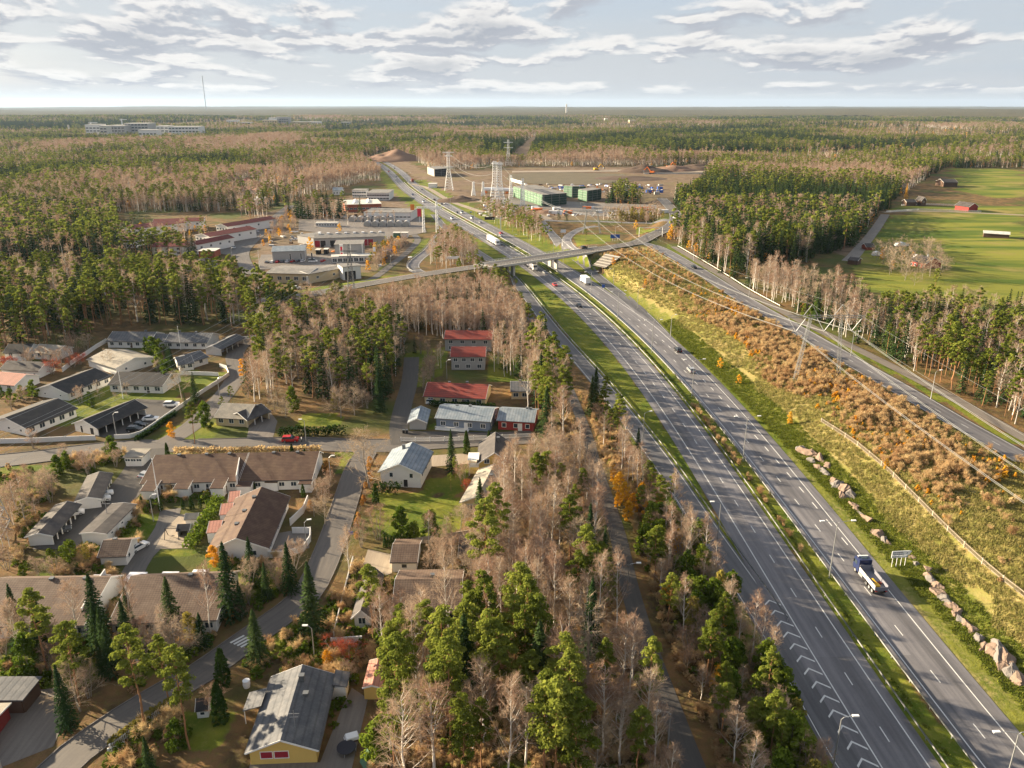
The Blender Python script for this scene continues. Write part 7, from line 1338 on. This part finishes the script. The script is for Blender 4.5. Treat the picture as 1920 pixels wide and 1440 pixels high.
for k, u, v, h, wh in (
    ('spruce', 588, 1190, 15, 'at the street corner in the lower middle'), ('spruce', 435, 1160, 16, 'at the right end of the brown row houses'), ('spruce', 847, 886, 12, 'on the lawn right of the white gabled house'),
    ('spruce', 712, 772, 14, 'beside the lane to the red roofs'), ('spruce', 975, 705, 14, 'between the red roofs and the motorway'), ('pine', 275, 1372, 19, 'leaning over the picket fence at the lower left'),
    ('pine', 356, 1405, 18, 'on the lawn right of the picket fence'), ('pine', 318, 1320, 13, 'behind the picket fence'), ('pine', 912, 1123, 20, 'tallest at the edge of the strip, on a long bare trunk'), ('pine', 931, 1060, 18, 'behind the tallest pine of the strip'),
    ('pine', 700, 1200, 15, 'over the left wing of the tiled house'), ('pine', 745, 1310, 13, 'beside the pink shed roof'), ('pine', 365, 832, 12, 'beside the parking lot wall'), ('pine', 810, 1000, 6, 'at the corner of the lawn'),
    ('oak', 693, 915, 16, 'standing alone at the street junction'), ('birch', 40, 1235, 13, 'leftmost of the pale bare trees before the brown row houses'), ('birch', 150, 1200, 14, 'pale and bare before the white end wall'), ('birch', 250, 1190, 12, 'pale and bare beside the white end wall'),
    ('olive', 712, 742, 13, 'yellow-green, beside the dark spruce by the lane'), ('yellow', 323, 820, 5, 'small and bright beside the parking lot wall'), ('yellow', 456, 706, 7, 'golden, at the bend of the lane'),
    ('green', 550, 770, 8, 'round and dense in the middle garden'), ('green', 316, 722, 9, 'dark and round beside the black roofs'), ('green', 300, 695, 9, 'dense beside the grey roofed pair'), ('spruce', 322, 690, 9, 'bluish, beside the grey roofed pair'),
    ('oak', 205, 692, 8, 'in front of the large white hall'), ('oak', 1600, 590, 12, 'left pale one of the field edge'), ('oak', 1800, 590, 13, 'first of the pale clump by the field'), ('oak', 1825, 592, 13, 'second of the pale clump by the field'), ('oak', 1770, 592, 12, 'third of the pale clump by the field'),
    ('pine', 1748, 560, 14, 'beside the pale clump by the field'), ('larch', 1697, 378, 17, 'glowing yellow beyond the paddocks'), ('yellow', 402, 1062, 5, 'orange and round below the gable'), ('yellow', 614, 1250, 3.5, 'bright yellow beside the yellow house'),
    ('yellow', 582, 470, 9, 'tall and golden before the long hall'), ('yellow', 735, 458, 6, 'round and golden at the end of the hall'), ('yellow', 660, 470, 5, 'golden below the red doors'), ('pine', 725, 462, 7, 'at the end of the hall'), ('yellow', 637, 434, 6, 'narrow and golden on the hall roof side'),
    ('redbush', 655, 1235, 4, 'red, beside the white wall'), ('redbush', 100, 700, 5, 'rusty red between the row houses'), ('thuja', 414, 1352, 7, 'broad cone on the lower left lawn'), ('thuja', 420, 1285, 7, 'dark cone beside the street end'),
    ('spruce', 77, 1248, 8, 'small and green before the lower left row house'), ('spruce', 283, 1455, 7, 'at the bottom edge beside the fence'), ('spruce', 248, 1190, 10, 'before the brown row houses'), ('spruce', 325, 1180, 11, 'before the brown row houses, right one'),
    ('pine', 150, 1322, 15, 'leftmost on the slope above the lower left street'), ('pine', 92, 1262, 16, 'behind the dark flat roofed hut'), ('spruce', 485, 1246, 11, 'beside the street above the yellow house'), ('oak', 335, 1255, 11, 'overhanging the lower street'), ('birch', 395, 1190, 14, 'pale, before the right brown row house'), ('spruce', 545, 1110, 11, 'on the bank across from the corner spruce'), ('oak', 610, 985, 8, 'beside the terrace wall by the street'), ('birch', 655, 1080, 12, 'pale, beside the long pale fence'),
    ('thuja', 316, 864, 5, 'beside the street behind the row house'), ('thuja', 875, 850, 6.5, 'behind the lawn spruce'), ('thuja', 917, 832, 4, 'behind the yellow house'), ('thuja', 705, 945, 5, 'at the lawn corner by the street'),
    ('spruce', 1352, 512, 14, 'lone one at the wood edge by the road'), ('olive', 1375, 520, 8, 'beside the lone roadside spruce'), ('spruce', 1048, 412, 10, 'left one of the pair below the green netting'), ('spruce', 1062, 414, 9, 'right one of the pair below the green netting'), ('pine', 1098, 455, 9, 'on the grass inside the slip road loop'),
    ('pine', 1555, 470, 17, 'pale at the wood edge by the farm track'), ('yellow', 1192, 430, 7, 'golden on the traffic island'), ('yellow', 1258, 440, 7, 'golden at the road bend')):
    one(k, u, v, h, wh)
for u, v in ((267, 953), (284, 952), (302, 957), (344, 954), (360, 954), (376, 953), (478, 921), (569, 931), (526, 861), (548, 853), (572, 858)): one('thuja', u, v, 2.6 + random.random() * 1.4, 'in the front gardens of the long brown row house')
for i in range(9): one('thuja', 722 + i * 6, 1026 - i * .8, 2.6, 'in the clipped row above the tiled house')
for i in range(13): one(('orange', 'orange', 'alder')[i % 3], 697 - i * 2.6 + random.uniform(-4, 4), 872 + i * 11.3 + random.uniform(-4, 4), 1.5 + random.random() * 1.2, 'in the autumn hedge along the street')
for i in range(13): one('birch', 590 + i * 12.5, 424 - (i % 2) * 1.5, 11 + random.random() * 3, 'in the poplar row before the works')
for u, v, h in ((1150, 905, 5), (1160, 925, 6), (1170, 945, 6), (1185, 960, 5), (1158, 950, 4), (1178, 975, 5)): one('yellow', u, v, h, 'in the golden thicket beside the footpath')
for u, v, h in ((1350, 690, 4), (1480, 795, 4), (1385, 720, 3.5), (1150, 497, 4.5), (1210, 535, 3.5), (1300, 560, 3), (1265, 525, 3), (1660, 880, 3)): one('yellow', u, v, h, 'among the brown brush right of the motorway')
# beyond about 700 m: woods all the way, with clearings
SITE = [np.array(q) for q in DIRTS[:2]] + FIELDS + [motor_strip(400, 1450, -26, 24), poly([(470, 402), (600, 362), (690, 340), (775, 340), (790, 402)]), poly([(1772, 315), (1960, 315), (1960, 420), (1690, 420), (1660, 385)]),
        poly([(900, 312), (1345, 312), (1300, 365), (1250, 402), (900, 402)]), poly([(215, 398), (460, 398), (470, 402), (440, 430), (215, 420)]), poly([(700, 285), (780, 302), (830, 330), (920, 325), (940, 402), (800, 402)])]
def far_fill(r0, r1, sp, hr, qsel):
    n = int((r1 ** 2 - r0 ** 2) * .5 * 1.44 / sp ** 2); r = np.sqrt(RNG.uniform(r0 ** 2, r1 ** 2, n)); a = RNG.uniform(-.72, .72, n); x, y = r * np.sin(a), r * np.cos(a)
    k = y > P(960, 402)[1] if r0 < 900 else np.ones(n, bool)
    for s in SITE + CLEAR: k &= ~inside(x, y, s)
    x, y = x[k], y[k]; k = free(x, y, 1.5); x, y = x[k], y[k]
    pat = .34 * (fbm(x, y, 150, 21, 3) * 1.4 - .2) + .40 * (fbm(x, y, 620, 51, 3) * 1.5 - .25) + .26 * RNG.random(len(x)); gap = fbm(x, y, 480, 33); k = (gap > .36) | (RNG.random(len(x)) < .12); x, y, pat = x[k], y[k], pat[k]
    kd = np.where(pat < .50, 0, np.where(pat < .60, 1, 2)); pat = pat + .10 * ((x < -60) & (y < 1900)); kd = np.where(pat < .50, 0, np.where(pat < .60, 1, 2)); kd = np.where(RNG.random(len(x)) < .012, 3, kd)
    hh = RNG.uniform(*hr, len(x)) * (.8 + .4 * vnoise(x, y, 130, 2)); nm = ('spruce', 'pine', 'birch', 'yellow')
    for i in range(len(x)): FAR.append((nm[kd[i]], x[i], y[i], hh[i] * (.5 if kd[i] == 3 else 1)))
FAR = []
far_fill(690, 1500, 5.6, (13, 20), 2); far_fill(1500, 3000, 9.5, (13, 20), 2); far_fill(3000, 6500, 17, (14, 21), 2)

# ------------------------------------------------------------------ build them: the largest in view one by one, the rest as woods
LOOK = {'pine': 'green pine with tawny trunk', 'spruce': 'dark spruce', 'birch': 'leafless birch with pale trunk and pinkish twigs', 'oak': 'leafless spreading tree with grey twigs', 'alder': 'leafless many-stemmed thicket with brownish twigs',
        'yellow': 'yellow-leaved tree', 'orange': 'orange-leaved shrub', 'olive': 'yellow-green leafy tree', 'green': 'green leafy tree', 'shrub': 'green shrub', 'redbush': 'rusty red shrub', 'thuja': 'clipped columnar conifer', 'larch': 'yellow larch'}
def label16(size, kind, where, loc):
    for lk in (LOOK[kind], LOOK[kind].split(' with')[0]):
        for lc in ((loc and ', ' + loc), ''):
            for sz in (size, ''):
                s = sz + lk + ' ' + where + lc
                if len(s.split()) <= 16 and (lc or not loc): return s
    return ' '.join((lk + ' ' + where).split()[:16])
by = {}
for t in TREES: by.setdefault(t[0], []).append(t)
rest = {}
def vis(u, v, pv): return -60 < u < 1980 and pv < 1440
for kind, L in by.items():
    sc_ = []
    for t in L:
        z = hz(t[1], t[2]); u, v = proj((t[1], t[2], z)); u2, v2 = proj((t[1], t[2], z + t[3])); sc_.append((v - v2 if (vis(u, v, v2) and t[2] > 20) else -1, t, z))
    sc_.sort(key=lambda a: -a[0]); h0 = KINDS[kind][1]; nm = KINDS[kind][4]
    for i, (s, t, z) in enumerate(sc_):
        d = math.hypot(t[1], t[2])
        if s < 0 and i > 0 and not (40 < t[2] < 200 and abs(t[1]) < 160): continue
        if i < 300 and s > 0:
            q = 0 if d < 235 else 1; tm, cm, _ = proto(kind, q, i % NV[q]); size = 'tall ' if t[3] > h0 * .95 and kind in ('pine', 'spruce', 'birch') else ''
            lb = label16(size, kind, t[4], t[5]); e = empty(nm, (t[1], t[2], z - .05), random.random() * 6.28, lb, 'tree' if kind not in ('shrub', 'redbush', 'orange', 'alder') else 'shrub', (LOOK[kind] + ' ' + t[4]))
            k = t[3] / h0; wk = random.uniform(.8, 1.12); e.scale = (k * wk * random.uniform(.93, 1.07), k * wk, k)
            link('trunk', tm, e); link('crown', cm, e)
        else: rest.setdefault(kind, []).append((t[1], t[2], t[3], 1 if d < 520 else 2))
for k, x, y, h in FAR: rest.setdefault(k, []).append((x, y, h, 1 if y < 800 else 2))
for kind, L in rest.items():
    A = np.array([(a[0], a[1], a[2]) for a in L]); q = np.array([a[3] for a in L]); z = hgt(A[:, 0], A[:, 1]) - .1; meshes = [joined(kind, 1, v) for v in range(NV[1])] + [joined(kind, 2, v) for v in range(NV[2])]
    idx = np.where(q == 1, RNG.integers(0, NV[1], len(q)), NV[1] + RNG.integers(0, NV[2], len(q))); s = A[:, 2] / KINDS[kind][1]
    wd = s * RNG.uniform(.85, 1.2, len(s)) * np.where(A[:, 1] > 3000, 2.0, np.where(A[:, 1] > 1500, 1.45, 1.0))
    scatter(KINDS[kind][4].replace('_tree', '') + '_wood', np.column_stack([A[:, :2], z]), s, RNG.uniform(0, 6.28, len(q)), idx, meshes, 'far woodland of ' + LOOK[kind].split(' with')[0] + ' trees stretching to the horizon', 'wood', wd)
# far canopy to the horizon
ca_ = np.linspace(-.80, .80, 420); cr_ = np.geomspace(6200, 31000, 110); A_, R_ = np.meshgrid(ca_, cr_); X_ = R_ * np.sin(A_); Y_ = R_ * np.cos(A_)
Z_ = hgt(X_, Y_) + 9 + 8 * RNG.random(X_.shape) + 6 * vnoise(X_, Y_, 300, 6); n_ = len(ca_); ii = (np.arange(len(cr_) - 1)[:, None] * n_ + np.arange(n_ - 1)[None]).ravel()
tag(link('distant_forest', np_mesh('distant_forest', np.stack([X_.ravel(), Y_.ravel(), Z_.ravel()], 1), np.stack([ii, ii + 1, ii + n_ + 1, ii + n_], 1), MATS['canopy'])), 'hazy forest canopy running to the horizon', 'forest', kind='stuff')
# brush, saplings and grass that nobody could count
def area_pts(pg, n, rad=.4):
    x = RNG.uniform(pg[:, 0].min(), pg[:, 0].max(), n); y = RNG.uniform(pg[:, 1].min(), pg[:, 1].max(), n); k = inside(x, y, pg); x, y = x[k], y[k]; k = free(x, y, rad); return x[k], y[k]
x, y = area_pts(HEATH, 44000, .8); off = x - edge_right(y); dn = fbm(x, y, 26, 41)
k = (off > 12 + 8 * vnoise(x, y, 20, 3)) & (RNG.random(len(x)) < (.08 + .38 * sstep(.38, .66, dn)) * np.where((y < 150) & (off < 34), .10, 1)); x, y = x[k], y[k]
bm_ = []
for i in range(4):
    (tv, tf), (cv, cf) = bare(900 + i, 1, 2.4, .26, .95, .03, 5, .04); v, f = cat_m([(tv, tf), (cv, cf)]); bm_.append(np_mesh('sapling', v, f, MATS['brush']))
for i in range(2):
    (tv, tf), (cv, cf) = leafy(950 + i, 1, 2.2, 1.7, .1, .7, 1, .22); bm_.append(np_mesh('sapling', cv, cf, MATS['leaves_yellow' if i else 'brush']))
yl = fbm(x, y, 34, 77); idx = np.where((yl > .54) & (RNG.random(len(x)) < .35), 5, np.where(RNG.random(len(x)) < .3, 4, RNG.integers(0, 4, len(x))))
s = RNG.uniform(.25, .78, len(x)) * (.6 + .7 * vnoise(x, y, 12, 8)); scatter('brushwood', np.column_stack([x, y, hgt(x, y) - .05]), s, RNG.uniform(0, 6.28, len(x)), idx, bm_, 'rusty brown brush and saplings between the motorway and the side road', 'brush')
def tuft(seed, h, n, w):
    rng = np.random.default_rng(seed); a = rng.normal(size=(n, 3)) * [w, w, 0]; b = a + np.column_stack([rng.normal(size=(n, 2)) * h * .35, h * rng.uniform(.5, 1, n)]); return slivers(a, b, np.full(n, .11), rng)
def grass(name, pg, n, m, h, lab, cond=None):
    x, y = area_pts(pg, n, .2)
    if cond is not None: k = cond(x, y); x, y = x[k], y[k]
    ms_ = [np_mesh('tuft', *tuft(50 + i, h, 22, .28), MATS[m]) for i in range(3)]
    scatter(name, np.column_stack([x, y, hgt(x, y) - .03]), RNG.uniform(.6, 1.4, len(x)), RNG.uniform(0, 6.28, len(x)), RNG.integers(0, 3, len(x)), ms_, lab, 'grass')
grass('dry_grass', HEATH, 120000, 'grass_dry', .55, 'tall dry yellow grass on the bank right of the motorway', lambda x, y: (y < 440) & (x - edge_right(y) > 7 + 5 * vnoise(x, y, 9, 2)) & (RNG.random(len(x)) < np.clip(1.3 - y / 300, .4, 1)))
grass('verge_grass', motor_strip(60, 330, 15, 27), 30000, 'grass_green', .35, 'short green grass on the verge right of the motorway')
grass('median_grass', motor_strip(60, 300, 0, 4), 9000, 'grass_green', .3, 'green grass strip in the median of the motorway')
x, y = area_pts(motor_strip(135, 235, .6, 4), 900, .1); s = RNG.uniform(.25, .6, len(x)); scatter('median_brush', np.column_stack([x, y, hgt(x, y)]), s, RNG.uniform(0, 6.28, len(x)), RNG.integers(0, 4, len(x)), bm_[:4], 'reddish brown brush growing in the motorway median', 'brush')
und = poly([(690, 1520), (690, 1400), (760, 1250), (850, 1170), (900, 1000), (980, 905), (1060, 780), (1040, 690), (1120, 770), (1205, 880), (1385, 1130), (1560, 1400), (1600, 1520)])
x, y = area_pts(und, 9000, .5); s = RNG.uniform(.3, 1.0, len(x)); um = [bm_[0], bm_[1], bm_[4], joined('shrub', 1, 0), joined('shrub', 1, 1)]
scatter('undergrowth', np.column_stack([x, y, hgt(x, y) - .05]), s * .7, RNG.uniform(0, 6.28, len(x)), RNG.choice(5, len(x), p=[.3, .3, .2, .1, .1]), um, 'low undergrowth and leaf scrub under the trees along the footpath', 'undergrowth')
x, y = area_pts(poly([(0, 870), (300, 850), (640, 880), (720, 1000), (880, 1010), (860, 1200), (690, 1260), (640, 1440), (300, 1500), (0, 1500)]), 9000, .8)
dn = fbm(x, y, 14, 19); k = dn > .50; x, y = x[k], y[k]; s = RNG.uniform(.3, .9, len(x))
scatter('garden_scrub', np.column_stack([x, y, hgt(x, y) - .05]), s, RNG.uniform(0, 6.28, len(x)), RNG.choice(5, len(x), p=[.13, .12, .10, .35, .30]), um, 'low garden shrubs and scrub between the houses', 'undergrowth')
